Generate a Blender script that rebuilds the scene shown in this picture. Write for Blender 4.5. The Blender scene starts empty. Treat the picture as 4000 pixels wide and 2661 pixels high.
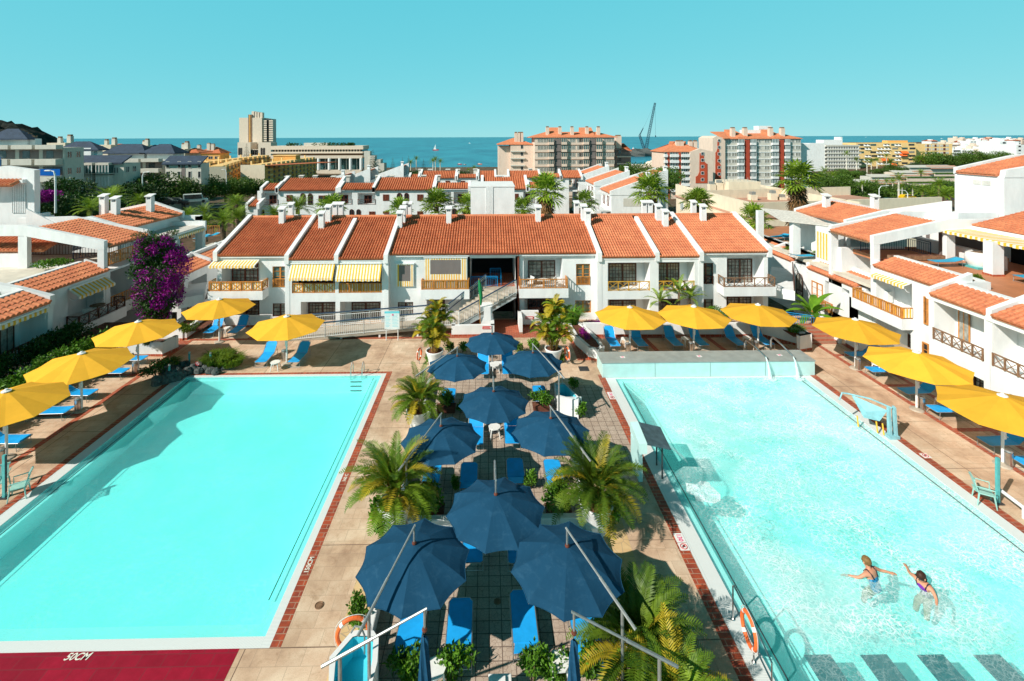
import bpy, math, random
from mathutils import Vector as V, Matrix
from math import sin, cos, pi, radians as R
sc = bpy.context.scene
COL = sc.collection
rnd = random.Random(7)
F = 1889.; PX, PY, RO_ = 1932., 535., -.0035; PS = math.atan(28 / F); CC, SS = cos(PS), sin(PS); H = 13.
CR = {'A1': (0, 440, 2.357), 'A2': (900, 400, 2.357), 'A3': (1900, 380, 2.357), 'A4': (2500, 380, 2.946), 'A5': (3200, 440, 2.946),
   'B1': (0, 700, 2.24), 'B2': (750, 820, 2.613), 'B3': (1500, 820, 2.613), 'B4': (2200, 820, 2.613), 'B5': (3000, 700, 2.24),
   'C1': (0, 1100, 1.742), 'C2': (1300, 1200, 1.96), 'C3': (2200, 1150, 2.24), 'C4': (3100, 1200, 1.96), 'C5': (1200, 1850, 1.933),
   'C6': (2200, 1850, 1.933), 'C7': (3000, 2050, 2.357), 'C8': (0, 1950, 1.964), 'D1': (1500, 820, 3.136), 'D2': (0, 1050, 3.484),
   'D3': (3500, 900, 2.613), 'D4': (3550, 450, 5.227), 'D5': (550, 1250, 5.238), 'S': (0, 0, 1.), 'F': (0, 0, .58925)}
def uv(c, x, y):
 o = CR[c]; return o[0] + x / o[2], o[1] + y / o[2]
def ray(c, x, y):
 u, v = uv(c, x, y); a0 = (u - PX) / F; b0 = -(v - PY) / F; a = a0 * cos(RO_) - b0 * sin(RO_); b = a0 * sin(RO_) + b0 * cos(RO_)
 return a * CC + SS, -a * SS + CC, b
def atZ(c, x, y, z=0.):
 r = ray(c, x, y); t = (z - H) / r[2]; return V((r[0] * t, r[1] * t, z))
def atY(c, x, y, Y):
 r = ray(c, x, y); t = Y / r[1]; return V((r[0] * t, Y, H + r[2] * t))
def atX(c, x, y, X):
 r = ray(c, x, y); t = X / r[0]; return V((X, r[1] * t, H + r[2] * t))
cam = bpy.data.cameras.new('camera'); co = bpy.data.objects.new('camera', cam); COL.objects.link(co); sc.camera = co
co.matrix_world = Matrix.Translation((0, 0, H)) @ Matrix.Rotation(-PS, 4, 'Z') @ Matrix.Rotation(R(90), 4, 'X') @ Matrix.Rotation(RO_, 4, 'Z')
cam.sensor_width = 36; cam.lens = F * 36 / 4000; cam.shift_y = -(1330.5 - PY) / 4000; cam.shift_x = (2000 - PX) / 4000; cam.clip_end = 60000; cam.clip_start = .1
SD = V((1.1, .72, -1.0)).normalized()
elev = math.asin(-SD.z); 
sun = bpy.data.lights.new('sun', 'SUN'); so = bpy.data.objects.new('sun', sun); COL.objects.link(so)
sun.energy = 5.0; sun.angle = R(.53); sun.color = (1, .94, .85)
so.rotation_euler = SD.to_track_quat('-Z', 'Y').to_euler()
w = bpy.data.worlds.new('World'); sc.world = w; w.use_nodes = True
nt = w.node_tree; nt.nodes.clear()
sky = nt.nodes.new('ShaderNodeTexSky'); sky.sky_type = 'NISHITA'; sky.sun_disc = False
sky.sun_elevation = elev; sky.sun_rotation = math.atan2(-SD.x, -SD.y); sky.altitude = 0; sky.air_density = .55; sky.dust_density = 0; sky.ozone_density = 2.5
sp = nt.nodes.new('ShaderNodeSeparateColor'); cb = nt.nodes.new('ShaderNodeCombineColor'); nt.links.new(sky.outputs[0], sp.inputs[0])
z0_ = nt.nodes.new('ShaderNodeMath'); z0_.operation = 'DIVIDE'; z0_.inputs[1].default_value = 1.55; z0_.use_clamp = True; nt.links.new(sp.outputs[1], z0_.inputs[0]); zd = nt.nodes.new('ShaderNodeMath'); zd.operation = 'POWER'; zd.inputs[1].default_value = 3.5; nt.links.new(z0_.outputs[0], zd.inputs[0])
for i_, (pw_, k_) in enumerate(((.46, 1.40), (.125, 5.85), (.08, 6.8))):
 a_ = nt.nodes.new('ShaderNodeMath'); a_.operation = 'POWER'; a_.inputs[1].default_value = pw_; nt.links.new(sp.outputs[i_], a_.inputs[0])
 b_ = nt.nodes.new('ShaderNodeMath'); b_.operation = 'MULTIPLY'; b_.inputs[1].default_value = k_; nt.links.new(a_.outputs[0], b_.inputs[0]); c_ = nt.nodes.new('ShaderNodeMath'); c_.operation = 'MULTIPLY'; nt.links.new(b_.outputs[0], c_.inputs[0]); nt.links.new(zd.outputs[0], c_.inputs[1]); nt.links.new(c_.outputs[0], cb.inputs[i_])
bg = nt.nodes.new('ShaderNodeBackground'); bg.inputs[1].default_value = .085
wo = nt.nodes.new('ShaderNodeOutputWorld')
nt.links.new(cb.outputs[0], bg.inputs[0]); nt.links.new(bg.outputs[0], wo.inputs[0])
sc.view_settings.view_transform = 'Standard'; sc.view_settings.look = 'None'; sc.view_settings.exposure = .22; sc.view_settings.gamma = 1
sc.cycles.max_bounces = 6; sc.cycles.diffuse_bounces = 4; sc.cycles.transparent_max_bounces = 12; sc.cycles.caustics_reflective = False; sc.cycles.caustics_refractive = False
sc.cycles.use_adaptive_sampling = True; sc.cycles.adaptive_threshold = .02; sc.cycles.use_denoising = True
def nd(t, kind, **k):
 n = t.nodes.new('ShaderNode' + kind)
 for a, b in k.items(): setattr(n, a, b)
 return n
def base(name, rough=.8, spec=.3, metal=0.):
 m = bpy.data.materials.new(name); m.use_nodes = True
 b = m.node_tree.nodes['Principled BSDF']
 b.inputs['Roughness'].default_value = rough; b.inputs['Specular IOR Level'].default_value = spec; b.inputs['Metallic'].default_value = metal
 return m, m.node_tree, b
def c4(c): return (c[0], c[1], c[2], 1)
def ramp(t, src, stops):
 r = nd(t, 'ValToRGB'); e = r.color_ramp.elements
 while len(e) < len(stops): e.new(.5)
 for i, (p, c) in enumerate(stops): e[i].position = p; e[i].color = c4(c)
 t.links.new(src, r.inputs[0]); return r.outputs[0]
def coords(t, scale=(1, 1, 1), rot=(0, 0, 0)):
 tc = nd(t, 'NewGeometry'); mp = nd(t, 'Mapping'); mp.inputs['Scale'].default_value = scale; mp.inputs['Rotation'].default_value = rot
 t.links.new(tc.outputs['Position'], mp.inputs[0]); return mp.outputs[0]
def noise(t, vec, scale, detail=4, rough=.55, dist=0):
 n = nd(t, 'TexNoise'); n.inputs['Scale'].default_value = scale; n.inputs['Detail'].default_value = detail
 n.inputs['Roughness'].default_value = rough; n.inputs['Distortion'].default_value = dist
 t.links.new(vec, n.inputs['Vector']); return n.outputs['Fac']
def mixc(t, a, b, fac, mode='MIX'):
 m = nd(t, 'Mix', data_type='RGBA', blend_type=mode)
 for s, i in ((a, 6), (b, 7)):
  if isinstance(s, tuple): m.inputs[i].default_value = c4(s)
  else: t.links.new(s, m.inputs[i])
 if isinstance(fac, (int, float)): m.inputs[0].default_value = fac
 else: t.links.new(fac, m.inputs[0])
 return m.outputs[2]
def bump(t, b, src, st, dist=.02):
 n = nd(t, 'Bump'); n.inputs['Strength'].default_value = st; n.inputs['Distance'].default_value = dist
 t.links.new(src, n.inputs['Height']); t.links.new(n.outputs[0], b.inputs['Normal'])
def plain(name, col, rough=.7, var=.12, scale=3., spec=.3, metal=0., fine=0):
 """base colour with an even procedural mottling"""
 m, t, b = base(name, rough, spec, metal)
 v = coords(t); n = noise(t, v, scale, 5, .6)
 lo = tuple(max(0, x * (1 - var * 1.6)) for x in col); hi = tuple(min(1, x * (1 + var)) for x in col)
 c = ramp(t, n, [(.3, lo), (.68, hi)])
 if fine:
  n2 = noise(t, v, fine, 3, .7); c = mixc(t, c, tuple(x * .72 for x in col), ramp(t, n2, [(.5, (0, 0, 0)), (.75, (.6, .6, .6))]))
 t.links.new(c, b.inputs['Base Color']); return m
def leafmat(name, dark, light, trans=.25, scale=1.2):
 m, t, b = base(name, .5, .35)
 v = coords(t); n = noise(t, v, scale, 6, .75)
 g = nd(t, 'ObjectInfo')
 c = ramp(t, n, [(.34, dark), (.66, light)])
 hs = nd(t, 'HueSaturation'); t.links.new(c, hs.inputs['Color'])
 mr = nd(t, 'MapRange'); mr.inputs[3].default_value = .8; mr.inputs[4].default_value = 1.25; t.links.new(g.outputs['Random'], mr.inputs[0]); t.links.new(mr.outputs[0], hs.inputs['Value'])
 t.links.new(hs.outputs[0], b.inputs['Base Color'])
 tr = nd(t, 'BsdfTranslucent'); t.links.new(hs.outputs[0], tr.inputs[0]); ms = nd(t, 'MixShader'); ms.inputs[0].default_value = trans
 o = t.nodes['Material Output']; t.links.new(b.outputs[0], ms.inputs[1]); t.links.new(tr.outputs[0], ms.inputs[2]); t.links.new(ms.outputs[0], o.inputs[0]); return m
M = {}
def wallmat(name, col, st=.17):
 m, t, b = base(name, .9, .15)
 v = coords(t, (1, 1, .35)); n = noise(t, v, 1.3, 6, .65)
 v2 = coords(t); n2 = noise(t, v2, 22, 3, .6)
 c = mixc(t, ramp(t, n, [(.25, tuple(x * (1 - st) for x in col)), (.6, col)]), tuple(x * .82 for x in col), ramp(t, n2, [(.62, (0, 0, 0)), (.8, (.35, .35, .35))]))
 t.links.new(c, b.inputs['Base Color']); bump(t, b, n2, .25, .01); return m
M['white'] = wallmat('white_stucco', (.80, .80, .79))
M['cream'] = wallmat('cream_stucco', (.78, .66, .50))
M['pink'] = wallmat('pink_cream_stucco', (.74, .58, .47))
M['greyw'] = wallmat('grey_cream_stucco', (.60, .57, .50))
M['ochre'] = wallmat('ochre_stucco', (.78, .42, .13))
M['ochre2'] = wallmat('pale_ochre_stucco', (.92, .62, .27))
M['rustw'] = wallmat('rust_red_stucco', (.42, .07, .04))
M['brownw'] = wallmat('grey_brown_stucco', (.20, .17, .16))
def tilemat(name, a, b_, c_):
 m, t, b = base(name, .85, .15)
 v = coords(t); n = noise(t, v, 1.1, 4, .6); n2 = noise(t, v, 9, 2, .5)
 c = mixc(t, ramp(t, n, [(.3, a), (.62, b_)]), c_, ramp(t, n2, [(.45, (0, 0, 0)), (.72, (.75, .75, .75))]))
 n3 = noise(t, v, 2.7, 5, .75); c = mixc(t, c, tuple(x * .45 for x in a), ramp(t, n3, [(.60, (0, 0, 0)), (.78, (.5, .5, .5))]))
 t.links.new(c, b.inputs['Base Color']); return m
M['tile'] = tilemat('terracotta_tile', (.46, .130, .058), (.62, .20, .09), (.36, .105, .055))
M['tile2'] = tilemat('pale_terracotta_tile', (.56, .18, .09), (.72, .27, .13), (.46, .145, .08))
M['btile'] = tilemat('blue_glazed_tile', (.045, .06, .085), (.06, .085, .13), (.035, .045, .06))
M['wood'] = plain('orange_varnished_wood', (.55, .22, .05), .45, .2, 6)
M['dwood'] = plain('dark_brown_wood', (.095, .035, .022), .45, .25, 6)
M['rwood'] = plain('red_brown_wood', (.17, .045, .025), .5, .25, 6)
M['gwood'] = plain('weathered_brown_wood', (.25, .14, .08), .6, .25, 6)
M['yel'] = plain('yellow_stripe_cloth', (.85, .47, .045), .85, .06, 4)
M['whc'] = plain('white_stripe_cloth', (.80, .76, .66), .85, .06, 4)
M['steel'] = plain('brushed_steel', (.55, .55, .54), .28, .12, 8, .5, 1.)
M['alu'] = plain('grey_aluminium', (.40, .41, .40), .5, .12, 8, .5, .7)
M['dmetal'] = plain('dark_metal', (.06, .065, .07), .45, .2, 8, .5, .4)
M['wmetal'] = plain('white_painted_metal', (.78, .79, .78), .4, .06, 8)
M['bmetal'] = plain('blue_painted_metal', (.0, .22, .50), .4, .1, 8)
M['nmetal'] = plain('navy_painted_metal', (.015, .05, .11), .4, .1, 8)
M['tmetal'] = plain('teal_painted_metal', (.10, .42, .42), .4, .12, 8)
M['lblue'] = plain('pool_blue_cloth', (.012, .37, .84), .6, .10, 2.5, .3)
M['aqua'] = plain('faded_blue_cloth', (.03, .36, .58), .65, .12, 2.5)
M['plastic'] = plain('white_plastic', (.80, .79, .76), .35, .05, 4)
M['gplastic'] = plain('pale_green_plastic', (.32, .56, .50), .35, .08, 4)
M['black'] = plain('black_rubber', (.02, .02, .02), .6, .2, 6)
M['soil'] = plain('brown_soil', (.16, .06, .035), .95, .35, 7)
M['rock'] = plain('dark_basalt', (.085, .095, .09), .8, .45, 5, .35)
M['pale'] = plain('pale_mortar', (.62, .58, .52), .9, .15, 6)
M['brownbox'] = plain('brown_plastic', (.17, .06, .04), .5, .15, 5)
M['orange'] = plain('orange_buoy', (.85, .16, .04), .45, .1, 3)
M['red'] = plain('red_paint', (.55, .01, .015), .5, .1, 3)
M['green'] = plain('green_cloth', (.01, .22, .07), .6, .12, 3)
M['cyanp'] = plain('cyan_basin_paint', (.10, .62, .74), .35, .06, 2)
M['dblue'] = plain('deep_blue_paint', (.0, .10, .42), .35, .06, 2)
M['mag'] = leafmat('magenta_bracts', (.09, .0, .10), (.44, .005, .33), .25, 2.5)
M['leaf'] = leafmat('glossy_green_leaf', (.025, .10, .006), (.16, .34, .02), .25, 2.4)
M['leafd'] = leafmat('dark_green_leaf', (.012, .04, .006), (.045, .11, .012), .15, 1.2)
M['leafm'] = leafmat('mid_green_leaf', (.03, .08, .008), (.11, .19, .02), .2, .9)
M['palm'] = leafmat('palm_green_leaf', (.06, .14, .01), (.34, .46, .04), .3, 1.6)
M['areca'] = leafmat('yellow_green_frond', (.03, .09, .006), (.20, .30, .02), .3, 1.1)
M['arecay'] = leafmat('golden_frond', (.20, .18, .01), (.60, .44, .03), .3, 1.1)
M['thatch'] = leafmat('dry_brown_frond', (.13, .055, .015), (.38, .20, .07), .2, 3)
M['pine'] = leafmat('dark_pine_needle', (.012, .045, .018), (.04, .09, .03), .1, 1)
M['banana'] = leafmat('banana_leaf', (.06, .20, .01), (.24, .46, .03), .3, .8)
M['bark'] = plain('grey_brown_bark', (.20, .135, .085), .95, .35, 7)
M['cane'] = plain('yellow_palm_cane', (.38, .22, .05), .7, .3, 9)
M['sand'] = plain('pale_render', (.66, .60, .50), .9, .12, 1.)
M['skin'] = plain('sunned_skin', (.62, .28, .17), .5, .06, 9)
M['hair'] = plain('blond_hair', (.22, .12, .04), .6, .3, 30)
M['hair2'] = plain('dark_brown_hair', (.05, .018, .01), .6, .3, 30)
M['swim'] = plain('dark_swimsuit', (.01, .012, .03), .5, .3, 20)
M['swim2'] = plain('blue_pattern_swimsuit', (.02, .22, .42), .5, .5, 22)
M['purple'] = plain('purple_cloth', (.16, .02, .30), .5, .2, 9)
M['asph'] = plain('asphalt', (.055, .055, .057), .9, .15, 1.5)
M['pave'] = plain('pale_pavement', (.42, .36, .29), .9, .12, 1.5)
M['paper'] = plain('notice_paper', (.72, .80, .80), .5, .03, 3)
M['cyant'] = plain('cyan_print', (.15, .62, .70), .5, .03, 3)
M['magt'] = plain('pink_print', (.75, .05, .2), .5, .03, 3)
M['glasst'] = plain('dark_window_glass', (.045, .055, .06), .08, .4, 1.2, .8)
M['curt'] = plain('curtained_glass', (.30, .29, .25), .10, .35, 3., .8)
M['teal'] = plain('teal_glass', (.05, .12, .12), .06, .4, 1., .9)
M['shut'] = plain('pale_shutter', (.62, .60, .55), .6, .1, 2)
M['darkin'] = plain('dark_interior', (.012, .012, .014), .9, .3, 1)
M['terr'] = plain('terracotta_floor', (.52, .20, .09), .55, .12, .9, .3, 0, 14)
def canopy(name, col, trans, fade=None):
 m, t, b = base(name, .85, .1); v = coords(t); n = noise(t, v, 1.3, 5, .7)
 c = ramp(t, n, [(.3, tuple(x * .92 for x in col)), (.7, tuple(min(1, x * 1.05) for x in col))])
 if fade:
  n2 = noise(t, coords(t, (1, 1, 3)), 3.5, 6, .75, .4)
  c = mixc(t, c, fade, ramp(t, n2, [(.52, (0, 0, 0)), (.8, (.55, .55, .55))]))
 oi = nd(t, 'ObjectInfo'); mr = nd(t, 'MapRange'); mr.inputs[3].default_value = .84; mr.inputs[4].default_value = 1.08; t.links.new(oi.outputs['Random'], mr.inputs[0]); hs = nd(t, 'HueSaturation'); t.links.new(mr.outputs[0], hs.inputs['Value']); t.links.new(c, hs.inputs['Color']); c = hs.outputs[0]
 t.links.new(c, b.inputs['Base Color'])
 tr = nd(t, 'BsdfTranslucent'); t.links.new(c, tr.inputs[0]); ms = nd(t, 'MixShader'); ms.inputs[0].default_value = trans
 o = t.nodes['Material Output']; t.links.new(b.outputs[0], ms.inputs[1]); t.links.new(tr.outputs[0], ms.inputs[2]); t.links.new(ms.outputs[0], o.inputs[0])
 w_ = nd(t, 'TexWave'); w_.inputs['Scale'].default_value = 60; w_.inputs['Distortion'].default_value = 2; t.links.new(v, w_.inputs[0]); bump(t, b, w_.outputs['Fac'], .06, .004)
 return m
M['ycan'] = canopy('yellow_canopy', (.96, .50, .045), .12)
M['bcan'] = canopy('navy_canopy', (.013, .070, .138), .03, (.05, .14, .23))
def joints(t, vec, w_, h_, mortar, off=.5):
 br = nd(t, 'TexBrick'); br.offset = off; br.squash = 1
 br.inputs['Color1'].default_value = (0, 0, 0, 1); br.inputs['Color2'].default_value = (.45, .45, .45, 1); br.inputs['Mortar'].default_value = (1, 1, 1, 1)
 br.inputs['Scale'].default_value = 1; br.inputs['Mortar Size'].default_value = mortar; br.inputs['Mortar Smooth'].default_value = .1
 br.inputs['Brick Width'].default_value = w_; br.inputs['Row Height'].default_value = h_; t.links.new(vec, br.inputs['Vector']); return br
m, t, b = base('stained_concrete', .85, .2)
v = coords(t); n = noise(t, v, .55, 7, .68, .3); n2 = noise(t, v, 34, 3, .7); n3 = noise(t, v, 2.1, 6, .72, .6)
c = ramp(t, n, [(.30, (.38, .235, .155)), (.47, (.61, .42, .285)), (.66, (.76, .59, .43))])
c = mixc(t, c, (.30, .17, .09), ramp(t, n3, [(.55, (0, 0, 0)), (.72, (.55, .55, .55))]))
c = mixc(t, c, (.28, .17, .10), ramp(t, n2, [(.52, (0, 0, 0)), (.78, (.5, .5, .5))]))
br = joints(t, v, 3.1, 3.1, .012, 0)
b2 = joints(t, v, .62, .46, .007, .5); c = mixc(t, c, (.36, .25, .18), ramp(t, b2.outputs['Fac'], [(0, (0, 0, 0)), (1, (.5, .5, .5))])); c = mixc(t, c, (.30, .21, .14), ramp(t, b2.outputs['Color'], [(.1, (0, 0, 0)), (.45, (.22, .22, .22))]))
c = mixc(t, c, (.16, .10, .07), br.outputs['Fac']); t.links.new(c, b.inputs['Base Color']); bump(t, b, n2, .3, .01); M['deck'] = m
m, t, b = base('patterned_grey_tile', .8, .25)
v = coords(t); br = joints(t, v, .333, .333, .011, 0); n = noise(t, v, 1.4, 5, .6)
vo = nd(t, 'TexVoronoi', feature='DISTANCE_TO_EDGE'); vo.inputs['Scale'].default_value = 9; t.links.new(v, vo.inputs['Vector'])
c = ramp(t, n, [(.3, (.40, .30, .23)), (.7, (.56, .45, .36))])
c = mixc(t, c, (.26, .18, .14), ramp(t, vo.outputs['Distance'], [(.015, (.8, .8, .8)), (.05, (0, 0, 0))]))
c = mixc(t, c, (.13, .09, .07), br.outputs['Fac']); t.links.new(c, b.inputs['Base Color']); M['gtile'] = m
m, t, b = base('crazy_paving', .85, .2)
v = coords(t); vo = nd(t, 'TexVoronoi', feature='DISTANCE_TO_EDGE'); vo.inputs['Scale'].default_value = 2.9; t.links.new(v, vo.inputs['Vector'])
vc = nd(t, 'TexVoronoi'); vc.inputs['Scale'].default_value = 2.9; t.links.new(v, vc.inputs['Vector']); n = noise(t, v, 3, 5, .6)
c = ramp(t, n, [(.3, (.58, .38, .18)), (.7, (.70, .50, .27))]); c = mixc(t, c, (.40, .30, .20), ramp(t, vo.outputs['Distance'], [(.01, (1, 1, 1)), (.035, (0, 0, 0))]))
t.links.new(c, b.inputs['Base Color']); M['crazy'] = m
def redt(name, a, b_, w_, h_, rot=0, mort=(.38, .22, .15)):
 m, t, b = base(name, .6, .3); v = coords(t, (1, 1, 1), (0, 0, rot)); br = joints(t, v, w_, h_, .012, .5); n = noise(t, v, 3, 4, .7)
 c = mixc(t, a, b_, ramp(t, n, [(.35, (0, 0, 0)), (.65, (1, 1, 1))])); c = mixc(t, c, tuple(x * .5 for x in a), br.outputs['Color'])
 c = mixc(t, c, mort, br.outputs['Fac']); t.links.new(c, b.inputs['Base Color']); return m
M['redt'] = redt('red_clay_tile', (.40, .075, .035), (.50, .11, .05), .30, .15)
M['redy'] = redt('red_edge_tile_along', (.26, .055, .035), (.56, .10, .035), .45, .17)
M['redx'] = redt('red_edge_tile_across', (.26, .055, .035), (.56, .10, .035), .45, .17, pi / 2)
M['redd'] = redt('crimson_painted_paving', (.30, .004, .022), (.38, .006, .03), .6, .3, 0, (.22, .02, .03))
m, t, b = base('pool_gutter_grating', .5, .4); v = coords(t); br = joints(t, v, .8, .035, .010, 0)
c = mixc(t, (.80, .81, .79), (.60, .64, .62), br.outputs['Fac']); t.links.new(c, b.inputs['Base Color']); M['gut'] = m
m, t, b = base('pool_gutter_grating_across', .5, .4); v = coords(t); br = joints(t, v, .035, .8, .010, 0)
c = mixc(t, (.80, .81, .79), (.60, .64, .62), br.outputs['Fac']); t.links.new(c, b.inputs['Base Color']); M['gutx'] = m
M['basin'] = plain('pool_paint', (.62, .985, .93), .6, .03, .8)
M['bench'] = plain('pool_bench_white', (.84, .95, .92), .6, .03, .8)
def water(name, tint, scale, bst, foam_sparkle=0.):
 m = bpy.data.materials.new(name); m.use_nodes = True; t = m.node_tree; t.nodes.clear(); o = nd(t, 'OutputMaterial')
 v = coords(t); n = nd(t, 'TexNoise'); n.inputs['Scale'].default_value = scale; n.inputs['Detail'].default_value = 5; n.inputs['Roughness'].default_value = .6; n.inputs['Distortion'].default_value = 1.2; t.links.new(v, n.inputs['Vector'])
 bp = nd(t, 'Bump'); bp.inputs['Strength'].default_value = bst; bp.inputs['Distance'].default_value = .05; t.links.new(n.outputs['Fac'], bp.inputs['Height'])
 g = nd(t, 'BsdfGlossy'); g.inputs['Roughness'].default_value = .04; t.links.new(bp.outputs[0], g.inputs['Normal'])
 tr = nd(t, 'BsdfTransparent'); tr.inputs[0].default_value = c4(tint)
 lw = nd(t, 'LayerWeight'); lw.inputs[0].default_value = .5; t.links.new(bp.outputs[0], lw.inputs['Normal'])
 pw = nd(t, 'Math', operation='POWER'); pw.inputs[1].default_value = 5; t.links.new(lw.outputs['Facing'], pw.inputs[0])
 fr = nd(t, 'Math', operation='MULTIPLY_ADD'); fr.inputs[1].default_value = .97; fr.inputs[2].default_value = .022; t.links.new(pw.outputs[0], fr.inputs[0])
 ms = nd(t, 'MixShader'); t.links.new(fr.outputs[0], ms.inputs[0]); t.links.new(tr.outputs[0], ms.inputs[1]); t.links.new(g.outputs[0], ms.inputs[2])
 sd_ = nd(t, 'BsdfDiffuse'); sd_.inputs[0].default_value = (.16, .93, .95, 1); m0 = nd(t, 'MixShader'); m0.inputs[0].default_value = .14; t.links.new(ms.outputs[0], m0.inputs[1]); t.links.new(sd_.outputs[0], m0.inputs[2]); out = m0.outputs[0]
 if foam_sparkle:  # white caustic web and sparkle painted into the water surface as diffuse colour
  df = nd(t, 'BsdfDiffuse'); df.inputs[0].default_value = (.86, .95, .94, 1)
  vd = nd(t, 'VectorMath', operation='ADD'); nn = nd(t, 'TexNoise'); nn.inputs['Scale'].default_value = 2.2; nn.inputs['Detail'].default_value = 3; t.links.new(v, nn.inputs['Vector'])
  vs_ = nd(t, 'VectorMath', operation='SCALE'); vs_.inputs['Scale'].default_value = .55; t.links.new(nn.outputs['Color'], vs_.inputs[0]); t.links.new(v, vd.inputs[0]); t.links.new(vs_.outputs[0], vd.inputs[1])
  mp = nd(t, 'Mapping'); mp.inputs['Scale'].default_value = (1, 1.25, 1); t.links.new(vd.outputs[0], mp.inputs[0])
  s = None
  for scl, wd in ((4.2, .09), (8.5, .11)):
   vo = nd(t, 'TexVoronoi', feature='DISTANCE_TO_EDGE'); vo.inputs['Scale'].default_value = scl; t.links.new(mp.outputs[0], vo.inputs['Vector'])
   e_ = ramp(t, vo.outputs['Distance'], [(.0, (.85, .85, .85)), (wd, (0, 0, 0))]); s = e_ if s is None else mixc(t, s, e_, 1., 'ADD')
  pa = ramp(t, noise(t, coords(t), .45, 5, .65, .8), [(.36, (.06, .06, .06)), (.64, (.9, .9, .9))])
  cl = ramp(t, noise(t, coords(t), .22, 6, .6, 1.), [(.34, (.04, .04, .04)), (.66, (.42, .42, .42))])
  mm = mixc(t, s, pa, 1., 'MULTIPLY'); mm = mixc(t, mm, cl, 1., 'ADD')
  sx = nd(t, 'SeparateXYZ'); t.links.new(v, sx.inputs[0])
  for ax_, lo_, hi_, k_ in (('X', 7.1, 8.3, .12), ('Y', 11.9, 12.8, .3)):   # calm water: painted sparkle thins along the left wall and over the shallow steps
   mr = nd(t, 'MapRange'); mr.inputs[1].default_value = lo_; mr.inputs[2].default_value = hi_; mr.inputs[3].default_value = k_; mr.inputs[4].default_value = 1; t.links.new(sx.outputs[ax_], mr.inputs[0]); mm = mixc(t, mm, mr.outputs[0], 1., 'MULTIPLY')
  sc_ = nd(t, 'Math', operation='MULTIPLY'); sc_.inputs[1].default_value = foam_sparkle; sc_.use_clamp = True; t.links.new(mm, sc_.inputs[0])
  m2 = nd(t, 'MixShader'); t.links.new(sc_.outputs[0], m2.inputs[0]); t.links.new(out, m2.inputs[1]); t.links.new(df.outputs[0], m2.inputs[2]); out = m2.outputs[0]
 t.links.new(out, o.inputs[0]); return m
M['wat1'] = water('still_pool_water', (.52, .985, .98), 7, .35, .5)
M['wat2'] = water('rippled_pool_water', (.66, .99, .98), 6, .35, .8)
M['foam_sparkle'] = plain('white_water', (.82, .93, .93), .5, .05, 8)
FAR = [1.]
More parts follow.
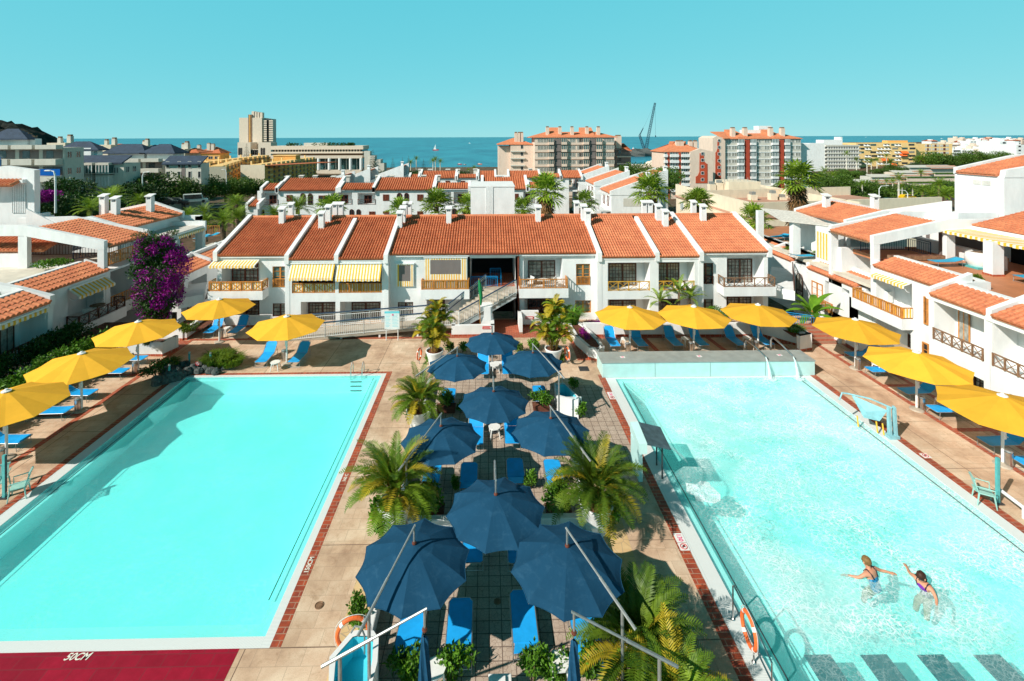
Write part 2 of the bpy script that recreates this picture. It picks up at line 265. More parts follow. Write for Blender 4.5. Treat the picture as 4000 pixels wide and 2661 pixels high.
class MB:
 def __init__(s): s.v = []; s.f = []; s.m = []; s.cur = 0
 def add(s, vs, fs):
  o = len(s.v); s.v += [tuple(x) for x in vs]; s.f += [tuple(i + o for i in f) for f in fs]; s.m += [s.cur] * len(fs)
 def box(s, x0, x1, y0, y1, z0, z1):
  s.hexa([(x0, y0, z0), (x1, y0, z0), (x1, y1, z0), (x0, y1, z0), (x0, y0, z1), (x1, y0, z1), (x1, y1, z1), (x0, y1, z1)])
 def hexa(s, p): s.add(p, [(0, 3, 2, 1), (4, 5, 6, 7), (0, 1, 5, 4), (1, 2, 6, 5), (2, 3, 7, 6), (3, 0, 4, 7)])
 def quad(s, a, b, c, d): s.add([a, b, c, d], [(0, 1, 2, 3)])
 def prism(s, pts, ex):
  """polygon (list of 3D points) extruded by the vector ex"""
  n = len(pts); ex = V(ex); P = [V(p) for p in pts]; Q = [p + ex for p in P]
  s.add(P + Q, [tuple(range(n - 1, -1, -1)), tuple(range(n, 2 * n))] + [(i, (i + 1) % n, n + (i + 1) % n, n + i) for i in range(n)])
 def tube(s, pts, r, n=6, r1=None, cap=True):
  P = [V(p) for p in pts]; L = len(P); vs = []
  for i, p in enumerate(P):
   d = (P[min(i + 1, L - 1)] - P[max(i - 1, 0)]).normalized()
   a = d.orthogonal().normalized() if i == 0 else (a0 - d * a0.dot(d)).normalized()
   a0 = a; b = d.cross(a); rr = r if r1 is None else r + (r1 - r) * i / (L - 1)
   if isinstance(r, (list, tuple)): rr = r[i]
   vs += [p + a * cos(2 * pi * k / n) * rr + b * sin(2 * pi * k / n) * rr for k in range(n)]
  fs = [(i * n + k, i * n + (k + 1) % n, (i + 1) * n + (k + 1) % n, (i + 1) * n + k) for i in range(L - 1) for k in range(n)]
  if cap: fs += [tuple(range(n - 1, -1, -1)), tuple(range((L - 1) * n, L * n))]
  s.add(vs, fs)
 def lathe(s, prof, n=16, c=(0, 0, 0), cap=True):
  vs = [(c[0] + r * cos(2 * pi * k / n), c[1] + r * sin(2 * pi * k / n), c[2] + z) for r, z in prof for k in range(n)]; L = len(prof)
  fs = [(i * n + k, i * n + (k + 1) % n, (i + 1) * n + (k + 1) % n, (i + 1) * n + k) for i in range(L - 1) for k in range(n)]
  if cap: fs += [tuple(range(n - 1, -1, -1)), tuple(range((L - 1) * n, L * n))]
  s.add(vs, fs)
 def ring(s, c, R_, r, ax1, ax2, n=28, k=8):
  c = V(c); a = V(ax1).normalized(); b = V(ax2).normalized(); nn = a.cross(b); vs = []
  for i in range(n):
   d = a * cos(2 * pi * i / n) + b * sin(2 * pi * i / n)
   vs += [c + d * (R_ + r * cos(2 * pi * j / k)) + nn * r * sin(2 * pi * j / k) for j in range(k)]
  s.add(vs, [(i * k + j, ((i + 1) % n) * k + j, ((i + 1) % n) * k + (j + 1) % k, i * k + (j + 1) % k) for i in range(n) for j in range(k)])
 def blob(s, c, r, n=10, m_=7, jit=.12, seed=0):
  q = random.Random(seed); vs = []; 
  for i in range(m_ + 1):
   th = pi * i / m_
   for k in range(n):
    ph = 2 * pi * k / n; j = 1 + q.uniform(-jit, jit) if 0 < i < m_ else 1
    vs.append((c[0] + r[0] * j * sin(th) * cos(ph), c[1] + r[1] * j * sin(th) * sin(ph), c[2] + r[2] * j * cos(th)))
  s.add(vs, [(i * n + k, (i + 1) * n + k, (i + 1) * n + (k + 1) % n, i * n + (k + 1) % n) for i in range(m_) for k in range(n)])
 def build(s, name, mats, parent=None, smooth=False, bev=0):
  me = bpy.data.meshes.new(name); off = V((0, 0, 0)); p = parent
  while p is not None: off += p.location; p = p.parent
  vv = s.v
  if FAR[0] != 1: k = FAR[0]; vv = [(x[0] * k, x[1] * k, H - k * (H - x[2])) for x in vv]   # the left wing stands further out and lower than the ray planes it was measured on
  me.from_pydata([(x[0] - off.x, x[1] - off.y, x[2] - off.z) for x in vv], [], s.f)
  if isinstance(mats, str): mats = [mats]
  for k in mats: me.materials.append(M[k])
  if len(mats) > 1: me.polygons.foreach_set('material_index', s.m)
  if smooth: me.polygons.foreach_set('use_smooth', [True] * len(me.polygons))
  me.update(); o = bpy.data.objects.new(name, me); COL.objects.link(o); o.parent = parent
  if bev:
   bm_ = o.modifiers.new('bevel', 'BEVEL'); bm_.width = bev; bm_.segments = 2; bm_.limit_method = 'ANGLE'
  return o
def tag(o, label=None, cat=None, group=None, kind=None):
 for k, v_ in (('label', label), ('category', cat), ('group', group), ('kind', kind)):
  if v_: o[k] = v_
 return o
def thing(name, label, cat, loc=(0, 0, 0), group=None, rz=0):
 o = bpy.data.objects.new(name, None); COL.objects.link(o); o.location = loc; o.rotation_euler = (0, 0, rz); o.empty_display_size = .2
 return tag(o, label, cat, group)
def dup(root, loc=None, rz=None, label=None, group=None, s=None, parent=None):
 r = root.copy(); COL.objects.link(r)
 if parent is None:
  if loc is not None: r.location = loc
  if rz is not None: r.rotation_euler = (0, 0, rz)
  if s is not None: r.scale = (s, s, s) if not isinstance(s, tuple) else s
  tag(r, label, None, group)
 else: r.parent = parent
 for ch in list(root.children): dup(ch, parent=r)
 return r
class Stock:
 """keeps one built thing; the first placement moves it, the next ones copy it with its parts"""
 def __init__(s, make): s.make = make; s.o = None
 def put(s, loc, rz, label, group=None, sc_=1.):
  if s.o is None:
   s.o = s.make(); o = s.o; o.location = loc; o.rotation_euler = (0, 0, rz); o.scale = (sc_,) * 3; tag(o, label, None, group); return o
  return dup(s.o, loc, rz, label, group, sc_)
class Fr:
 """upright facade frame: O origin, U along the wall, N outwards (to the right of U seen from above)"""
 def __init__(s, O, U): s.O = V(O); s.U = V(U).normalized(); s.N = V((s.U.y, -s.U.x, 0))
 def p(s, u, z, d=0): q = s.O + s.U * u + s.N * d; return V((q.x, q.y, s.O.z + z))
 def box(s, mb, u0, u1, z0, z1, d0, d1):
  mb.hexa([s.p(u0, z0, d1), s.p(u1, z0, d1), s.p(u1, z0, d0), s.p(u0, z0, d0), s.p(u0, z1, d1), s.p(u1, z1, d1), s.p(u1, z1, d0), s.p(u0, z1, d0)])
def structure(name, mb, mat, **k): return tag(mb.build(name, mat, **k), None, None, None, 'structure')
def lerp(a, b, t): return a + (b - a) * t
def ground_z(x, y):
 pts = [(-50, -3.2), (36, -3.2), (60, -4), (90, -5), (140, -7.0), (180, -11), (300, -14), (420, -17), (560, -22), (620, -27), (20000, -27)]
 hx = max(230, .62 * y)
 if x > hx:   # the headland on the right keeps higher ground further out
  k = min(1, (x - hx) / (60 + .1 * max(y, 0))); pts2 = [(-50, -3), (100, -6), (200, -12), (330, -13), (450, -10), (700, -6), (1000, -4), (1500, -8), (1700, -27), (20000, -27)]
 else: k = 0; pts2 = pts
 def ev(P):
  for (a, za), (b, zb) in zip(P, P[1:]):
   if a <= y <= b: return lerp(za, zb, (y - a) / (b - a))
  return -27
 z = lerp(ev(pts), ev(pts2), k)
 if x < -190 and y < 700: z += 1.5
 return z
mb = MB(); xs = list(range(-700, 2300, 20)); ys = list(range(-60, 1900, 20)); W_ = len(xs)
q = random.Random(3)
mb.v = [(x, y, ground_z(x, y) + (q.uniform(-.3, .3) if y > 60 else 0)) for y in ys for x in xs]
mb.f = [(j * W_ + i, j * W_ + i + 1, (j + 1) * W_ + i + 1, (j + 1) * W_ + i) for j in range(len(ys) - 1) for i in range(W_ - 1)]; mb.m = [0] * len(mb.f)
m, t, b = base('dry_earth', .95, .1); v = coords(t); n = noise(t, v, .05, 6, .7); n2 = noise(t, v, .9, 6, .7)
c = mixc(t, ramp(t, n, [(.4, (.13, .075, .05)), (.6, (.16, .12, .08))]), (.03, .05, .015), ramp(t, n2, [(.5, (0, 0, 0)), (.62, (.9, .9, .9))])); t.links.new(c, b.inputs['Base Color']); M['earth'] = m
structure('terrain', mb, 'earth', smooth=True)
m, t, b = base('sea_water', .12, .5); v = coords(t, (1, .35, 1)); n = noise(t, v, .012, 7, .7, .5); n2 = noise(t, coords(t, (1, .5, 1)), .22, 5, .7)
c = ramp(t, n, [(.38, (.004, .12, .20)), (.62, (.02, .26, .35))]); t.links.new(c, b.inputs['Base Color']); bump(t, b, n2, .5, .9)
b.inputs['Roughness'].default_value = .32; M['sea'] = m
mb = MB(); mb.quad((-60000, 300, -25), (60000, 300, -25), (60000, 58000, -25), (-60000, 58000, -25)); structure('sea', mb, 'sea')
mb = MB(); p0 = atZ('A3', 1325, 545, -24); 
mb.blob((p0.x + 30, p0.y + 30, -25), (34, 22, 14), 12, 8, .25, 3); mb.box(p0.x + 8, p0.x + 420, p0.y + 20, p0.y + 45, -26, -21.5); structure('pier', mb, 'rock')
mb = MB(); L = [(-135, 122), (-70, 137), (-25, 160), (10, 200)]
def ribbon(mb, L, w0, w1, dz):
 P = [V((x, y, ground_z(x, y))) for x, y in L]; vs = []
 for i, p in enumerate(P):
  d = (P[min(i + 1, len(P) - 1)] - P[max(i - 1, 0)]); n_ = V((-d.y, d.x, 0)).normalized(); vs += [p + n_ * w0 + V((0, 0, dz)), p + n_ * w1 + V((0, 0, dz))]
 mb.add(vs, [(2 * i, 2 * i + 1, 2 * i + 3, 2 * i + 2) for i in range(len(P) - 1)])
L2 = []
for (a, b2), (c_, d_) in zip(L, L[1:]): L2 += [(lerp(a, c_, k / 8), lerp(b2, d_, k / 8)) for k in range(8)]
ribbon(mb, L2 + [L[-1]], 0, 7, .5); structure('road', mb, 'asph')
mb = MB(); ribbon(mb, L2 + [L[-1]], -2.2, -.05, .64); structure('pavement', mb, 'pave')
mb = MB(); Lp = [(70, 150), (95, 168), (130, 176), (175, 178)]; L3 = []
for (a, b2), (c_, d_) in zip(Lp, Lp[1:]): L3 += [(lerp(a, c_, k / 8), lerp(b2, d_, k / 8)) for k in range(8)]
ribbon(mb, L3 + [Lp[-1]], -7, 9, .7); structure('parking_road', mb, 'asph')
LX0, LX1, LY0, LY1 = -16.4, -5.84, 12.7, 26.5       # left water
RX0, RX1, RY0, RY1 = 6.82, 17.0, 9.6, 25.85           # right water
G = .47; T = .30
def slab(mb, x0, x1, y0, y1, z=0., th=.25): mb.box(x0, x1, y0, y1, z - th, z)
a0, a1, c0, c1 = LX0 - G - T, LX1 + G - .05 + T - .22, LY0 - G, LY1 + .3 + .22
LO = (LX0 - .75, LX1 + .52, LY0 - .30, LY1 + .42)
RO = (RX0 - .85, RX1 + .8, RY0 - .5, RY1 + .45)
mb = MB()
slab(mb, -22.4, LO[0], 6, 34.6); slab(mb, LO[0], LO[1], LO[3], 34.6); slab(mb, LO[1], RO[0], 6, 34.6)
slab(mb, RO[0], RO[1], RO[3], 34.6); slab(mb, RO[1], 23.4, 6, 34.6); slab(mb, LO[0], LO[1], 6, LO[2]); slab(mb, RO[0], RO[1], 6, RO[2])
structure('pool_deck', mb, 'deck')
mb = MB(); slab(mb, LO[0], -6.35, 7, LO[2], .004, .004); pk = structure('painted_paving', mb, 'redd')
def rim(X0, X1, Y0, Y1, O, wt):
 mb = MB(); e = wt
 slab(mb, O[0], O[0] + e, O[2], O[3], .004, .3); slab(mb, O[1] - e, O[1], O[2], O[3], .004, .3); o1 = structure('edge_tiles', mb, 'redy')
 mb = MB(); slab(mb, O[0] + e, O[1] - e, O[3] - e * .7, O[3], .004, .3)
 if Y0 < 11: slab(mb, O[0] + e, O[1] - e, O[2], O[2] + .1, .004, .3)
 structure('edge_tiles_across', mb, 'redx')
 mb = MB(); slab(mb, O[0] + e, X0, O[2], O[3] - e * .7, -.004, .3); slab(mb, X1, O[1] - e, O[2], O[3] - e * .7, -.004, .3); structure('pool_gutter', mb, 'gut')
 mb = MB(); slab(mb, X0, X1, Y1, O[3] - e * .7, -.004, .3); slab(mb, X0, X1, O[2] + (.1 if Y0 < 11 else 0), Y0, -.004, .3); structure('pool_gutter_across', mb, 'gutx')
rim(LX0, LX1, LY0, LY1, LO, .28); rim(RX0, RX1, RY0, RY1, RO, .34)
def basin(name, X0, X1, Y0, Y1, D, bw, steps=()):
 mb = MB(); t_ = .2
 mb.box(X0 - t_, X1 + t_, Y0 - t_, Y1 + t_, -D - t_, -D)
 mb.box(X0 - t_, X0, Y0, Y1, -D, -.02 - .29); mb.box(X1, X1 + t_, Y0, Y1, -D, -.31); mb.box(X0 - t_, X1 + t_, Y0 - t_, Y0, -D, -.31); mb.box(X0 - t_, X1 + t_, Y1, Y1 + t_, -D, -.31)
 structure(name, mb, 'basin')
 mb = MB()
 mb.box(X0, X0 + bw, Y0, Y1, -D, -.14); mb.box(X1 - bw, X1, Y0, Y1, -D, -.14); mb.box(X0 + bw, X1 - bw, Y1 - bw * .6, Y1, -D, -.14); mb.box(X0 + bw, X1 - bw, Y0, Y0 + .45, -D, -.14)
 structure(name + '_ledge', mb, 'bench')
basin('pool_basin', LX0, LX1, LY0, LY1, .85, .34)
basin('pool_basin', RX0, RX1, RY0, RY1, 1.25, .3)
mb = MB()
for k in range(4): mb.box(RX0 + .3, RX1 - .3, RY0 + .45 + k * .42, RY0 + .87 + k * .42, -1.25, -.22 - k * .22)
structure('pool_steps', mb, 'bench')
mb = MB()
for k, x_ in enumerate((1850, 1980, 2110, 2240)):
 a = atZ('F', x_, 1530, -.45); b_ = atZ('F', x_ + 62, 1530, -.45)
 mb.hexa([(a.x, RY0 + .5, -.215), (b_.x, RY0 + .5, -.215), (b_.x, a.y, -.215), (a.x, a.y, -.215), (a.x, RY0 + .5, -.2), (b_.x, RY0 + .5, -.2), (b_.x, a.y, -.2), (a.x, a.y, -.2)])
M['stripe'] = plain('dark_step_tile', (.012, .05, .065), .5, .2, 6); structure('pool_step_stripes', mb, 'stripe')
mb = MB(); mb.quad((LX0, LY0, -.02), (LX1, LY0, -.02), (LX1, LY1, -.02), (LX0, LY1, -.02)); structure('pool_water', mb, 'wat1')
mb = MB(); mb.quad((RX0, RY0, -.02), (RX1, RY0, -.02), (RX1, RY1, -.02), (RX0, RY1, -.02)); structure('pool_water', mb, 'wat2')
mb = MB()
for X in (LX0 + .36, LX1 - .36): mb.tube([(X, LY0 + 1, -.012), (X, LY1 - .3, -.012)], .014, 5)
for X in (RX0 + .32, RX1 - .32): mb.tube([(X, RY0 + .3, -.012), (X, RY1 - .3, -.012)], .016, 5)
structure('pool_edge_line', mb, 'dmetal')
mb = MB(); slab(mb, -3.1, 3.45, 6.5, 29.5, .004, .004); slab(mb, 3.45, RO[0], 18.2, 25.2, .004, .004); structure('tiled_aisle', mb, 'gtile')
mb = MB(); slab(mb, -3.9, -3.1, 6.5, 14.4, .004, .004); slab(mb, 3.45, 4.5, 10, 16.5, .004, .004); structure('crazy_paving', mb, 'crazy')
mb = MB()
slab(mb, -19.2, -18.93, 17, 31.28, .008, .004); slab(mb, 20.35, 20.62, 12, 29.9, .008, .004)
for y in (19.3, 22.9, 26.7, 30.2):
 slab(mb, -22.2, -19.2, y, y + .25, .008, .004); slab(mb, 20.62, 23.2, y - 2, y - 1.75, .008, .004)
slab(mb, 22.0, 22.25, 12, 29.9, .012, .004); slab(mb, -22.38, -22.2, 17, 31.28, .008, .004)
slab(mb, -19.2, -3.4, 31.28, 31.55, .008, .004)
for x in (-13.9, -12.2, -15.6): mb.hexa([(x, 31.55, .004), (x + .3, 31.55, .004), (x + .9, 33.2, .004), (x + .6, 33.2, .004), (x, 31.55, .008), (x + .3, 31.55, .008), (x + .9, 33.2, .008), (x + .6, 33.2, .008)])
for x in (10.3, 14.4, 18.3): mb.hexa([(x, 27.1, .004), (x + .3, 27.1, .004), (x - .1, 31.0, .004), (x - .4, 31.0, .004), (x, 27.1, .008), (x + .3, 27.1, .008), (x - .1, 31.0, .008), (x - .4, 31.0, .008)])
slab(mb, 6.2, 19.2, 31.0, 31.3, .008, .004); slab(mb, -3.4, 6.2, 31.28, 34.4, .008, .004); slab(mb, 5.2, 6.2, 28, 31.28, .008, .004)
slab(mb, 17.9, 22, 29.9, 31.5, .008, .004); slab(mb, -22, -19.2, 29.6, 31.3, .012, .004)
structure('red_tile_bands', mb, 'redt')
def textobj(name, s, loc, size, rz, mat, parent=None, rx=0, ext=.002, shear=0.):
 cu = bpy.data.curves.new(name, 'FONT'); cu.body = s; cu.size = size; cu.extrude = ext; cu.shear = shear; cu.align_x = 'CENTER'; cu.align_y = 'CENTER'; cu.offset = size * .018
 to = bpy.data.objects.new(name, cu); COL.objects.link(to); dg = bpy.context.evaluated_depsgraph_get(); dg.update()
 me = bpy.data.meshes.new_from_object(to.evaluated_get(dg)); bpy.data.objects.remove(to); me.materials.clear(); me.materials.append(M[mat])
 o = bpy.data.objects.new(name, me); COL.objects.link(o); o.location = loc; o.rotation_euler = (rx, 0, rz); o.parent = parent
 if parent:
  off = V((0, 0, 0)); p = parent
  while p: off += p.location; p = p.parent
  o.location = V(loc) - off
 return o
p = atZ('F', 178, 1512, .012); tag(textobj('depth_marking', '50CM', p, .24, 0, 'whc', shear=.25), 'white stencilled 50CM depth lettering on crimson paving', 'lettering')
p = atZ('F', 711, 1300, .012); tag(textobj('depth_marking', '150CM', (-5.46, p.y, .012), .19, R(90), 'whc'), 'white 150CM depth lettering on the red edge tiles of the left pool', 'lettering')
p = atZ('C2', 85, 1305, .012); tag(textobj('depth_marking', '160 C', (-5.46, p.y, .012), .17, R(90), 'whc'), 'white 160 C depth lettering beside the potted palm, left pool edge', 'lettering')
def nodive(loc, label, txt=None):
 rt = thing('depth_sign', label, 'sign', loc); mb = MB(); x, y, z = loc
 mb.box(x - .15, x + .15, y - .14, y + .14, z, z + .006); mb.build('plate', 'plastic', rt)
 mb = MB(); mb.ring((x, y, z + .012), .10, .012, (1, 0, 0), (0, 1, 0), 20, 4); mb.tube([(x - .07, y - .07, z + .012), (x + .07, y + .07, z + .012)], .01, 4); mb.build('no_diving_symbol', 'red', rt)
 mb = MB(); mb.box(x - .05, x + .05, y - .02, y + .02, z + .006, z + .011); mb.box(x - .02, x + .03, y + .02, y + .06, z + .006, z + .011); mb.build('diver_figure', 'dmetal', rt)
 if txt:
  mb = MB(); mb.box(x - .15, x + .15, y + .16, y + .52, z, z + .006); mb.build('number_plate', 'plastic', rt); textobj('number', txt, (x, y + .34, z + .009), .20, R(-90), 'magt', rt)
nodive((6.17, atZ('C6', 883, 555).y, .006), 'square no diving sign with number 130 on the red tiles below the lower palm', '130')
nodive((6.17, atZ('C3', 425, 905).y, .006), 'square no diving sign on red tiles near the waterfall chute', '120')
nodive((17.72, atZ('C4', 950, 1140).y, .006), 'no diving sign on red tiles beside the pool lift')
def grate(loc, r, label, sq=False):
 mb = MB()
 if sq: mb.box(loc[0] - r, loc[0] + r, loc[1] - r, loc[1] + r, .008, .014)
 else:
  mb.lathe([(r * .8, 0), (r * .8, .006)], 20, (loc[0], loc[1], .006)); mb.ring((loc[0], loc[1], .012), r, .012, (1, 0, 0), (0, 1, 0), 22, 5)
  for k in range(10): a = k * pi / 5; mb.box(loc[0] + r * .6 * cos(a) - .012, loc[0] + r * .6 * cos(a) + .012, loc[1] + r * .6 * sin(a) - .012, loc[1] + r * .6 * sin(a) + .012, .012, .018)
 tag(mb.build('drain_cover', 'gwood' if not sq else 'dmetal'), label, 'drain cover')
grate(atZ('C5', 90, 998), .11, 'round drain cover in the concrete beside the left pool'); grate(atZ('C5', 1435, 970), .09, 'dark round drain in the shaded tiled aisle')
grate(atZ('C3', 180, 652), .27, 'square dark manhole grate by the lifebuoy on the right', True)
def wall_holes(mb, fr, u0, u1, z0, z1, holes, th=.3, d=0.):
 """wall slab from outer face d inwards, with rectangular openings"""
 us = sorted({u0, u1, *[min(max(h[i], u0), u1) for h in holes for i in (0, 1)]}); zs = sorted({z0, z1, *[min(max(h[i], z0), z1) for h in holes for i in (2, 3)]})
 for a, b_ in zip(us, us[1:]):
  run = None
  for c_, e in zip(zs, zs[1:]):
   um, zm = (a + b_) / 2, (c_ + e) / 2
   hole = any(h[0] < um < h[1] and h[2] < zm < h[3] for h in holes)
   if hole:
    if run: fr.box(mb, a, b_, run[0], run[1], d - th, d); run = None
   else: run = (run[0], e) if run else (c_, e)
  if run: fr.box(mb, a, b_, run[0], run[1], d - th, d)
def loggia(mb, fr, u0, u1, z0, z1, dep, d=0., th=.3):
 fr.box(mb, u0 - .1, u1 + .1, z0 - .1, z1 + .1, d - dep - .15, d - dep)
 fr.box(mb, u0 - .12, u0, z0, z1, d - dep, d - th - .002); fr.box(mb, u1, u1 + .12, z0, z1, d - dep, d - th - .002)
 fr.box(mb, u0 - .12, u1 + .12, z0 - .12, z0 + .002, d - dep, d - th - .002); fr.box(mb, u0 - .12, u1 + .12, z1 - .002, z1 + .12, d - dep, d - th - .002)
def window(root, fr, u0, u1, z0, z1, nx=2, ny=3, mat='dwood', pane='curt', d=0., fw=.07, leaves=2, dep=.06, name='window'):
 mb = MB(); fr.box(mb, u0, u0 + fw, z0, z1, d - dep, d + .025); fr.box(mb, u1 - fw, u1, z0, z1, d - dep, d + .025)
 fr.box(mb, u0 + fw, u1 - fw, z1 - fw, z1, d - dep, d + .025); fr.box(mb, u0 + fw, u1 - fw, z0, z0 + fw, d - dep, d + .025)
 if leaves == 2: um = (u0 + u1) / 2; fr.box(mb, um - fw * .9, um + fw * .9, z0 + fw, z1 - fw, d - dep, d + .015)
 n = leaves; W_ = (u1 - u0 - 2 * fw - (fw * 1.8 if n == 2 else 0)) / n
 for k in range(n):
  a = u0 + fw + k * (W_ + fw * 1.8)
  for i in range(1, nx): x = a + W_ * i / nx; fr.box(mb, x - .012, x + .012, z0 + fw, z1 - fw, d - dep, d)
  for j in range(1, ny): z = z0 + (z1 - z0) * j / ny; fr.box(mb, a, a + W_, z - .012, z + .012, d - dep, d + .002)
 o = mb.build(name, mat, root); mb = MB(); fr.box(mb, u0 + fw * .5, u1 - fw * .5, z0 + fw * .5, z1 - fw * .5, d - dep - .02, d - dep + .02); mb.build('pane', pane, o); return o
def railing(root, fr, u0, u1, z0, h, style='x', mat='wood', d=0., ret=0., stripes_=None, bay=.75, name='railing', barp=.13):
 """front rail at distance d, returning by ret metres to the wall at both ends"""
 mb = MB(); segs = [(fr, u0, u1, d)]
 if ret:
  f2 = Fr(fr.p(u0, 0, d - ret), fr.N); f3 = Fr(fr.p(u1, 0, d), -fr.N); segs += [(f2, 0, ret, .0), (f3, 0, ret, .0)]
 for f, a, b_, dd in segs:
  f.box(mb, a, b_, z0 + h - .05, z0 + h, dd - .035, dd + .035); f.box(mb, a, b_, z0 + .03, z0 + .075, dd - .02, dd + .02)
  L = b_ - a; n = max(1, round(L / bay))
  for i in range(n + 1): x = a + L * i / n; x = min(max(x, a + .03), b_ - .03); f.box(mb, x - .03, x + .03, z0, z0 + h - .05, dd - .03, dd + .03)
  if style == 'x':
   for i in range(n):
    x0, x1 = a + L * i / n + .03, a + L * (i + 1) / n - .03
    mb.tube([f.p(x0, z0 + .07, dd), f.p(x1, z0 + h - .05, dd)], .018, 4); mb.tube([f.p(x1, z0 + .07, dd), f.p(x0, z0 + h - .05, dd)], .018, 4)
  else:
   m_ = max(1, round(L / barp))
   for i in range(1, m_): x = a + L * i / m_; f.box(mb, x - .018, x + .018, z0 + .075, z0 + h - .05, dd - .015, dd + .015)
 o = mb.build(name, mat, root)
 if stripes_:
  mb = MB()
  for f, a, b_, dd in segs: striped(mb, f, a + .03, b_ - .03, z0 + .08, z0 + h - .06, dd - .05, stripes_)
  mb.build('cloth_screen', ['whc', 'yel'], o)
 return o
def striped(mb, f, a, b_, z0, z1, d, per=.09, th=.006):
 n = max(1, round((b_ - a) / per))
 for i in range(n):
  mb.cur = i % 2; f.box(mb, a + (b_ - a) * i / n, a + (b_ - a) * (i + 1) / n, z0, z1, d - th, d)
 mb.cur = 0
def awning(root, fr, u0, u1, zt, proj, drop, d=0., per=.11, name='awning'):
 """sloping striped cloth with a scalloped valance, front bar and two arms"""
 mb = MB(); n = max(4, round((u1 - u0) / per))
 for i in range(n):
  mb.cur = i % 2; a = u0 + (u1 - u0) * i / n; b_ = u0 + (u1 - u0) * (i + 1) / n
  P = [fr.p(a, zt, d), fr.p(b_, zt, d), fr.p(b_, zt - drop, d + proj), fr.p(a, zt - drop, d + proj)]; dn = V((0, 0, .012))
  mb.hexa([p - dn for p in P] + P)
  q_ = .16 + .03 * (i % 4 in (1, 2)); mb.hexa([fr.p(a, zt - drop - q_, d + proj + .012), fr.p(b_, zt - drop - q_, d + proj + .012), fr.p(b_, zt - drop - q_, d + proj), fr.p(a, zt - drop - q_, d + proj), fr.p(a, zt - drop - .005, d + proj + .012), fr.p(b_, zt - drop - .005, d + proj + .012), fr.p(b_, zt - drop - .005, d + proj), fr.p(a, zt - drop - .005, d + proj)])
 mb.cur = 0; o = mb.build(name, ['whc', 'yel'], root); mb = MB(); fr.box(mb, u0, u1, zt - .02, zt + .07, d, d + .09)
 for u in (u0 + .1, u1 - .1): mb.tube([fr.p(u, zt - drop, d + proj), fr.p(u, zt - drop * .8 - .35, d + proj * .45), fr.p(u, zt - .55, d + .02)], .022, 5)
 mb.build('awning_arms', 'wmetal', o); return o
def tile_roof(root, P0, U, W, L, D, pitch=.19, course=.38, mats='tile', cols=4, name='roof', lip=True, thick=.12, skew=None):
 """barrel tiles: P0 eave corner, U along the eave, W up the slope"""
 P0, U, W = V(P0), V(U).normalized(), V(W).normalized(); N = U.cross(W).normalized()
 if N.z < 0: N = -N
 mb = MB(); n = max(2, round(L / pitch)); p_ = L / n; nc = max(1, round(D / course)); dc = D / nc; r = p_ * .36; q_ = random.Random(int(L * 91 + D * 7))
 mb.prism([P0, P0 + U * L, P0 + U * L + W * D, P0 + W * D], -N * thick)
 for i in range(n):
  cx = (i + .5) * p_
  for j in range(nc):
   o0 = .030 + q_.uniform(0, .008); o1 = .006; s = q_.uniform(-.006, .006)
   w0, w1 = j * dc - (.05 if j == 0 else .015), (j + 1) * dc; vs = []
   for w_, oo, rr in ((w0, o0, r * 1.08), (w1, o1, r * .95)):
    for k in range(cols + 1):
     a = pi * k / cols; vs.append(P0 + U * (cx + s - cos(a) * rr * 1.12) + W * w_ + N * (sin(a) * rr + oo * (.35 + .65 * sin(a))))
   K = cols + 1; fs = [(k, k + 1, K + k + 1, K + k) for k in range(cols)]
   fs.append(tuple(range(K - 1, -1, -1))); mb.add(vs, fs)
 return mb.build(name, mats, root)
def parapet(root, pts, th, U, mat='white', name='parapet'):
 """profile polygon (3D points in a vertical plane) given thickness along U"""
 mb = MB(); mb.prism([V(p) - V(U) * th / 2 for p in pts], V(U) * th); return mb.build(name, mat, root)
def chimney_at(root, p, w_=.40, h=1.15, rz=0., cap='white', mat='white'):
 x, y, z = p; mb = MB(); mb.box(x - w_ / 2, x + w_ / 2, y - w_ / 2, y + w_ / 2, z - .3, z + h * .82)
 for s in (-1, 1): mb.box(x + s * w_ * .5 - (.05 if s > 0 else -.0), x + s * w_ * .5 + (.0 if s > 0 else .05), y - w_ / 2, y + w_ / 2, z + h * .82, z + h)
 mb.box(x - w_ / 2 + .05, x + w_ / 2 - .05, y + w_ / 2 - .05, y + w_ / 2, z + h * .82, z + h)
 o = mb.build('chimney', mat, root); mb = MB(); e = w_ * .68
 mb.hexa([(x - e, y - e, z + h), (x + e, y - e, z + h), (x + e, y + e, z + h + .14), (x - e, y + e, z + h + .14), (x - e, y - e, z + h + .07), (x + e, y - e, z + h + .07), (x + e, y + e, z + h + .21), (x - e, y + e, z + h + .21)])
 mb.build('chimney_cap', cap, o); return o
YW, YF = 34.25, 33.6
MAIN = thing('apartment_row', 'long white apartment row with terracotta roofs and central stair opening, facing the pools', 'apartment building', (0, YW, 0))
F0 = Fr((0, YW, 0), (1, 0, 0))
def mx_(c, x, Y=YW): return atY(c, x, 800, Y).x
def mz_(c, x, y, Y=YW): return atY(c, x, y, Y).z
def rc(c, x0, y0, x1, y1, Y=YW):
 a = atY(c, x0, y0, Y); b_ = atY(c, x1, y1, Y); return a.x, b_.x, b_.z, a.z
ZF, ZC = 2.25, 4.42
def zroof(Y): return 4.81 + .356 * (Y - 34)
X = [-19.0, -13.85, -10.45, -7.05, 7.78, 11.8, 14.9, 20.0]
wm = MB(); rf = lambda c, x0, y0, x1, y1: rc(c, x0, y0, x1, y1)
lg1 = rc('B2', 275, 545, 690, 833); lgc = rc('B3', 1425, 490, 1820, 805); lg7 = rc('B4', 1670, 470, 2062, 790)
ent = (mx_('B3', 878), mx_('B3', 1345), -.9, ZC)
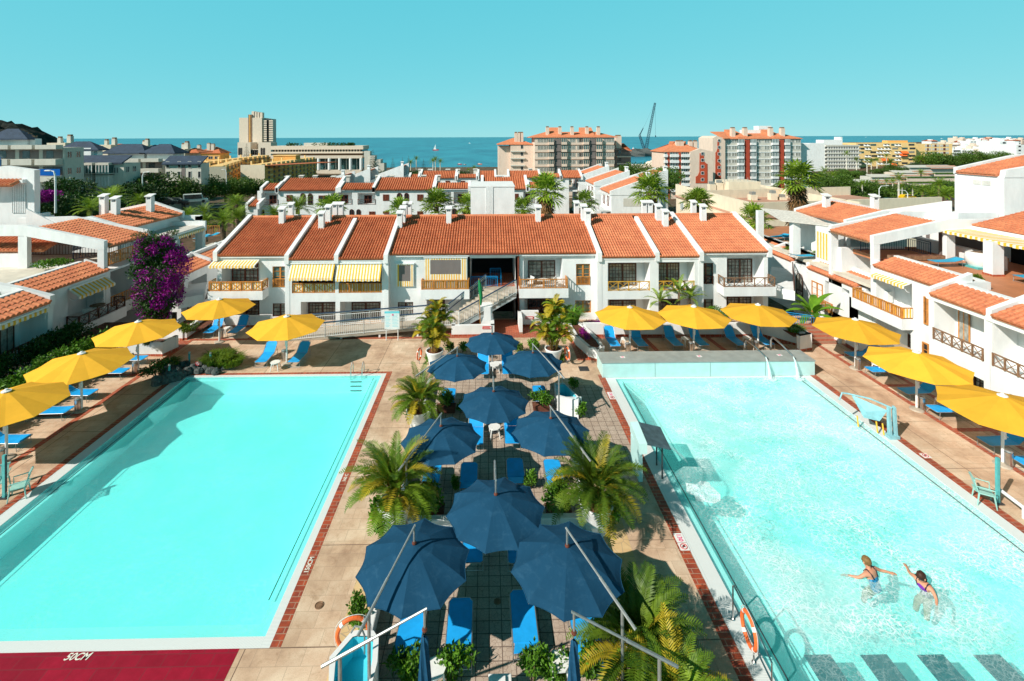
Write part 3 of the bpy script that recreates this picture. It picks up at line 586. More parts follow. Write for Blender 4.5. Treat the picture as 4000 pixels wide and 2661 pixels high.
low1 = rc('B2', 425, 925, 690, 1180); lowc = rc('B3', 1430, 905, 1820, 1180); lowb = rc('B3', 435, 910, 785, 1180); low7 = rc('B4', 1665, 882, 2040, 1180)
wins = [('B2', 820, 578, 970, 790, 1, 4, 'wood', 1), ('B2', 820, 955, 975, 1090, 1, 3, 'dwood', 0), ('B3', 152, 562, 272, 735, 2, 4, 'dwood', 0), ('B3', 140, 942, 298, 1075, 2, 3, 'dwood', 0),
  ('B3', 1960, 552, 2105, 765, 1, 4, 'wood', 1), ('B3', 1952, 925, 2115, 1052, 2, 3, 'wood', 0), ('B4', 1387, 543, 1533, 757, 1, 5, 'dwood', 2), ('B4', 1380, 912, 1530, 1030, 1, 3, 'dwood', 0)]
hol = [lg1, lgc, lg7, ent, low1, lowc, lowb, low7] + [rc(*w_[:5]) for w_ in wins]
zt = 4.80
wall_holes(wm, F0, X[0], X[1], -.9, zt, hol); wall_holes(wm, F0, X[3], X[4], -.9, zt, hol); wall_holes(wm, F0, X[6], X[7], -.9, zt, hol)
for a, dep in ((lg1, 1.3), (lgc, 1.2), (lg7, 1.2), (low1, 1.3), (lowc, 1.2), (lowb, 1.2), (low7, 1.2)): loggia(wm, F0, *a, dep)
FF = Fr((0, YF, 0), (1, 0, 0))
o2 = rc('B2', 1018, 552, 1462, 850, YF); o3 = rc('B2', 1495, 552, 1938, 848, YF); o5 = rc('B4', 455, 540, 885, 828, YF); o6 = rc('B4', 922, 535, 1342, 824, YF)
for (a, b_, o_, lo_) in ((X[1], X[2], o2, ('B2', 1110, 940, 1480, 1200)), (X[2], X[3], o3, ('B2', 1510, 938, 1930, 1200)), (X[4], X[5], o5, ('B4', 455, 915, 885, 1150)), (X[5], X[6], o6, ('B4', 915, 908, 1340, 1150))):
 l_ = rc(*lo_, YF); l_ = (max(l_[0], a + .1), min(l_[1], b_ - .1), -.9, l_[3]); o_ = (max(o_[0], a + .12), min(o_[1], b_ - .12), o_[2], o_[3])
 wall_holes(wm, FF, a, b_, -.9, 4.62, [o_, l_]); loggia(wm, FF, *o_, 1.25); loggia(wm, FF, *l_, 1.3)
for s in (X[0] + .15, X[7] - .15): wm.box(s - .15, s + .15, YW + .001, 44, -.9, 4.75)
for s in (X[1], X[3], X[4], X[6]): wm.box(s - .16, s + .16, YF - .02, YW + .4, -.9, 4.60)
wm.box(X[0], X[7], 43.7, 44, -.9, 4.75)
wm.box(ent[0] - .15, ent[0], YW, 38.5, -.9, 4.6); wm.box(ent[1], ent[1] + .15, YW, 38.5, -.9, 4.6)
wm.build('wall', 'white', MAIN)
mb = MB(); mb.box(ent[0], ent[1], 38.5, 38.7, -.9, 4.6); mb.build('entrance_back_wall', 'darkin', MAIN)
mb = MB(); mb.box(ent[0], ent[1], 34.9, 38.5, 2.0, 2.2); mb.build('entrance_landing', 'redt', MAIN); mb = MB(); mb.box(ent[0], ent[1], 34.3, 38.5, 4.45, 4.6); mb.build('entrance_ceiling', 'white', MAIN)
for c, x0, y0, x1, y1, nx, ny, mt, st in wins:
 r_ = rc(c, x0, y0, x1, y1); window(MAIN, F0, *r_, nx, ny, mt, 'teal' if st else 'curt', -.10, .06)
 if st == 1: railing(MAIN, F0, r_[0] + .02, r_[1] - .02, r_[2], .62, 'b', 'wood', .02, bay=3, name='window_rail', barp=.1)
 if st == 2: railing(MAIN, F0, r_[0] + .02, r_[1] - .02, r_[2], .58, 'x', 'dwood', .02, bay=.5, name='window_rail')
def door(c, x0, y0, x1, y1, dep, nx=3, ny=7, mt='dwood', Y=YW, pane='curt'):
 r_ = rc(c, x0, y0, x1, y1, Y + dep); window(MAIN, Fr((0, Y + dep, 0), (1, 0, 0)), *r_, nx, ny, mt, pane, .05, .075, name='glazed_door')
door('B2', 412, 548, 680, 800, 1.3, 3, 7, 'rwood'); door('B3', 1470, 515, 1747, 790, 1.2); door('B4', 1672, 498, 1926, 775, 1.2, 3, 8)
door('B2', 430, 928, 692, 1120, 1.3); door('B3', 1465, 908, 1747, 1120, 1.2, 3, 5, 'dwood', YW, 'glasst'); door('B3', 500, 912, 620, 1100, 1.2, 3, 5, 'dwood'); door('B4', 1668, 884, 1915, 1100, 1.2)
door('B2', 1190, 943, 1480, 1110, 1.3, 4, 5, 'dwood', YF); door('B2', 1632, 940, 1920, 1110, 1.3, 4, 5, 'dwood', YF)
door('B4', 462, 543, 745, 800, 1.25, 4, 7, 'dwood', YF); door('B4', 935, 538, 1183, 790, 1.25, 4, 7, 'dwood', YF); door('B4', 470, 918, 740, 1100, 1.3, 4, 5, 'dwood', YF); door('B4', 925, 912, 1180, 1100, 1.3, 4, 5, 'dwood', YF, 'glasst')
door('B2', 1040, 600, 1440, 840, 1.25, 4, 5, 'rwood', YF, 'glasst'); door('B2', 1520, 600, 1920, 840, 1.25, 4, 5, 'dwood', YF, 'glasst')
def arch(root, fr, u, z0, w_, h, d, mat='glasst', fm='dwood', name='arched_window'):
 pts = [(u - w_ / 2, z0), (u + w_ / 2, z0)] + [(u + w_ / 2 * cos(pi * k / 10), z0 + h - w_ / 2 + w_ / 2 * sin(pi * k / 10)) for k in range(11)]
 mb = MB(); mb.prism([fr.p(a, b_, d) for a, b_ in pts], fr.N * .04); mb.tube([fr.p(a, b_, d + .04) for a, b_ in pts + pts[:1]], .03, 4); fr.box(mb, u - .02, u + .02, z0, z0 + h, d + .03, d + .06)
 o = mb.build(name, fm, root); mb = MB(); q_ = [(u + (a - u) * .84, z0 + (b_ - z0) * .95 + .04) for a, b_ in pts]; mb.prism([fr.p(a, b_, d + .041) for a, b_ in q_], fr.N * .008); mb.build('pane', mat, o); return o
arch(MAIN, Fr((0, YW + 1.3, 0), (1, 0, 0)), mx_('B2', 300, YW + 1.3), ZF + .6, .38, 1.5, .03); arch(MAIN, Fr((0, YW + 1.2, 0), (1, 0, 0)), mx_('B4', 2030, YW + 1.2), ZF + .3, .42, 1.7, .03)
def balcony(root, fr, u0, u1, zb, zf, proj, style, mat, str_=None, h=.66, bay=.75, ret=True, d=0.):
 mb = MB(); fr.box(mb, u0, u1, zb, zf, d, d + proj); o = mb.build('balcony', 'white', root)
 railing(o, fr, u0 + .05, u1 - .05, zf, h, style, mat, d + proj - .06, proj - .1 if ret else 0, str_, bay); return o
P = .95; YB = YW - P
a = rc('B2', 160, 835, 720, 920, YB); balcony(MAIN, F0, a[0], a[1], a[2], a[3], P, 'x', 'wood', .085)
a = rc('B3', 375, 818, 872, 912, YW - .6); balcony(MAIN, F0, a[0], a[1], a[2], a[3], .6, 'b', 'wood', .085)
a = rc('B3', 1380, 808, 1883, 898, YB); balcony(MAIN, F0, a[0], a[1], a[2], a[3], P, 'b', 'wood')
a = rc('B4', 1640, 792, 2175, 880, YB); balcony(MAIN, F0, a[0], a[1], a[2], a[3], P, 'x', 'gwood')
railing(MAIN, FF, o2[0], o2[1], o2[2], .68, 'x', 'wood', -.06, 0, .085); railing(MAIN, FF, o3[0], o3[1], o3[2], .68, 'b', 'wood', -.06, 0, .085, barp=.11)
M['ywood'] = plain('golden_varnished_wood', (.62, .33, .04), .45, .15, 6)
railing(MAIN, FF, o5[0], o5[1], o5[2] + .02, .66, 'x', 'ywood', -.04); railing(MAIN, FF, o6[0], o6[1], o6[2] + .02, .66, 'x', 'ywood', -.04)
a = rc('B2', 240, 480, 705, 545, YW); awning(MAIN, F0, a[0] - .1, a[1] - .1, 4.42, .75, .22, 0)
awning(MAIN, FF, o2[0] - .05, o2[1], o2[3] + .02, .55, .85, 0, .10); awning(MAIN, FF, o3[0] - .05, o3[1], o3[3] + .02, .55, .9, 0, .10)
def blind(c, x0, y0, x1, y1, h0, k0, h1, k1, d):
 r_ = rc(c, x0, y0, x1, y1, YW - d); s = rc(c, h0, k0, h1, k1, YW - d); mb = MB(); f = F0
 for a in ((r_[0], s[0], r_[2], r_[3]), (s[1], r_[1], r_[2], r_[3]), (s[0], s[1], r_[2], s[2]), (s[0], s[1], s[3], r_[3])): striped(mb, f, *a, d, .085)
 mb.cur = 0; o = mb.build('drop_blind', ['whc', 'yel'], MAIN); mb = MB(); f.box(mb, s[0], s[1], s[2], s[3], d - .012, d - .006); mb.build('mesh_panel', 'brownw', o)
 mb = MB(); f.box(mb, r_[0] - .06, r_[1] + .06, r_[3], r_[3] + .07, 0, d + .05); mb.build('blind_case', 'wmetal', o)
blind('B3', 122, 556, 302, 782, 152, 566, 270, 728, .12); blind('B3', 412, 494, 845, 742, 472, 512, 785, 656, .12)
UX = V((1, 0, 0)); sl = V((0, 1, .356)).normalized(); LN = math.hypot(1, .356)
for i in range(7):
 e = 33.5 if i in (1, 2, 4, 5) else 34.0; a, b_ = X[i] + .12, X[i + 1] - .12
 tile_roof(MAIN, (a, e, zroof(e)), UX, sl, b_ - a, (39 - e) * LN, .19, .37, 'tile2' if i > 3 else 'tile')  # left units get the darker tile: ridge shading put into the colour
 mb = MB(); mb.box(a, b_, e + .06, e + .4, zroof(e) - .22, zroof(e) - .05); mb.build('eave_fascia', 'white', MAIN)
mb = MB(); mb.quad((X[0], 39, 6.62), (X[7], 39, 6.62), (X[7], 44, 4.85), (X[0], 44, 4.85)); mb.quad((X[0], 44, 4.8), (X[7], 44, 4.8), (X[7], 39, 6.5), (X[0], 39, 6.5)); mb.build('rear_roof', 'tile', MAIN)
mb = MB(); k = X[0]
while k < X[7] - .1: mb.tube([(k, 39, zroof(39) + .07), (k + .42, 39, zroof(39) + .055)], .12, 8); k += .40
mb.build('ridge_tiles', 'tile2', MAIN)
for i, x in enumerate(X):
 e = 33.45; top = 39.0 if i not in (2, 5) else 38.3
 pts = [(x, e, 4.3), (x, top, 6.1), (x, top, zroof(top) + .30), (x, e, zroof(e) + .30)]
 if i in (0, 7): e = 33.95; pts = [(x, e, 4.4), (x, 44, 4.4), (x, 44, 5.0), (x, 39, zroof(39) + .28), (x, e, zroof(e) + .28)]
 parapet(MAIN, pts, .3, UX)
def on_roof(c, x, y):
 r_ = ray(c, x, y); t_ = (4.81 - .356 * 34 - H) / (r_[2] - .356 * r_[1]); return V((r_[0] * t_, r_[1] * t_, H + r_[2] * t_))
for c, x, y in (('B2', 910, 150), ('B2', 1315, 198), ('B2', 1385, 128), ('B3', 157, 195), ('B3', 190, 140), ('B3', 660, 145), ('B3', 1575, 132), ('B3', 2085, 172), ('B3', 2042, 120), ('B4', 1050, 178), ('B4', 978, 120), ('B4', 1438, 122)):
 chimney_at(MAIN, on_roof(c, x, y) + V((0, .2, .02)))
for c, x, v_ in (('B2', 1015, 0), ('B2', 1465, 0), ('B2', 1525, 0), ('B3', 225, 0), ('B3', 262, 0), ('A3', 828, 0), ('A3', 1450, 0), ('A3', 1505, 0), ('A3', 1905, 0)):
 p_ = atY(c, x, 800, 41.3); chimney_at(MAIN, (p_.x, 41.3, 5.95), .38, 1.35)
for x in (-15.6, -8.6, -4.2, 9.6, 13.4): parapet(MAIN, [(x, 39.6, 6.2), (x + .9, 43, 5.3), (x + .9, 43, 6.1), (x, 39.6, 6.75)], .3, UX)
mb = MB(); a = atY('B3', 1372, 470, 34.15); mb.tube([(a.x, 34.12, 4.75), (a.x, 34.12, .0)], .07, 6); mb.tube([(atY('B3', 850, 455, 34).x, 33.93, 4.78), (a.x, 33.93, 4.78)], .07, 6); mb.build('drainpipe', 'rwood', MAIN)
t_ = thing('roof_block', 'plain white stair block with pale louvred door standing behind the main roof ridge', 'stair tower', (4, 46, 0)); a = atY('B3', 885, 40, 46); b_ = atY('B3', 1332, 40, 46); c_ = atY('A2', 2210, 780, 46)
mb = MB(); mb.box(a.x, b_.x, 46, 51, 2, c_.z); mb.build('wall', 'white', t_); mb = MB(); mb.box(a.x - .05, b_.x + .05, 45.95, 51, c_.z, c_.z + .08); mb.build('coping', 'white', t_)
a1 = atY('B3', 1040, 0, 46); b1 = atY('B3', 1115, 0, 46); mb = MB(); f = Fr((0, 45.99, 0), (1, 0, 0)); f.box(mb, a1.x, b1.x, 5.5, 8.3, 0, .03)
for k in range(6): u = lerp(a1.x, b1.x, (k + .5) / 6); f.box(mb, u - .02, u + .02, 5.5, 8.2, .03, .05)
mb.build('louvred_door', 'wmetal', t_)
def metal_rail(mb, P, h, mat=None, bar=.13, mid=True):
 """metal railing along a 3D polyline of floor points"""
 for a, b_ in zip(P, P[1:]):
  a, b_ = V(a), V(b_); up = V((0, 0, h)); L = (b_ - a).length; n = max(1, round(L / bar))
  mb.tube([a + up, b_ + up], .028, 5); mb.tube([a + V((0, 0, .08)), b_ + V((0, 0, .08))], .02, 4); mb.tube([a + up * .86, b_ + up * .86], .018, 4)
  for i in range(1, n): p = a.lerp(b_, i / n); mb.tube([p + V((0, 0, .08)), p + up * .86], .012, 4, cap=False)
  for p in (a, b_): mb.tube([p, p + up], .03, 5)
t_ = thing('blue_railing', 'bright blue metal railing in the dark stair opening of the main building', 'railing', (0, 35, 2.2)); mb = MB()
z_ = 2.2; pA = atY('B3', 885, 690, 34.9); metal_rail(mb, [(pA.x, 34.95, z_), (atY('B3', 1158, 690, 34.95).x, 34.95, z_)], .72); mb.build('front_rail', 'bmetal', t_)
mb = MB(); metal_rail(mb, [(atY('B3', 1085, 650, 36).x, 36.6, z_), (atY('B3', 1192, 650, 36).x, 36.6, z_), (atY('B3', 1192, 650, 36).x, 35.2, z_)], .85); mb.build('rear_rail', 'bmetal', t_)
t_ = thing('access_ramp', 'long grey ramp with white railings rising in front of the main building', 'ramp', (-8, 32, 0))
RA, RB, RC, RD = V((-12.9, 31.05, .02)), V((-3.15, 31.7, .62)), V((-3.15, 33.1, .62)), V((-12.9, 32.9, .02))
mb = MB(); dz = V((0, 0, .14)); mb.hexa([RA - dz, RB - dz, RC - dz, RD - dz, RA, RB, RC, RD]); mb.box(-3.15, -1.9, 31.7, 33.1, .48, .62); mb.build('ramp_slab', 'pave', t_)
mb = MB()
for k in (.35, .6, .85): p = RA.lerp(RB, k); mb = MB(); mb.box(p.x - .06, p.x + .06, p.y + .05, p.y + .17, 0, p.z - .14); mb.build('support_post', 'wmetal', t_)
mb = MB(); metal_rail(mb, [RA, RA.lerp(RB, .25), RA.lerp(RB, .5), RA.lerp(RB, .75), RB, V((-1.9, 31.7, .62))], .92); mb.build('front_railing', 'wmetal', t_)
mb = MB(); metal_rail(mb, [RD, RD.lerp(RC, .25), RD.lerp(RC, .5), RD.lerp(RC, .75), RC, V((-2.7, 33.1, .62))], .92); mb.build('rear_railing', 'wmetal', t_)
mb = MB()
for A, B in ((RA, RB), (RD, RC)):
 up = V((0, -.03, .98)); mb.tube([A + up, B + up], .035, 6)
mb.build('handrail', 'nmetal', t_)
t_ = thing('outdoor_staircase', 'straight outdoor staircase with white railings and dark handrails climbing to the stair opening', 'staircase', (0, 33, 0))
S0, S1, E0, E1 = V((-1.9, 31.75, .62)), V((-2.7, 33.1, .62)), V((1.95, 33.3, 2.2)), V((-.15, 34.6, 2.2))
N_ = 11; mb = MB()
for k in range(N_):
 a, b_, c_, d_ = S0.lerp(E0, k / N_), S0.lerp(E0, (k + 1) / N_), S1.lerp(E1, (k + 1) / N_), S1.lerp(E1, k / N_); z1 = .62 + (2.2 - .62) * (k + 1) / N_
 mb.hexa([V((p.x, p.y, z1 - .24)) for p in (a, b_, c_, d_)] + [V((p.x, p.y, z1)) for p in (a, b_, c_, d_)])
mb.hexa([V((p[0], p[1], 2.0)) for p in ((1.95, 33.3), (2.2, 34.9), (-1.1, 34.9), (-.15, 34.6))] + [V((p[0], p[1], 2.2)) for p in ((1.95, 33.3), (2.2, 34.9), (-1.1, 34.9), (-.15, 34.6))]); mb.build('steps', 'pave', t_)
mb = MB(); metal_rail(mb, [S0, S0.lerp(E0, .33), S0.lerp(E0, .66), E0], .92); mb.build('front_railing', 'wmetal', t_)
mb = MB(); metal_rail(mb, [S1, S1.lerp(E1, .33), S1.lerp(E1, .66), E1], .92); mb.build('rear_railing', 'wmetal', t_)
mb = MB(); up = V((0, -.04, .98)); mb.tube([S0 + up, E0 + up], .035, 6); mb.tube([S1 + up, E1 + up], .035, 6); mb.tube([S1 + up * .6, E1 + up * .6], .03, 6); mb.build('handrail', 'nmetal', t_)
mb = MB(); mb.prism([S0 + V((0, .0, -.3)), E0 + V((0, 0, -.3)), E0 + V((0, 0, .0)), S0 + V((0, 0, 0))], (0, .06, 0)); mb.build('stringer', 'wmetal', t_)
def wallpath(name, label, cat, P, h, th=.22, plinth=True, mat='white', close=False):
 r_ = thing(name, label, cat, (P[0][0], P[0][1], 0)); mb = MB(); pb = MB()
 P = [V((p[0], p[1], 0)) for p in P]
 if close: P = P + [P[0]]
 for a, b_ in zip(P, P[1:]):
  d = (b_ - a).normalized(); n_ = V((-d.y, d.x, 0)) * th / 2; a2, b2 = a - d * (th / 2 - .001), b_ + d * (th / 2 - .001); z0 = V((0, 0, .14 if plinth else 0)); z1 = V((0, 0, h))
  mb.hexa([a2 - n_ + z0, b2 - n_ + z0, b2 + n_ + z0, a2 + n_ + z0, a2 - n_ + z1, b2 - n_ + z1, b2 + n_ + z1, a2 + n_ + z1])
  if plinth: n2 = n_ * 1.05; z2 = V((0, 0, .14)); pb.hexa([a2 - n2, b2 - n2, b2 + n2, a2 + n2, a2 - n2 + z2, b2 - n2 + z2, b2 + n2 + z2, a2 + n2 + z2])
 mb.build('wall', mat, r_)
 if plinth: pb.build('plinth', 'redt', r_)
 return r_
def soilbox(r_, x0, x1, y0, y1, z): mb = MB(); mb.box(x0, x1, y0, y1, z - .05, z); mb.build('soil', 'soil', r_)
g = lambda c, x, y, z=0: atZ(c, x, y, z)
w1 = [g('D5', 925, 400), g('D5', 1285, 140), g('B2', 790, 1190)]
r_ = wallpath('planter_wall', 'low white wall with red plinth behind the two loungers of the left corner', 'garden wall', w1, .75)
w0 = g('D5', 545, 385); r_ = wallpath('raised_planter', 'white raised planter with leafy shrub and wall lamp at the left corner', 'planter', [(w1[0].x - .2, w1[0].y - .05), (w0.x, w0.y), (w0.x - .2, w0.y + 2.2)], .72)
soilbox(r_, w0.x, w1[0].x + .8, w0.y + .1, w0.y + 2, .5)
a = g('D5', 445, 730); r_ = wallpath('raised_planter', 'white raised planter box with red plinth under the yellow parasol nearest the bougainvillea', 'planter', [(a.x - 2.6, a.y + .05), (a.x, a.y), (a.x + .25, a.y + .8), (a.x - 2.6, a.y + .85)], .85, close=True); soilbox(r_, a.x - 2.5, a.x + .1, a.y + .1, a.y + .75, .7)
r_ = wallpath('planter_wall', 'long low white wall with red plinth behind the six back loungers', 'garden wall', [(6.3, 31.45), (17.9, 31.2)], .85); soilbox(r_, 6.4, 8.6, 31.6, 32.2, .7)
a, b_ = g('C3', 1905, 375), g('C3', 2055, 495); r_ = wallpath('raised_planter', 'white planter with rounded end beside the red steps on the right', 'planter', [(17.9, 31.2), (a.x + .7, b_.y + .3), (b_.x + .1, b_.y), (b_.x + .8, b_.y + .2), (b_.x + .9, b_.y + 1), (19.4, 31.3)], .95); soilbox(r_, 18.6, 19.9, 29.2, 31, .8)
q0, q1 = g('C3', 290, 510), g('C3', 205, 420); pts_ = [(5.95, 28.2), (6.35, 27.95), (6.7, 28.3), (6.65, 29.4), (6.2, 31.5), (5.6, 33.0), (5.35, 31.6), (5.5, 29.8)]
r_ = wallpath('raised_planter', 'white boat shaped planter with purple plants between the entrance and the yellow parasols', 'planter', pts_, .7, .18, close=True)
mb = MB(); mb.add([(x, y, .58) for x, y in pts_], [tuple(range(8))]); mb.build('soil', 'soil', r_)
a, b_ = g('B3', 707, 1288), g('B3', 1108, 1282); r_ = wallpath('entrance_wall', 'low white wall with a small red sign left of the red entrance path', 'garden wall', [(a.x, a.y + .3), (a.x, a.y), (b_.x, b_.y), (b_.x, b_.y + 1.8)], .72)
p_ = atY('B3', 1052, 1203, b_.y - .125); mb = MB(); f = Fr((0, b_.y - .12, 0), (1, 0, 0)); f.box(mb, p_.x - .3, p_.x + .3, p_.z - .09, p_.z + .09, 0, .02); s_ = mb.build('wall_sign', 'red', r_)
mb = MB(); f.box(mb, p_.x - .25, p_.x + .12, p_.z - .03, p_.z + .0, .02, .024); f.box(mb, p_.x + .17, p_.x + .25, p_.z - .05, p_.z + .05, .02, .024); mb.build('sign_lettering', 'plastic', s_)
a = atY('B3', 982, 1190, 32.4); b_ = atY('B3', 1105, 985, 32.4); r_ = thing('white_pillar', 'square white masonry pillar with sloping top between stair and red entrance path', 'pillar', (a.x, 32.4, 0)); mb = MB(); mb.box(a.x, b_.x, 32.4, 33.1, 0, b_.z - .12); mb.prism([(a.x, 32.4, b_.z - .12), (a.x, 33.1, b_.z - .12), (a.x, 33.1, b_.z + .05), (a.x, 32.4, b_.z - .05)], (b_.x - a.x, 0, 0)); mb.build('pillar_body', 'white', r_)
a, b_ = g('B3', 1400, 1285), g('B3', 1555, 1160); x0 = a.x; r_ = wallpath('entrance_wall', 'low white L shaped wall with a red sign right of the red entrance path', 'garden wall', [(x0, 31.9), (x0, 33.2), (atY('B3', 1560, 1100, 33.2).x, 33.2)], 1.05)
p_ = atY('B3', 1485, 1102, 33.08); f = Fr((0, 33.085, 0), (1, 0, 0)); mb = MB(); f.box(mb, p_.x - .28, p_.x + .28, p_.z - .09, p_.z + .09, 0, .02); s_ = mb.build('wall_sign', 'red', r_); mb = MB(); f.box(mb, p_.x - .22, p_.x + .22, p_.z - .04, p_.z + .04, .02, .024); mb.build('sign_lettering', 'plastic', s_)
r_ = wallpath('planter_wall', 'low white wall behind the palm right of the entrance', 'garden wall', [(3.4, 33.1), (5.3, 33.1)], .7)
def board(c, x0, y0, x1, y1, Y, label):
 a = atY(c, x0, y0, Y); b_ = atY(c, x1, y1, Y); r_ = thing('notice_board', label, 'notice board', ((a.x + b_.x) / 2, Y, b_.z)); f = Fr((0, Y, 0), (1, 0, 0)); mb = MB(); f.box(mb, a.x, b_.x, b_.z, a.z, -.03, 0); mb.build('panel', 'paper', r_)
 W_, H_ = b_.x - a.x, a.z - b_.z; mb = MB(); f.box(mb, a.x, b_.x, a.z - H_ * .12, a.z, 0, .006)
 for k in range(9):
  z = a.z - H_ * (.2 + .082 * k)
  f.box(mb, a.x + W_ * .07, a.x + W_ * (.40 - .05 * (k % 3)), z - .018, z, 0, .006); f.box(mb, a.x + W_ * .52, a.x + W_ * (.92 - .06 * (k % 2)), z - .018, z, 0, .006)
 mb.build('print', 'cyant', r_); mb = MB(); mb.ring(f.p(a.x + W_ * .55, a.z - H_ * .2, .004), .04, .02, (1, 0, 0), (0, 0, 1), 10, 4); mb.build('red_emblem', 'magt', r_)
 mb = MB(); mb.tube([(a.x + .1, Y + .06, 0), (a.x + .1, Y + .06, b_.z + .1)], .03, 5); mb.tube([(b_.x - .1, Y + .06, 0), (b_.x - .1, Y + .06, b_.z + .1)], .03, 5); mb.build('stand', 'wmetal', r_)
board('B3', 5, 1036, 158, 1216, 31.0, 'pale notice board with cyan print fixed on the ramp railing'); board('B3', 1755, 990, 1900, 1140, 32.9, 'pale notice board with cyan print and pink dot behind the right palm')
a = atY('B3', 985, 985, 31.9); r_ = thing('flag', 'furled green flag on a pole in front of the stair', 'flag', (a.x, 31.9, 0)); z1 = atY('B3', 975, 700, 31.9).z; mb = MB(); mb.tube([(a.x, 31.9, 0), (a.x - .1, 31.9, z1)], .025, 6); mb.build('pole', 'wood', r_)
mb = MB(); mb.tube([(a.x - .09, 31.88, z1 - .1), (a.x - .02, 31.86, z1 - .6), (a.x + .04, 31.86, z1 - 1.2), (a.x + .02, 31.88, z1 - 1.75)], [.05, .13, .12, .05], 7); mb.build('flag_cloth', 'green', r_)
def mk_yellow():
 r_ = thing('parasol', 'yellow octagonal parasol', 'parasol'); mb = MB(); n = 8; R_ = 2.1; zt_, zr = 2.72, 2.16
 rings = [(.12, zt_), (.75, zt_ - .17), (1.45, zt_ - .37), (R_, zr)]; vs = []
 for ri, (r0, z) in enumerate(rings):
  for k in range(n * 4):
   a = R(22.5) + 2 * pi * k / (n * 4); j = k % 4; e = min(j, 4 - j) / 2; chord = cos(pi / n) / cos((j - 2) * pi / (n * 2)) if True else 1
   rr = r0 * chord * (1 - .02 * e * (ri / 3)); vs.append((rr * cos(a), rr * sin(a), z - .035 * e * ri / 3))
 W_ = n * 4
 mb.add(vs, [(i * W_ + k, (i + 1) * W_ + k, (i + 1) * W_ + (k + 1) % W_, i * W_ + (k + 1) % W_) for i in range(3) for k in range(W_)])
 o = mb.build('canopy', 'ycan', r_); 
 sm = o.modifiers.new('thickness', 'SOLIDIFY'); sm.thickness = .012
 mb = MB(); mb.lathe([(.30, 0), (.26, .05), (.07, .09), (.055, .12)], 16); mb.build('base', 'pave', r_)
 mb = MB(); mb.tube([(0, 0, .08), (0, 0, zt_ + .02)], .05, 10); mb.build('pole', 'wmetal', r_)
 mb = MB(); mb.box(-.06, .06, -.09, .0, 1.05, 1.35); mb.tube([(0, -.09, 1.2), (.0, -.2, 1.2)], .015, 5); mb.build('crank', 'wmetal', r_)
 mb = MB(); mb.lathe([(.17, 0), (.16, .03), (.07, .05), (.05, .10), (.0, .11)], 16, (0, 0, zt_ + .005)); mb.build('cap', 'plastic', r_)
 for k in range(n):
  a = R(22.5) + 2 * pi * k / n; mb = MB(); mb.tube([(.05 * cos(a), .05 * sin(a), zt_ - .05), (R_ * .99 * cos(a), R_ * .99 * sin(a), zr - .03)], .012, 4); mb.build('rib', 'alu', r_)
 return r_
YS = Stock(mk_yellow); GY = 'yellow parasols round the pools'
for c, x, y, dz, lab in (('F', 15, 1055, -2, 'yellow parasol cut by the left edge of the photo, nearest beside the left pool'), ('F', 188, 945, 3, 'second yellow parasol from the left foreground, by the long side of the left pool'),
  ('F', 318, 853, 0, 'yellow parasol below the balcony table, beside the rocks of the left pool'), ('F', 505, 788, -3, 'yellow parasol next to the bougainvillea at the back left corner'),
  ('F', 660, 838, 2, 'yellow parasol in front of the ramp, over two light blue loungers'), ('F', 1450, 812, 0, 'leftmost of the three yellow parasols behind the waterfall counter'),
  ('F', 1597, 810, 4, 'middle one of the three yellow parasols behind the waterfall counter'), ('F', 1745, 805, -3, 'rightmost of the three yellow parasols behind the waterfall counter, by the banana plant'),
  ('F', 1969, 848, 2, 'yellow parasol beside the red steps at the far right corner'), ('F', 2110, 943, -2, 'yellow parasol behind the pool lift on the right side'), ('F', 2308, 1070, 3, 'yellow parasol cut by the right edge of the photo')):
 YS.put(atZ(c, x, y), R(dz), lab, GY)
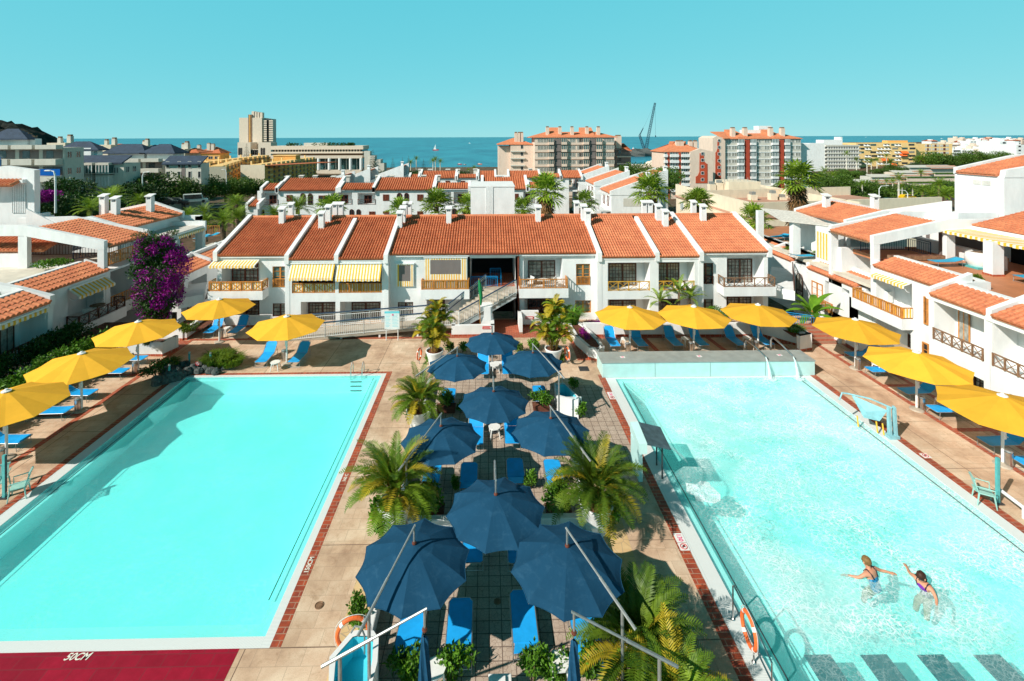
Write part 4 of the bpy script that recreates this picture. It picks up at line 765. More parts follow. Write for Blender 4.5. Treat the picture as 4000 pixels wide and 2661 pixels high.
def mk_blue(closed=False):
 r_ = thing('cantilever_parasol', 'navy parasol hung from a side post', 'parasol'); n = 10; R_ = 1.44; zt_, zr = 2.64, 2.14; AX = 1.72
 if not closed:
  mb = MB(); vs = [(0, 0, zt_)]; sub = 5; W_ = n * sub; rings = [(.5, .24, .0), (1.0, .60, .5), (1.28, .83, .8), (R_, 1.0, 1.)]
  for ri, (r0, f, e_) in enumerate(rings):
   for k in range(W_):
    a = 2 * pi * k / W_ + .1; t_ = (k % sub) / sub; e = sin(pi * t_); ch = cos(pi / n) / cos((t_ - .5) * 2 * pi / n); rr = r0 * ch * (1 - .05 * e * e_)
    vs.append((rr * cos(a), rr * sin(a), zt_ - (zt_ - zr) * f ** 1.0 - .03 * e * e_ * .6))
  fs = [(0, 1 + k, 1 + (k + 1) % W_) for k in range(W_)] + [(1 + i * W_ + k, 1 + (i + 1) * W_ + k, 1 + (i + 1) * W_ + (k + 1) % W_, 1 + i * W_ + (k + 1) % W_) for i in range(3) for k in range(W_)]
  mb.add(vs, fs); o = mb.build('canopy', 'bcan', r_); sm = o.modifiers.new('thickness', 'SOLIDIFY'); sm.thickness = .01
  mb = MB(); e = [V(v_) for v_ in vs[1 + 3 * W_:]]; mb.tube([p + V((0, 0, .002)) for p in e + e[:1]], .009, 4, cap=False); mb.build('hem', 'bcan', r_)
  for k in range(n):
   a = 2 * pi * k / n + .1; mb = MB(); mb.tube([(.05 * cos(a), .05 * sin(a), zt_ - .04), (R_ * .99 * cos(a), R_ * .99 * sin(a), zr - .03)], .01, 4); mb.build('rib', 'alu', r_)
 else:
  mb = MB(); n2 = 12; prof = [(.03, 2.5), (.07, 2.42), (.09, 2.1), (.115, 1.6), (.14, 1.15), (.12, .95), (.16, .78)]; vs = []
  for i, (r0, z) in enumerate(prof):
   for k in range(n2): a = 2 * pi * k / n2 + i * .35; rr = r0 * (1.22 if k % 2 else .78); vs.append((rr * cos(a), rr * sin(a), z))
  mb.add(vs, [(i * n2 + k, i * n2 + (k + 1) % n2, (i + 1) * n2 + (k + 1) % n2, (i + 1) * n2 + k) for i in range(len(prof) - 1) for k in range(n2)]); mb.build('folded_canopy', 'bcan', r_)
 mb = MB(); mb.lathe([(.05, 0), (.06, .03), (.045, .07)], 10, (0, 0, zt_ - .02)); mb.build('hub_ring', 'rwood', r_)
 mb = MB(); mb.tube([(0, 0, zt_), (0, 0, zt_ + .42)], .028, 7); mb.tube([(0, -.05, zt_ + .44), (0, AX + .35, zt_ - .42)], .026, 7); mb.tube([(0, AX * .62, zt_ + .44 - .86 * (AX * .62 + .05) / (AX + .4)), (0, AX + .36, zt_ - .425)], .036, 7); mb.build('arm', 'alu', r_)
 mb = MB(); mb.tube([(0, AX, .05), (0, AX, zt_ - .30)], .038, 8); mb.build('post', 'alu', r_)
 mb = MB(); mb.lathe([(.28, 0), (.28, .04), (.06, .07)], 14, (0, AX, 0)); mb.build('foot', 'dmetal', r_); return r_
BS = Stock(mk_blue); BC = Stock(lambda: mk_blue(True)); GB = 'navy parasols over the central aisle'
def az(h, p): d = p - h; return math.atan2(d.y, d.x) - pi / 2
for st, c, x, y, px, py, lab in ((BS, 'C2', 1222, 205, None, 0, 'navy parasol farthest from the camera, at the top of the central aisle'), (BS, 'C2', 953, 375, 800, 470, 'navy parasol of the far pair on the left, shaded by a palm'),
  (BS, 'C2', 1532, 350, 1690, 488, 'navy parasol of the far pair on the right, above the foot bath'), (BS, 'C2', 1232, 645, None, 0, 'single navy parasol at the middle of the central aisle, between the two pairs'),
  (BS, 'C2', 828, 910, 625, 1140, 'navy parasol of the middle pair on the left, crossed by palm shadows'), (BS, 'C2', 1668, 850, 1820, 1040, 'navy parasol of the middle pair on the right, next to a potted palm'),
  (BS, 'C5', 1424, 158, None, 0, 'large navy parasol with pale hem, single one just behind the nearest pair'), (BS, 'C5', 808, 528, 567, 950, 'nearest open navy parasol on the left, with silver arm pointing to the camera'),
  (BS, 'C5', 1963, 548, 2258, 935, 'nearest open navy parasol on the right, partly behind the biggest palm'), (BC, 'C5', 887, 1180, 345, 1390, 'folded navy parasol with sloping silver arm beside the foot bath'),
  (BC, 'C5', 2015, 1205, 2575, 1400, 'folded navy parasol with silver arm reaching right into the biggest palm')):
 h = atZ(c, x, y, 2.64); rz = 0 if px is None else az(h, atZ(c, px, py, 2.3)); h.z = 0; st.put(h, rz, lab, GB)
def mk_lounger(ang, cloth, frame='alu'):
 r_ = thing('sun_lounger', 'blue sun lounger', 'sun lounger'); w_, z = .31, .36; ca, sa = cos(R(ang)), sin(R(ang)); y0 = .25; Lb = .72
 def sheet(P, th=.018):
  a, b_ = P; mb = MB(); return mb
 mb = MB(); ys = [-.95, -.90, -.55, -.15, y0]; ws = [w_ - .07, w_, w_, w_, w_]; zs = [z, z + .005, z - .02, z - .02, z]
 vs = [(s * w2, y, zz + dz) for y, w2, zz in zip(ys, ws, zs) for dz in (0, -.018) for s in (-1, 1)]
 fs = []
 for i in range(4): a = i * 4; fs += [(a, a + 1, a + 5, a + 4), (a + 2, a + 6, a + 7, a + 3), (a, a + 4, a + 6, a + 2), (a + 1, a + 3, a + 7, a + 5)]
 fs += [(0, 2, 3, 1), (16, 17, 19, 18)]; mb.add(vs, fs); mb.build('seat', cloth, r_)
 mb = MB(); bs = [0.01, .2, .45, Lb - .1, Lb]; ws = [w_, w_, w_, w_ - .01, w_ - .1]; sag = [0, -.015, -.015, 0, 0]
 vs = [(s * w2, y0 + b_ * ca - (sg + dz) * sa, z + b_ * sa + (sg + dz) * ca) for b_, w2, sg in zip(bs, ws, sag) for dz in (0, -.018) for s in (-1, 1)]; mb.add(vs, fs); mb.build('backrest', cloth, r_)
 mb = MB(); e = w_ + .015
 mb.tube([(-e, y0, z - .01), (-e, -.92, z - .01), (-e + .06, -.97, z - .01), (e - .06, -.97, z - .01), (e, -.92, z - .01), (e, y0, z - .01)], .013, 6); top = (y0 + (Lb + .02) * ca, z + (Lb + .02) * sa)
 mb.tube([(-e, y0, z - .01), (-e, y0 + (Lb - .06) * ca, z + (Lb - .06) * sa), (-e + .08, top[0], top[1]), (e - .08, top[0], top[1]), (e, y0 + (Lb - .06) * ca, z + (Lb - .06) * sa), (e, y0, z - .01)], .013, 6); mb.build('frame', frame, r_)
 for y in (-.82, .80):
  if y > 0: yy = y0 + .45
  else: yy = y
  for s in (-1, 1): mb = MB(); mb.tube([(s * e, yy, z if y < 0 else z - .01), (s * e, yy + (.04 if y > 0 else -.04), .0)], .012, 6); mb.build('leg', frame, r_)
 mb = MB(); mb.tube([(-e, -.86, .03), (e, -.86, .03)], .01, 5); mb.tube([(-e, y0, z - .02), (-e, y0 + .48, z - .02)], .01, 5); mb.tube([(e, y0, z - .02), (e, y0 + .48, z - .02)], .01, 5); mb.tube([(-e, y0 + .48, z - .02), (e, y0 + .48, z - .02)], .01, 5)
 if ang > 5:
  for s in (-1, 1): mb.tube([(s * e, y0 + .42, z - .02), (s * e, y0 + .4 * ca, z + .4 * sa)], .01, 5)
 mb.build('brace', frame, r_); return r_
def mk_short(L):
 r_ = thing('sun_lounger', 'blue sun lounger', 'sun lounger'); z = .42; w_ = .31; y1 = -.95 + L; mb = MB()
 mb.hexa([(-w_, -.95, z - .02), (w_, -.95, z - .02), (w_, y1, z - .02), (-w_, y1, z - .02), (-w_, -.95, z), (w_, -.95, z), (w_, y1, z), (-w_, y1, z)]); mb.prism([(-w_, y1, z), (w_, y1, z), (w_ - .08, y1 + .1, z), (-w_ + .08, y1 + .1, z)], (0, 0, -.02)); mb.build('seat', 'lblue', r_)
 mb = MB(); mb.hexa([(-w_, -1.03, z - .2), (w_, -1.03, z - .2), (w_, -1.0, z - .2), (-w_, -1.0, z - .2), (-w_ + .03, -.98, z - .01), (w_ - .03, -.98, z - .01), (w_ - .03, -.95, z - .005), (-w_ + .03, -.95, z - .005)]); mb.build('backrest', 'lblue', r_)
 e = w_ + .015; mb = MB(); mb.tube([(-e, -1.0, z - .02), (-e, y1, z - .01), (-e + .08, y1 + .12, z - .01), (e - .08, y1 + .12, z - .01), (e, y1, z - .01), (e, -1.0, z - .02)], .013, 6); mb.build('frame', 'alu', r_)
 for x in (-e, e):
  for y in (-1.0, y1 - .1): mb = MB(); mb.tube([(x, y, z - .02), (x, y - .05, 0)], .012, 6); mb.build('leg', 'alu', r_)
 mb = MB(); mb.tube([(-e, -1.05, .1), (e, -1.05, .1)], .01, 5); mb.tube([(-e, -1.04, .2), (e, -1.04, .2)], .01, 5); mb.tube([(-e, -1.04, .1), (-e, -.4, .3)], .01, 5); mb.tube([(e, -1.04, .1), (e, -.4, .3)], .01, 5); mb.build('brace', 'alu', r_); return r_
LE, LF = Stock(lambda: mk_short(1.28)), Stock(lambda: mk_short(.92))
LA, LB_, LC, LD = Stock(lambda: mk_lounger(38, 'lblue')), Stock(lambda: mk_lounger(2, 'lblue')), Stock(lambda: mk_lounger(55, 'lblue')), Stock(lambda: mk_lounger(12, 'aqua'))
GL = 'blue sun loungers round the pools'
def lounge(st, c, x, y, rz, lab, z=0., sc_=1., gr=GL):
 f = atZ(c, x, y, z + .36); r_ = R(rz); st.put(V((f.x - sin(r_) * .95 * sc_, f.y + cos(r_) * .95 * sc_, z)), r_, lab, gr, sc_)
for st, c, x, y, rz, lab in (
 (LA, 'C1', 178, 1068, 90, 'blue lounger cut by the left edge of the photo, under the nearest left yellow parasol'), (LB_, 'C1', 475, 870, 92, 'flat blue lounger second from the left foreground, in sun'),
 (LA, 'C1', 640, 752, 88, 'blue lounger beside the second left parasol pole, backrest in dark shade'), (LB_, 'C1', 862, 604, 90, 'flat blue lounger with a curved shadow, before the third left parasol'),
 (LB_, 'C1', 988, 518, 90, 'light blue lounger behind the third left parasol pole, by the white planter'),
 (LC, 'B2', 158, 1255, 2, 'bright blue lounger left of the pole in the back left corner'), (LC, 'B2', 405, 1255, -2, 'shaded dark blue lounger right of the white side table in the back left corner'),
 (LA, 'B2', 697, 1553, 3, 'light blue lounger left of the pole in front of the ramp'), (LA, 'B2', 1030, 1553, -2, 'light blue lounger with shaded head right of the pole in front of the ramp'),
 (LC, 'C3', 462, 452, 2, 'sunny light blue lounger leftmost behind the waterfall counter'), (LC, 'C3', 704, 452, 3, 'shaded blue lounger second from left behind the waterfall counter'),
 (LC, 'C3', 1016, 448, 4, 'shaded blue lounger third from left behind the waterfall counter'), (LC, 'C3', 1240, 446, 3, 'shaded blue lounger fourth from left behind the waterfall counter'),
 (LC, 'C3', 1570, 444, 5, 'blue lounger with sunlit foot, fifth from left behind the waterfall counter'), (LC, 'C3', 1815, 440, 4, 'blue lounger rightmost behind the waterfall counter, beside a steel spout'),
 (LA, 'C4', 410, 358, -88, 'dark blue lounger with raised back by the parasol near the red steps'), (LB_, 'C4', 572, 475, -90, 'flat light blue lounger between the first and second right side parasols'),
 (LA, 'C4', 830, 640, -86, 'shaded blue lounger under the parasol behind the pool lift'), (LB_, 'C4', 1052, 775, -90, 'flat light blue lounger just past the parasol behind the pool lift'),
 (LA, 'C4', 1452, 1025, -88, 'shaded dark blue lounger left of the pole at the right edge'), (LB_, 'C4', 1715, 1178, -90, 'light blue lounger cut by the right edge of the photo'),
 (LC, 'C2', 1150, 512, 0, 'sunlit lounger left of the farthest aisle table'), (LC, 'C2', 1345, 510, 0, 'lounger right of the farthest aisle table'),
 (LF, 'C2', 882, 715, 0, 'dark blue lounger behind the brown box shrub, left of the middle navy parasol'), (LF, 'C2', 1590, 692, 0, 'light blue lounger in front of the foot bath, right of the middle navy parasol'),
 (LC, 'C2', 1092, 1052, 0, 'light blue lounger left of the middle white table'), (LC, 'C2', 1378, 1042, 0, 'lounger right of the middle white table'),
 (LF, 'C2', 750, 1345, 0, 'blue lounger dappled by palm shade, left of the large single navy parasol'), (LF, 'C2', 1040, 1345, 0, 'shaded navy lounger touched by sun behind the large single navy parasol'),
 (LF, 'C2', 1402, 1308, 0, 'sunny blue lounger just behind the large single navy parasol'), (LF, 'C2', 1700, 1318, 0, 'sunny blue lounger left of the right foreground potted palm'),
 (LC, 'C5', 1245, 668, 0, 'shaded lounger on the left below the large single navy parasol'), (LC, 'C5', 1600, 672, 0, 'shaded lounger on the right below the large single navy parasol'),
 (LE, 'C5', 745, 1368, -3, 'bottom row lounger nearest the foot bath, crossed by an arm shadow'), (LE, 'C5', 1140, 1365, 0, 'bottom row lounger second from the foot bath'),
 (LE, 'C5', 1652, 1290, 1, 'bottom row lounger with tasselled foot, third from the foot bath'), (LE, 'C5', 2142, 1405, 2, 'bottom row lounger beside the biggest palm')):
 lounge(st, c, x, y, rz, lab)
def mk_table():
 r_ = thing('side_table', 'white plastic side table', 'table'); mb = MB(); mb.prism([(.27 * cos(a), .27 * sin(a), .42) for a in [R(22.5 + 45 * k) for k in range(8)]], (0, 0, .03)); mb.build('table_top', 'plastic', r_)
 for sx in (-1, 1):
  for sy in (-1, 1): mb = MB(); mb.tube([(sx * .15, sy * .15, .42), (sx * .21, sy * .21, 0)], [.035, .022], 5); mb.build('leg', 'plastic', r_)
 return r_
TS = Stock(mk_table); GT = 'white plastic side tables'
for c, x, y, lab in (('C2', 1240, 438, 'white side table under the farthest navy parasol'), ('C2', 1238, 915, 'white side table below the middle single navy parasol'), ('D5', 1785, 160, 'white side table between the two back left corner loungers'),
 ('B2', 852, 1553, 'white side table between the two loungers in front of the ramp'), ('C3', 542, 388, 'white side table between the first and second loungers behind the counter'), ('C3', 1068, 384, 'white side table between the third and fourth loungers behind the counter'),
 ('C3', 1612, 376, 'white side table between the fifth and sixth loungers behind the counter'), ('C4', 640, 435, 'white side table half hidden under the yellow parasol behind the pool lift'), ('C4', 1135, 715, 'white side table half hidden under the rightmost yellow parasol'),
 ('C5', 962, 1470, 'white side table by the folded parasol near the foot bath'), ('C5', 1900, 1415, 'white side table by the folded parasol at the biggest palm')):
 p = atZ(c, x, y, .44); p.z = 0; TS.put(p, rnd.uniform(0, 1), lab, GT)
def mk_bin():
 r_ = thing('waste_bin', 'brushed steel waste bin', 'bin'); mb = MB(); mb.lathe([(.13, 0), (.135, .02), (.135, .58), (.13, .6)], 18); mb.build('body', 'steel', r_); mb = MB(); mb.lathe([(.125, .6), (.12, .63), (.03, .66)], 18); mb.build('lid', 'alu', r_)
 mb = MB(); mb.ring((0, 0, .57), .142, .008, (1, 0, 0), (0, 1, 0), 18, 5); mb.build('rim_band', 'dmetal', r_); return r_
BN = Stock(mk_bin); GN = 'steel bins beside the parasol poles'
for c, x, y, lab in (('C1', 5, 1245, 'steel bin cut by the left edge of the photo'), ('C1', 530, 882, 'steel bin beside the pole of the second left parasol'), ('C1', 918, 622, 'steel bin beside the pole of the third left parasol'), ('D5', 1640, 385, 'steel bin beside the pole in the back left corner'),
 ('B2', 938, 1535, 'steel bin beside the pole in front of the ramp'), ('C3', 564, 515, 'steel bin left behind the waterfall counter'), ('C3', 1118, 510, 'steel bin at the middle behind the waterfall counter'), ('C3', 1692, 500, 'steel bin right behind the waterfall counter'),
 ('C4', 493, 478, 'steel bin by the pole near the red steps'), ('C4', 982, 785, 'steel bin by the pole behind the pool lift'), ('C4', 1647, 1218, 'steel bin by the pole at the right edge')):
 p = atZ(c, x, y); BN.put(p, 0, lab, GN)
def mk_chair(mat):
 r_ = thing('plastic_chair', 'plastic garden chair', 'chair'); mb = MB(); mb.box(-.22, .22, -.22, .2, .40, .43); mb.build('seat', mat, r_)
 mb = MB(); mb.hexa([(-.22, .17, .43), (.22, .17, .43), (.22, .21, .43), (-.22, .21, .43), (-.2, .27, .46), (.2, .27, .46), (.2, .30, .46), (-.2, .30, .46)])
 for k in range(5): x = -.18 + .09 * k; mb.hexa([(x - .025, .19, .43), (x + .025, .19, .43), (x + .025, .22, .43), (x - .025, .22, .43), (x - .025, .31, .82), (x + .025, .31, .82), (x + .025, .34, .82), (x - .025, .34, .82)])
 mb.box(-.24, .24, .30, .35, .80, .86); mb.build('backrest', mat, r_)
 for s in (-1, 1):
  mb = MB(); mb.tube([(s * .25, -.2, .42), (s * .26, -.2, .64), (s * .26, .28, .66)], .02, 5); mb.build('armrest', mat, r_)
  for y in (-.22, .22): mb = MB(); mb.tube([(s * .22, y * .9, .41), (s * .26, y * 1.15, 0)], [.028, .018], 5); mb.build('leg', mat, r_)
 return r_
CG = Stock(lambda: mk_chair('gplastic')); CW = Stock(lambda: mk_chair('plastic'))
p = atZ('C1', 110, 1465); CG.put((p.x + .1, p.y, 0), R(-60), 'pale green plastic chair beside the green post on the left', 'pale green plastic chairs')
p = atZ('C1', 10, 1450); CG.put((p.x - .2, p.y + .1, 0), R(30), 'pale green plastic chair cut by the left edge of the photo', 'pale green plastic chairs')
p = atZ('C4', 1440, 1500); CG.put((p.x + .1, p.y, 0), R(60), 'pale green plastic stool chair beside the green post on the right', 'pale green plastic chairs')
def post(c, x, y, ytop, lab):
 p = atZ(c, x, y); t_ = atY(c, x, ytop, p.y); r_ = thing('lift_post', lab, 'post', p); mb = MB(); mb.box(p.x - .05, p.x + .05, p.y - .04, p.y + .04, 0, t_.z); mb.build('column', 'tmetal', r_); mb = MB(); mb.box(p.x + .052, p.x + .075, p.y - .03, p.y + .03, .2, t_.z - .02); mb.build('rail', 'dmetal', r_)
 mb = MB(); mb.box(p.x - .15, p.x + .15, p.y - .12, p.y + .12, 0, .03); mb.build('base_plate', 'dmetal', r_)
post('C1', 30, 1470, 1180, 'tall green metal post at the left pool edge'); post('C4', 1562, 1500, 1152, 'tall green metal post on the right beside the green chair')
p = atZ('C4', 1585, 1400, .35); r_ = thing('hose_reel_box', 'low white tube rail lying from the green post to the right edge', 'rail', p); mb = MB(); q0 = atZ('C4', 1575, 1395, .35); q1 = atZ('C4', 1775, 1545, .35); mb.tube([q0, q1], .06, 8); mb.build('tube', 'wmetal', r_); mb = MB(); mb.box(q1.x - .06, q1.x + .06, q1.y - .06, q1.y + .06, 0, .33); mb.build('support', 'wmetal', r_)
def buoy(c, x, y, Y, R_, tilt, lab, post_=True, z=None, pa=None):
 p = atY(c, x, y, Y) if pa is None else pa; r_ = thing('lifebuoy', lab, 'lifebuoy', (p.x, p.y, p.z)); ax = V((cos(R(tilt)), sin(R(tilt)), 0)); mb = MB(); n = 28
 mb.ring(p, R_ - .05, .05, ax, (0, 0, 1), 28, 8); mb.build('ring', 'orange', r_)
 for k in range(4):
  a0 = pi / 4 + k * pi / 2; pts = [p + ax * cos(a) * (R_ - .05) + V((0, 0, 1)) * sin(a) * (R_ - .05) for a in (a0 - .12, a0, a0 + .12)]; mb = MB(); mb.tube(pts, .054, 8); mb.build('band', 'plastic', r_)
 mb = MB(); pts = [p + ax * cos(a) * (R_ + .02 + .03 * sin(2 * a) ** 2) + V((0, 0, 1)) * sin(a) * (R_ + .02 + .03 * sin(2 * a) ** 2) for a in [2 * pi * k / 24 for k in range(25)]]; mb.tube(pts, .007, 4); mb.build('rope', 'plastic', r_)
 if post_:
  s_ = thing('buoy_stand', 'thin post carrying the ' + lab, 'stand', (p.x, p.y + .06, 0)); mb = MB(); mb.tube([(p.x, p.y + .07, 0), (p.x, p.y + .07, p.z + R_ * .6)], .02, 6); mb.build('post', 'alu', s_)
  mb = MB(); mb.tube([(p.x, p.y + .08, p.z + R_ * .55), (p.x, p.y - .06, p.z + R_ * .55)], .014, 5); mb.build('hook', 'alu', s_)
p_ = atZ('C2', 662, 440); buoy('C2', 662, 360, p_.y, .36, 75, 'orange lifebuoy beside the far left palm pot')
p_ = atZ('C2', 1795, 440); buoy('C2', 1795, 352, p_.y, .38, 105, 'orange lifebuoy beside the far right palm pot')
class Wing:
 def __init__(s, sd, root): s.s = sd; s.r = root; s.w = MB()
 def fr(s, X): f = Fr((s.s * X, 0, 0), (0, 1, 0)); f.N = V((-s.s, 0, 0)); return f
 def box(s, mb, X0, X1, y0, y1, z0, z1): a, b_ = sorted((s.s * X0, s.s * X1)); mb.box(a, b_, y0, y1, z0, z1)
 def part(s, name, mat, *boxes):
  mb = MB()
  for b_ in boxes: s.box(mb, *b_)
  return mb.build(name, mat, s.r)
 def strip(s, X, y0, y1, z=4.7, D=1.45, mat='tile2', slope=.36, pitch=.27, course=.36, cols=5):
  tile_roof(s.r, (s.s * (X - .12), y0, z), (0, 1, 0), (s.s, 0, slope), y1 - y0, D, pitch, course, mat, cols)
 def prof(s, y, pts, th, mat='white', name='parapet'):
  parapet(s.r, [(s.s * a, y, b_) for a, b_ in pts], th, (0, 1, 0), mat, name)
 def unit(s, X, y0, y1, op, low=None, z0=-1.2, zt=4.62, dep=1.2):
  f = s.fr(X); hs = [op] if op else []
  if low: hs.append(low)
  wall_holes(s.w, f, y0, y1, z0, zt, hs)
  for h in hs: loggia(s.w, f, *h, dep)
 def win(s, X, y0, y1, z0, z1, nx=2, ny=5, mat='dwood', pane='curt', leaves=2, d=.03): window(s.r, s.fr(X), y0, y1, z0, z1, nx, ny, mat, pane, d, .07, leaves)
 def bal(s, X, y0, y1, zb, zf, pr, style, mat, cl=None, h=.64): return balcony(s.r, s.fr(X), y0, y1, zb, zf, pr, style, mat, cl, h)
 def done(s): s.w.build('wall', 'white', s.r)
def wing_common(W, XF, XN, yN):
 """terrace slab, its parapet, gabled frame over the rear terrace"""
 W.part('terrace_floor', 'sand' if W.s < 0 else 'terr', (XF + 1.35, 42, 14, 34.7, 4.6, 4.9))
 W.part('terrace_parapet', 'white', (XF + 1.3, XF + 1.6, 25.2, 30.6, 4.5, 5.32), (XN + 1.3, XN + 1.6, 12, 25.1, 4.5, 5.32), (XN + 1.6, XF + 1.6, 24.9, 25.2, 4.5, 5.30))
 W.part('gutter_line', 'gwood', (XF + 1.64, XF + 1.72, 25.4, 30.5, 4.9, 5.26), (XN + 1.64, XN + 1.72, 12, 24.8, 4.9, 5.26))
 W.prof(30.75, [(XF, 6.02), (XF + .35, 6.02), (XF + 4.6, 6.85), (XF + 4.95, 6.92), (40, 6.92), (40, 7.58), (XF + 4.85, 7.58), (XF, 6.56)], .3, name='gable_beam')
 W.prof(34.55, [(XF, 6.0), (XF + 4.9, 6.8), (XF + 9, 6.8), (XF + 9, 7.4), (XF + 5.2, 7.5), (XF, 6.5)], .3, name='gable_beam')
 tile_roof(W.r, (W.s * (XF - .1), 30.92, 6.2), (0, 1, 0), (W.s, 0, .235), 3.46, 4.9, .27, .36, 'tile2', 5)
 W.part('pillar', 'white', (XF + .01, XF + .42, 30.61, 30.89, 4.63, 6.1)); W.part('pillar', 'white', (XF + 4.75, XF + 5.3, 30.6, 30.9, 4.9, 6.9)); W.part('pillar', 'white', (XF, XF + .5, 34.41, 34.69, -1.2, 6.1))
 W.part('eave_board', 'gwood', (XF - .12, XF - .02, 30.92, 34.38, 6.04, 6.13))
 W.part('rear_wall', 'brownw' if W.s > 0 else 'white', (36.5, 36.7, 20, 34.6, 4.9, 6.9))
FAR[0] = 1.167
LW = thing('side_wing', 'shaded white wing on the left with striped awning, balcony furniture and terracotta gable roof', 'apartment building', (-28, 30, -3.6)); W = Wing(-1, LW)
W.unit(24, 25.2, 30.9, (27.97, 30.75, 2.3, 4.33), (27.6, 30.4, -1.2, 1.0)); W.unit(22.3, 16, 25.05, (19.0, 24.83, 2.4, 4.5), (21.0, 24.3, -1.2, 1.3), dep=1.4)
W.box(W.w, 22.33, 24.3, 24.9, 25.15, -1.2, 4.62); W.box(W.w, 24.03, 24.28, 30.6, 30.88, -1.2, 4.6); W.box(W.w, 24, 34, 34.3, 34.4, -1.2, 4.9)
W.unit(24, 30.9, 34.4, (31.1, 34.2, 2.2, 4.5), (31.2, 34.2, -1.2, 1.5), dep=3.0)
wing_common(W, 24, 22.3, 25.1)
W.strip(24, 25.3, 30.85, 4.72); W.strip(22.3, 14, 24.9, 4.72)
W.prof(25.05, [(22.25, 4.45), (25.6, 5.0), (25.6, 5.75), (23.9, 5.42), (22.25, 4.98)], .28); W.prof(30.85, [(24, 4.6), (25.4, 5.1), (25.4, 5.4), (24, 4.9)], .15)
W.bal(24, 27.8, 31.4, 1.6, 2.25, .8, 'x', 'dwood', None, .62)
awning(LW, W.fr(24), 28.0, 30.7, 4.36, .62, .42, 0, .14)
awning(LW, W.fr(22.3), 19.1, 24.75, 4.48, .12, .03, .0, .13)
railing(LW, W.fr(22.3), 19.0, 24.83, 2.42, .70, 'b', 'rwood', -.05, 0, None, 1.4, barp=.16)
railing(LW, W.fr(24), 31.05, 34.2, 4.9, .82, 'b', 'wood', -.1, 0, None, 1.1, barp=.14); railing(LW, W.fr(24), 31.2, 34.3, 2.2, .66, 'b', 'wood', -.1, 0, None, 1.1, barp=.14)
W.win(25.15, 28.05, 29.15, 2.3, 4.25, 2, 6, 'dwood', 'glasst', 2, .05); W.win(23.65, 19.4, 22.8, 2.4, 4.4, 3, 5, 'dwood', 'glasst', 2, .05)
arch(LW, W.fr(23.7), 24.08, 2.45, .7, 1.9, .05, 'curt', 'dwood'); W.win(24.0, 25.42, 25.55, 2.95, 4.45, 1, 1, 'dwood', 'darkin', 1, .03); W.win(25.15, 28.1, 30.2, -1.2, .9, 3, 5, 'dwood', 'glasst', 2, .05)
W.part('far_pillar_frame', 'white', (23.5, 23.9, 36, 36.3, -1, 3)); 
W.part('rear_wing_wall', 'white', (30.9, 42, 34.9, 35.2, 4.9, 6.0))
tile_roof(LW, (-36.2, 31.1, 5.9), (1, 0, 0), (0, 1, .34), 8.0, 2.9, .27, .36, 'tile2', 4)
mb = MB(); metal_rail(mb, [(-35.5, 33.9, 4.9), (-28.2, 33.9, 4.9)], .85, bar=.2); mb.build('brown_railing', 'rwood', LW)
mb = MB(); metal_rail(mb, [(-27.6, 32.6, 4.9), (-26.4, 34.1, 4.9), (-24.6, 34.1, 4.9)], .85, bar=.16); mb.build('blue_stair_railing', 'nmetal', LW)
W.part('inner_parapet', 'white', (24.5, 29.4, 30.9, 31.1, 4.9, 5.12), (29.4, 38, 30.9, 31.2, 4.9, 5.7)); W.done()
t_ = thing('stair_tower', 'white stair tower with slatted door and tiled top at the left edge of the photo', 'stair tower', (-42, 40.7, 3.5))
zA = 10.0; xr = -32.35; mb = MB(); mb.prism([(-44, 35, 4.9), (xr, 35, 4.9), (xr, 35, 10.74), (-34.5, 35, 11.05), (-44, 35, 9.5)], (0, .45, 0)); mb.build('wall', 'white', t_)
mb = MB(); mb.prism([(-44, 34.7, 9.0), (-32.9, 34.7, 9.85), (-32.9, 34.7, 10.1), (-44, 34.7, 9.3)], (0, .3, 0)); o_ = mb.build('tile_canopy_base', 'white', t_); tile_roof(t_, (-44, 34.1, 9.75), (1, 0, 0), (0, 1, .4), 10.9, .9, .27, .36, 'tile2', 4)
f = Fr((0, 34.98, 0), (1, 0, 0)); mb = MB(); f.box(mb, -33.9, -32.9, 7.7, 9.7, 0, .03); mb.build('door', 'wmetal', t_); mb = MB()
for k in range(8): f.box(mb, -33.85 + k * .13, -33.83 + k * .13, 7.7, 9.7, .03, .045)
mb.build('door_bars', 'alu', t_)
mb = MB()
for k in range(9): mb.box(-32.3 + k * .28, -32.3 + (k + 1) * .28, 34.4, 35.9, 4.9, 7.6 - k * .2)
mb.build('outer_steps', 'white', t_); mb = MB(); mb.prism([(-32.3, 34.3, 4.9), (-29.2, 34.3, 4.9), (-29.2, 34.3, 6.5), (-32.3, 34.3, 8.1)], (0, .12, 0)); mb.build('steps_parapet', 'white', t_)
FAR[0] = 1.
RW = thing('side_wing', 'sunlit white wing on the right with terracotta strip roofs, X braced balconies and roof terrace', 'apartment building', (24.7, 26, -1.2)); W = Wing(1, RW)
W.unit(24.7, 25.1, 30.7, (27.81, 30.4, 2.35, 4.36), (27.9, 30.4, -1.2, 1.35)); W.unit(23.2, 22.02, 25.1, (22.28, 24.87, 2.4, 4.38), (22.3, 24.0, -1.2, 1.5)); W.unit(23.2, 12, 22.0, (17.0, 21.92, 2.4, 4.38), (17.5, 21.2, -1.2, 1.5))
W.box(W.w, 23.23, 25, 24.85, 25.08, -1.2, 4.62); W.box(W.w, 24.73, 25, 30.42, 30.72, -1.2, 5.0)
W.unit(24.7, 30.75, 34.4, (31.75, 33.4, 2.0, 2.7), None, zt=2.75); W.box(W.w, 24.74, 26.5, 30.5, 30.9, 2.7, 4.75)
wing_common(W, 24.7, 23.2, 25.1)
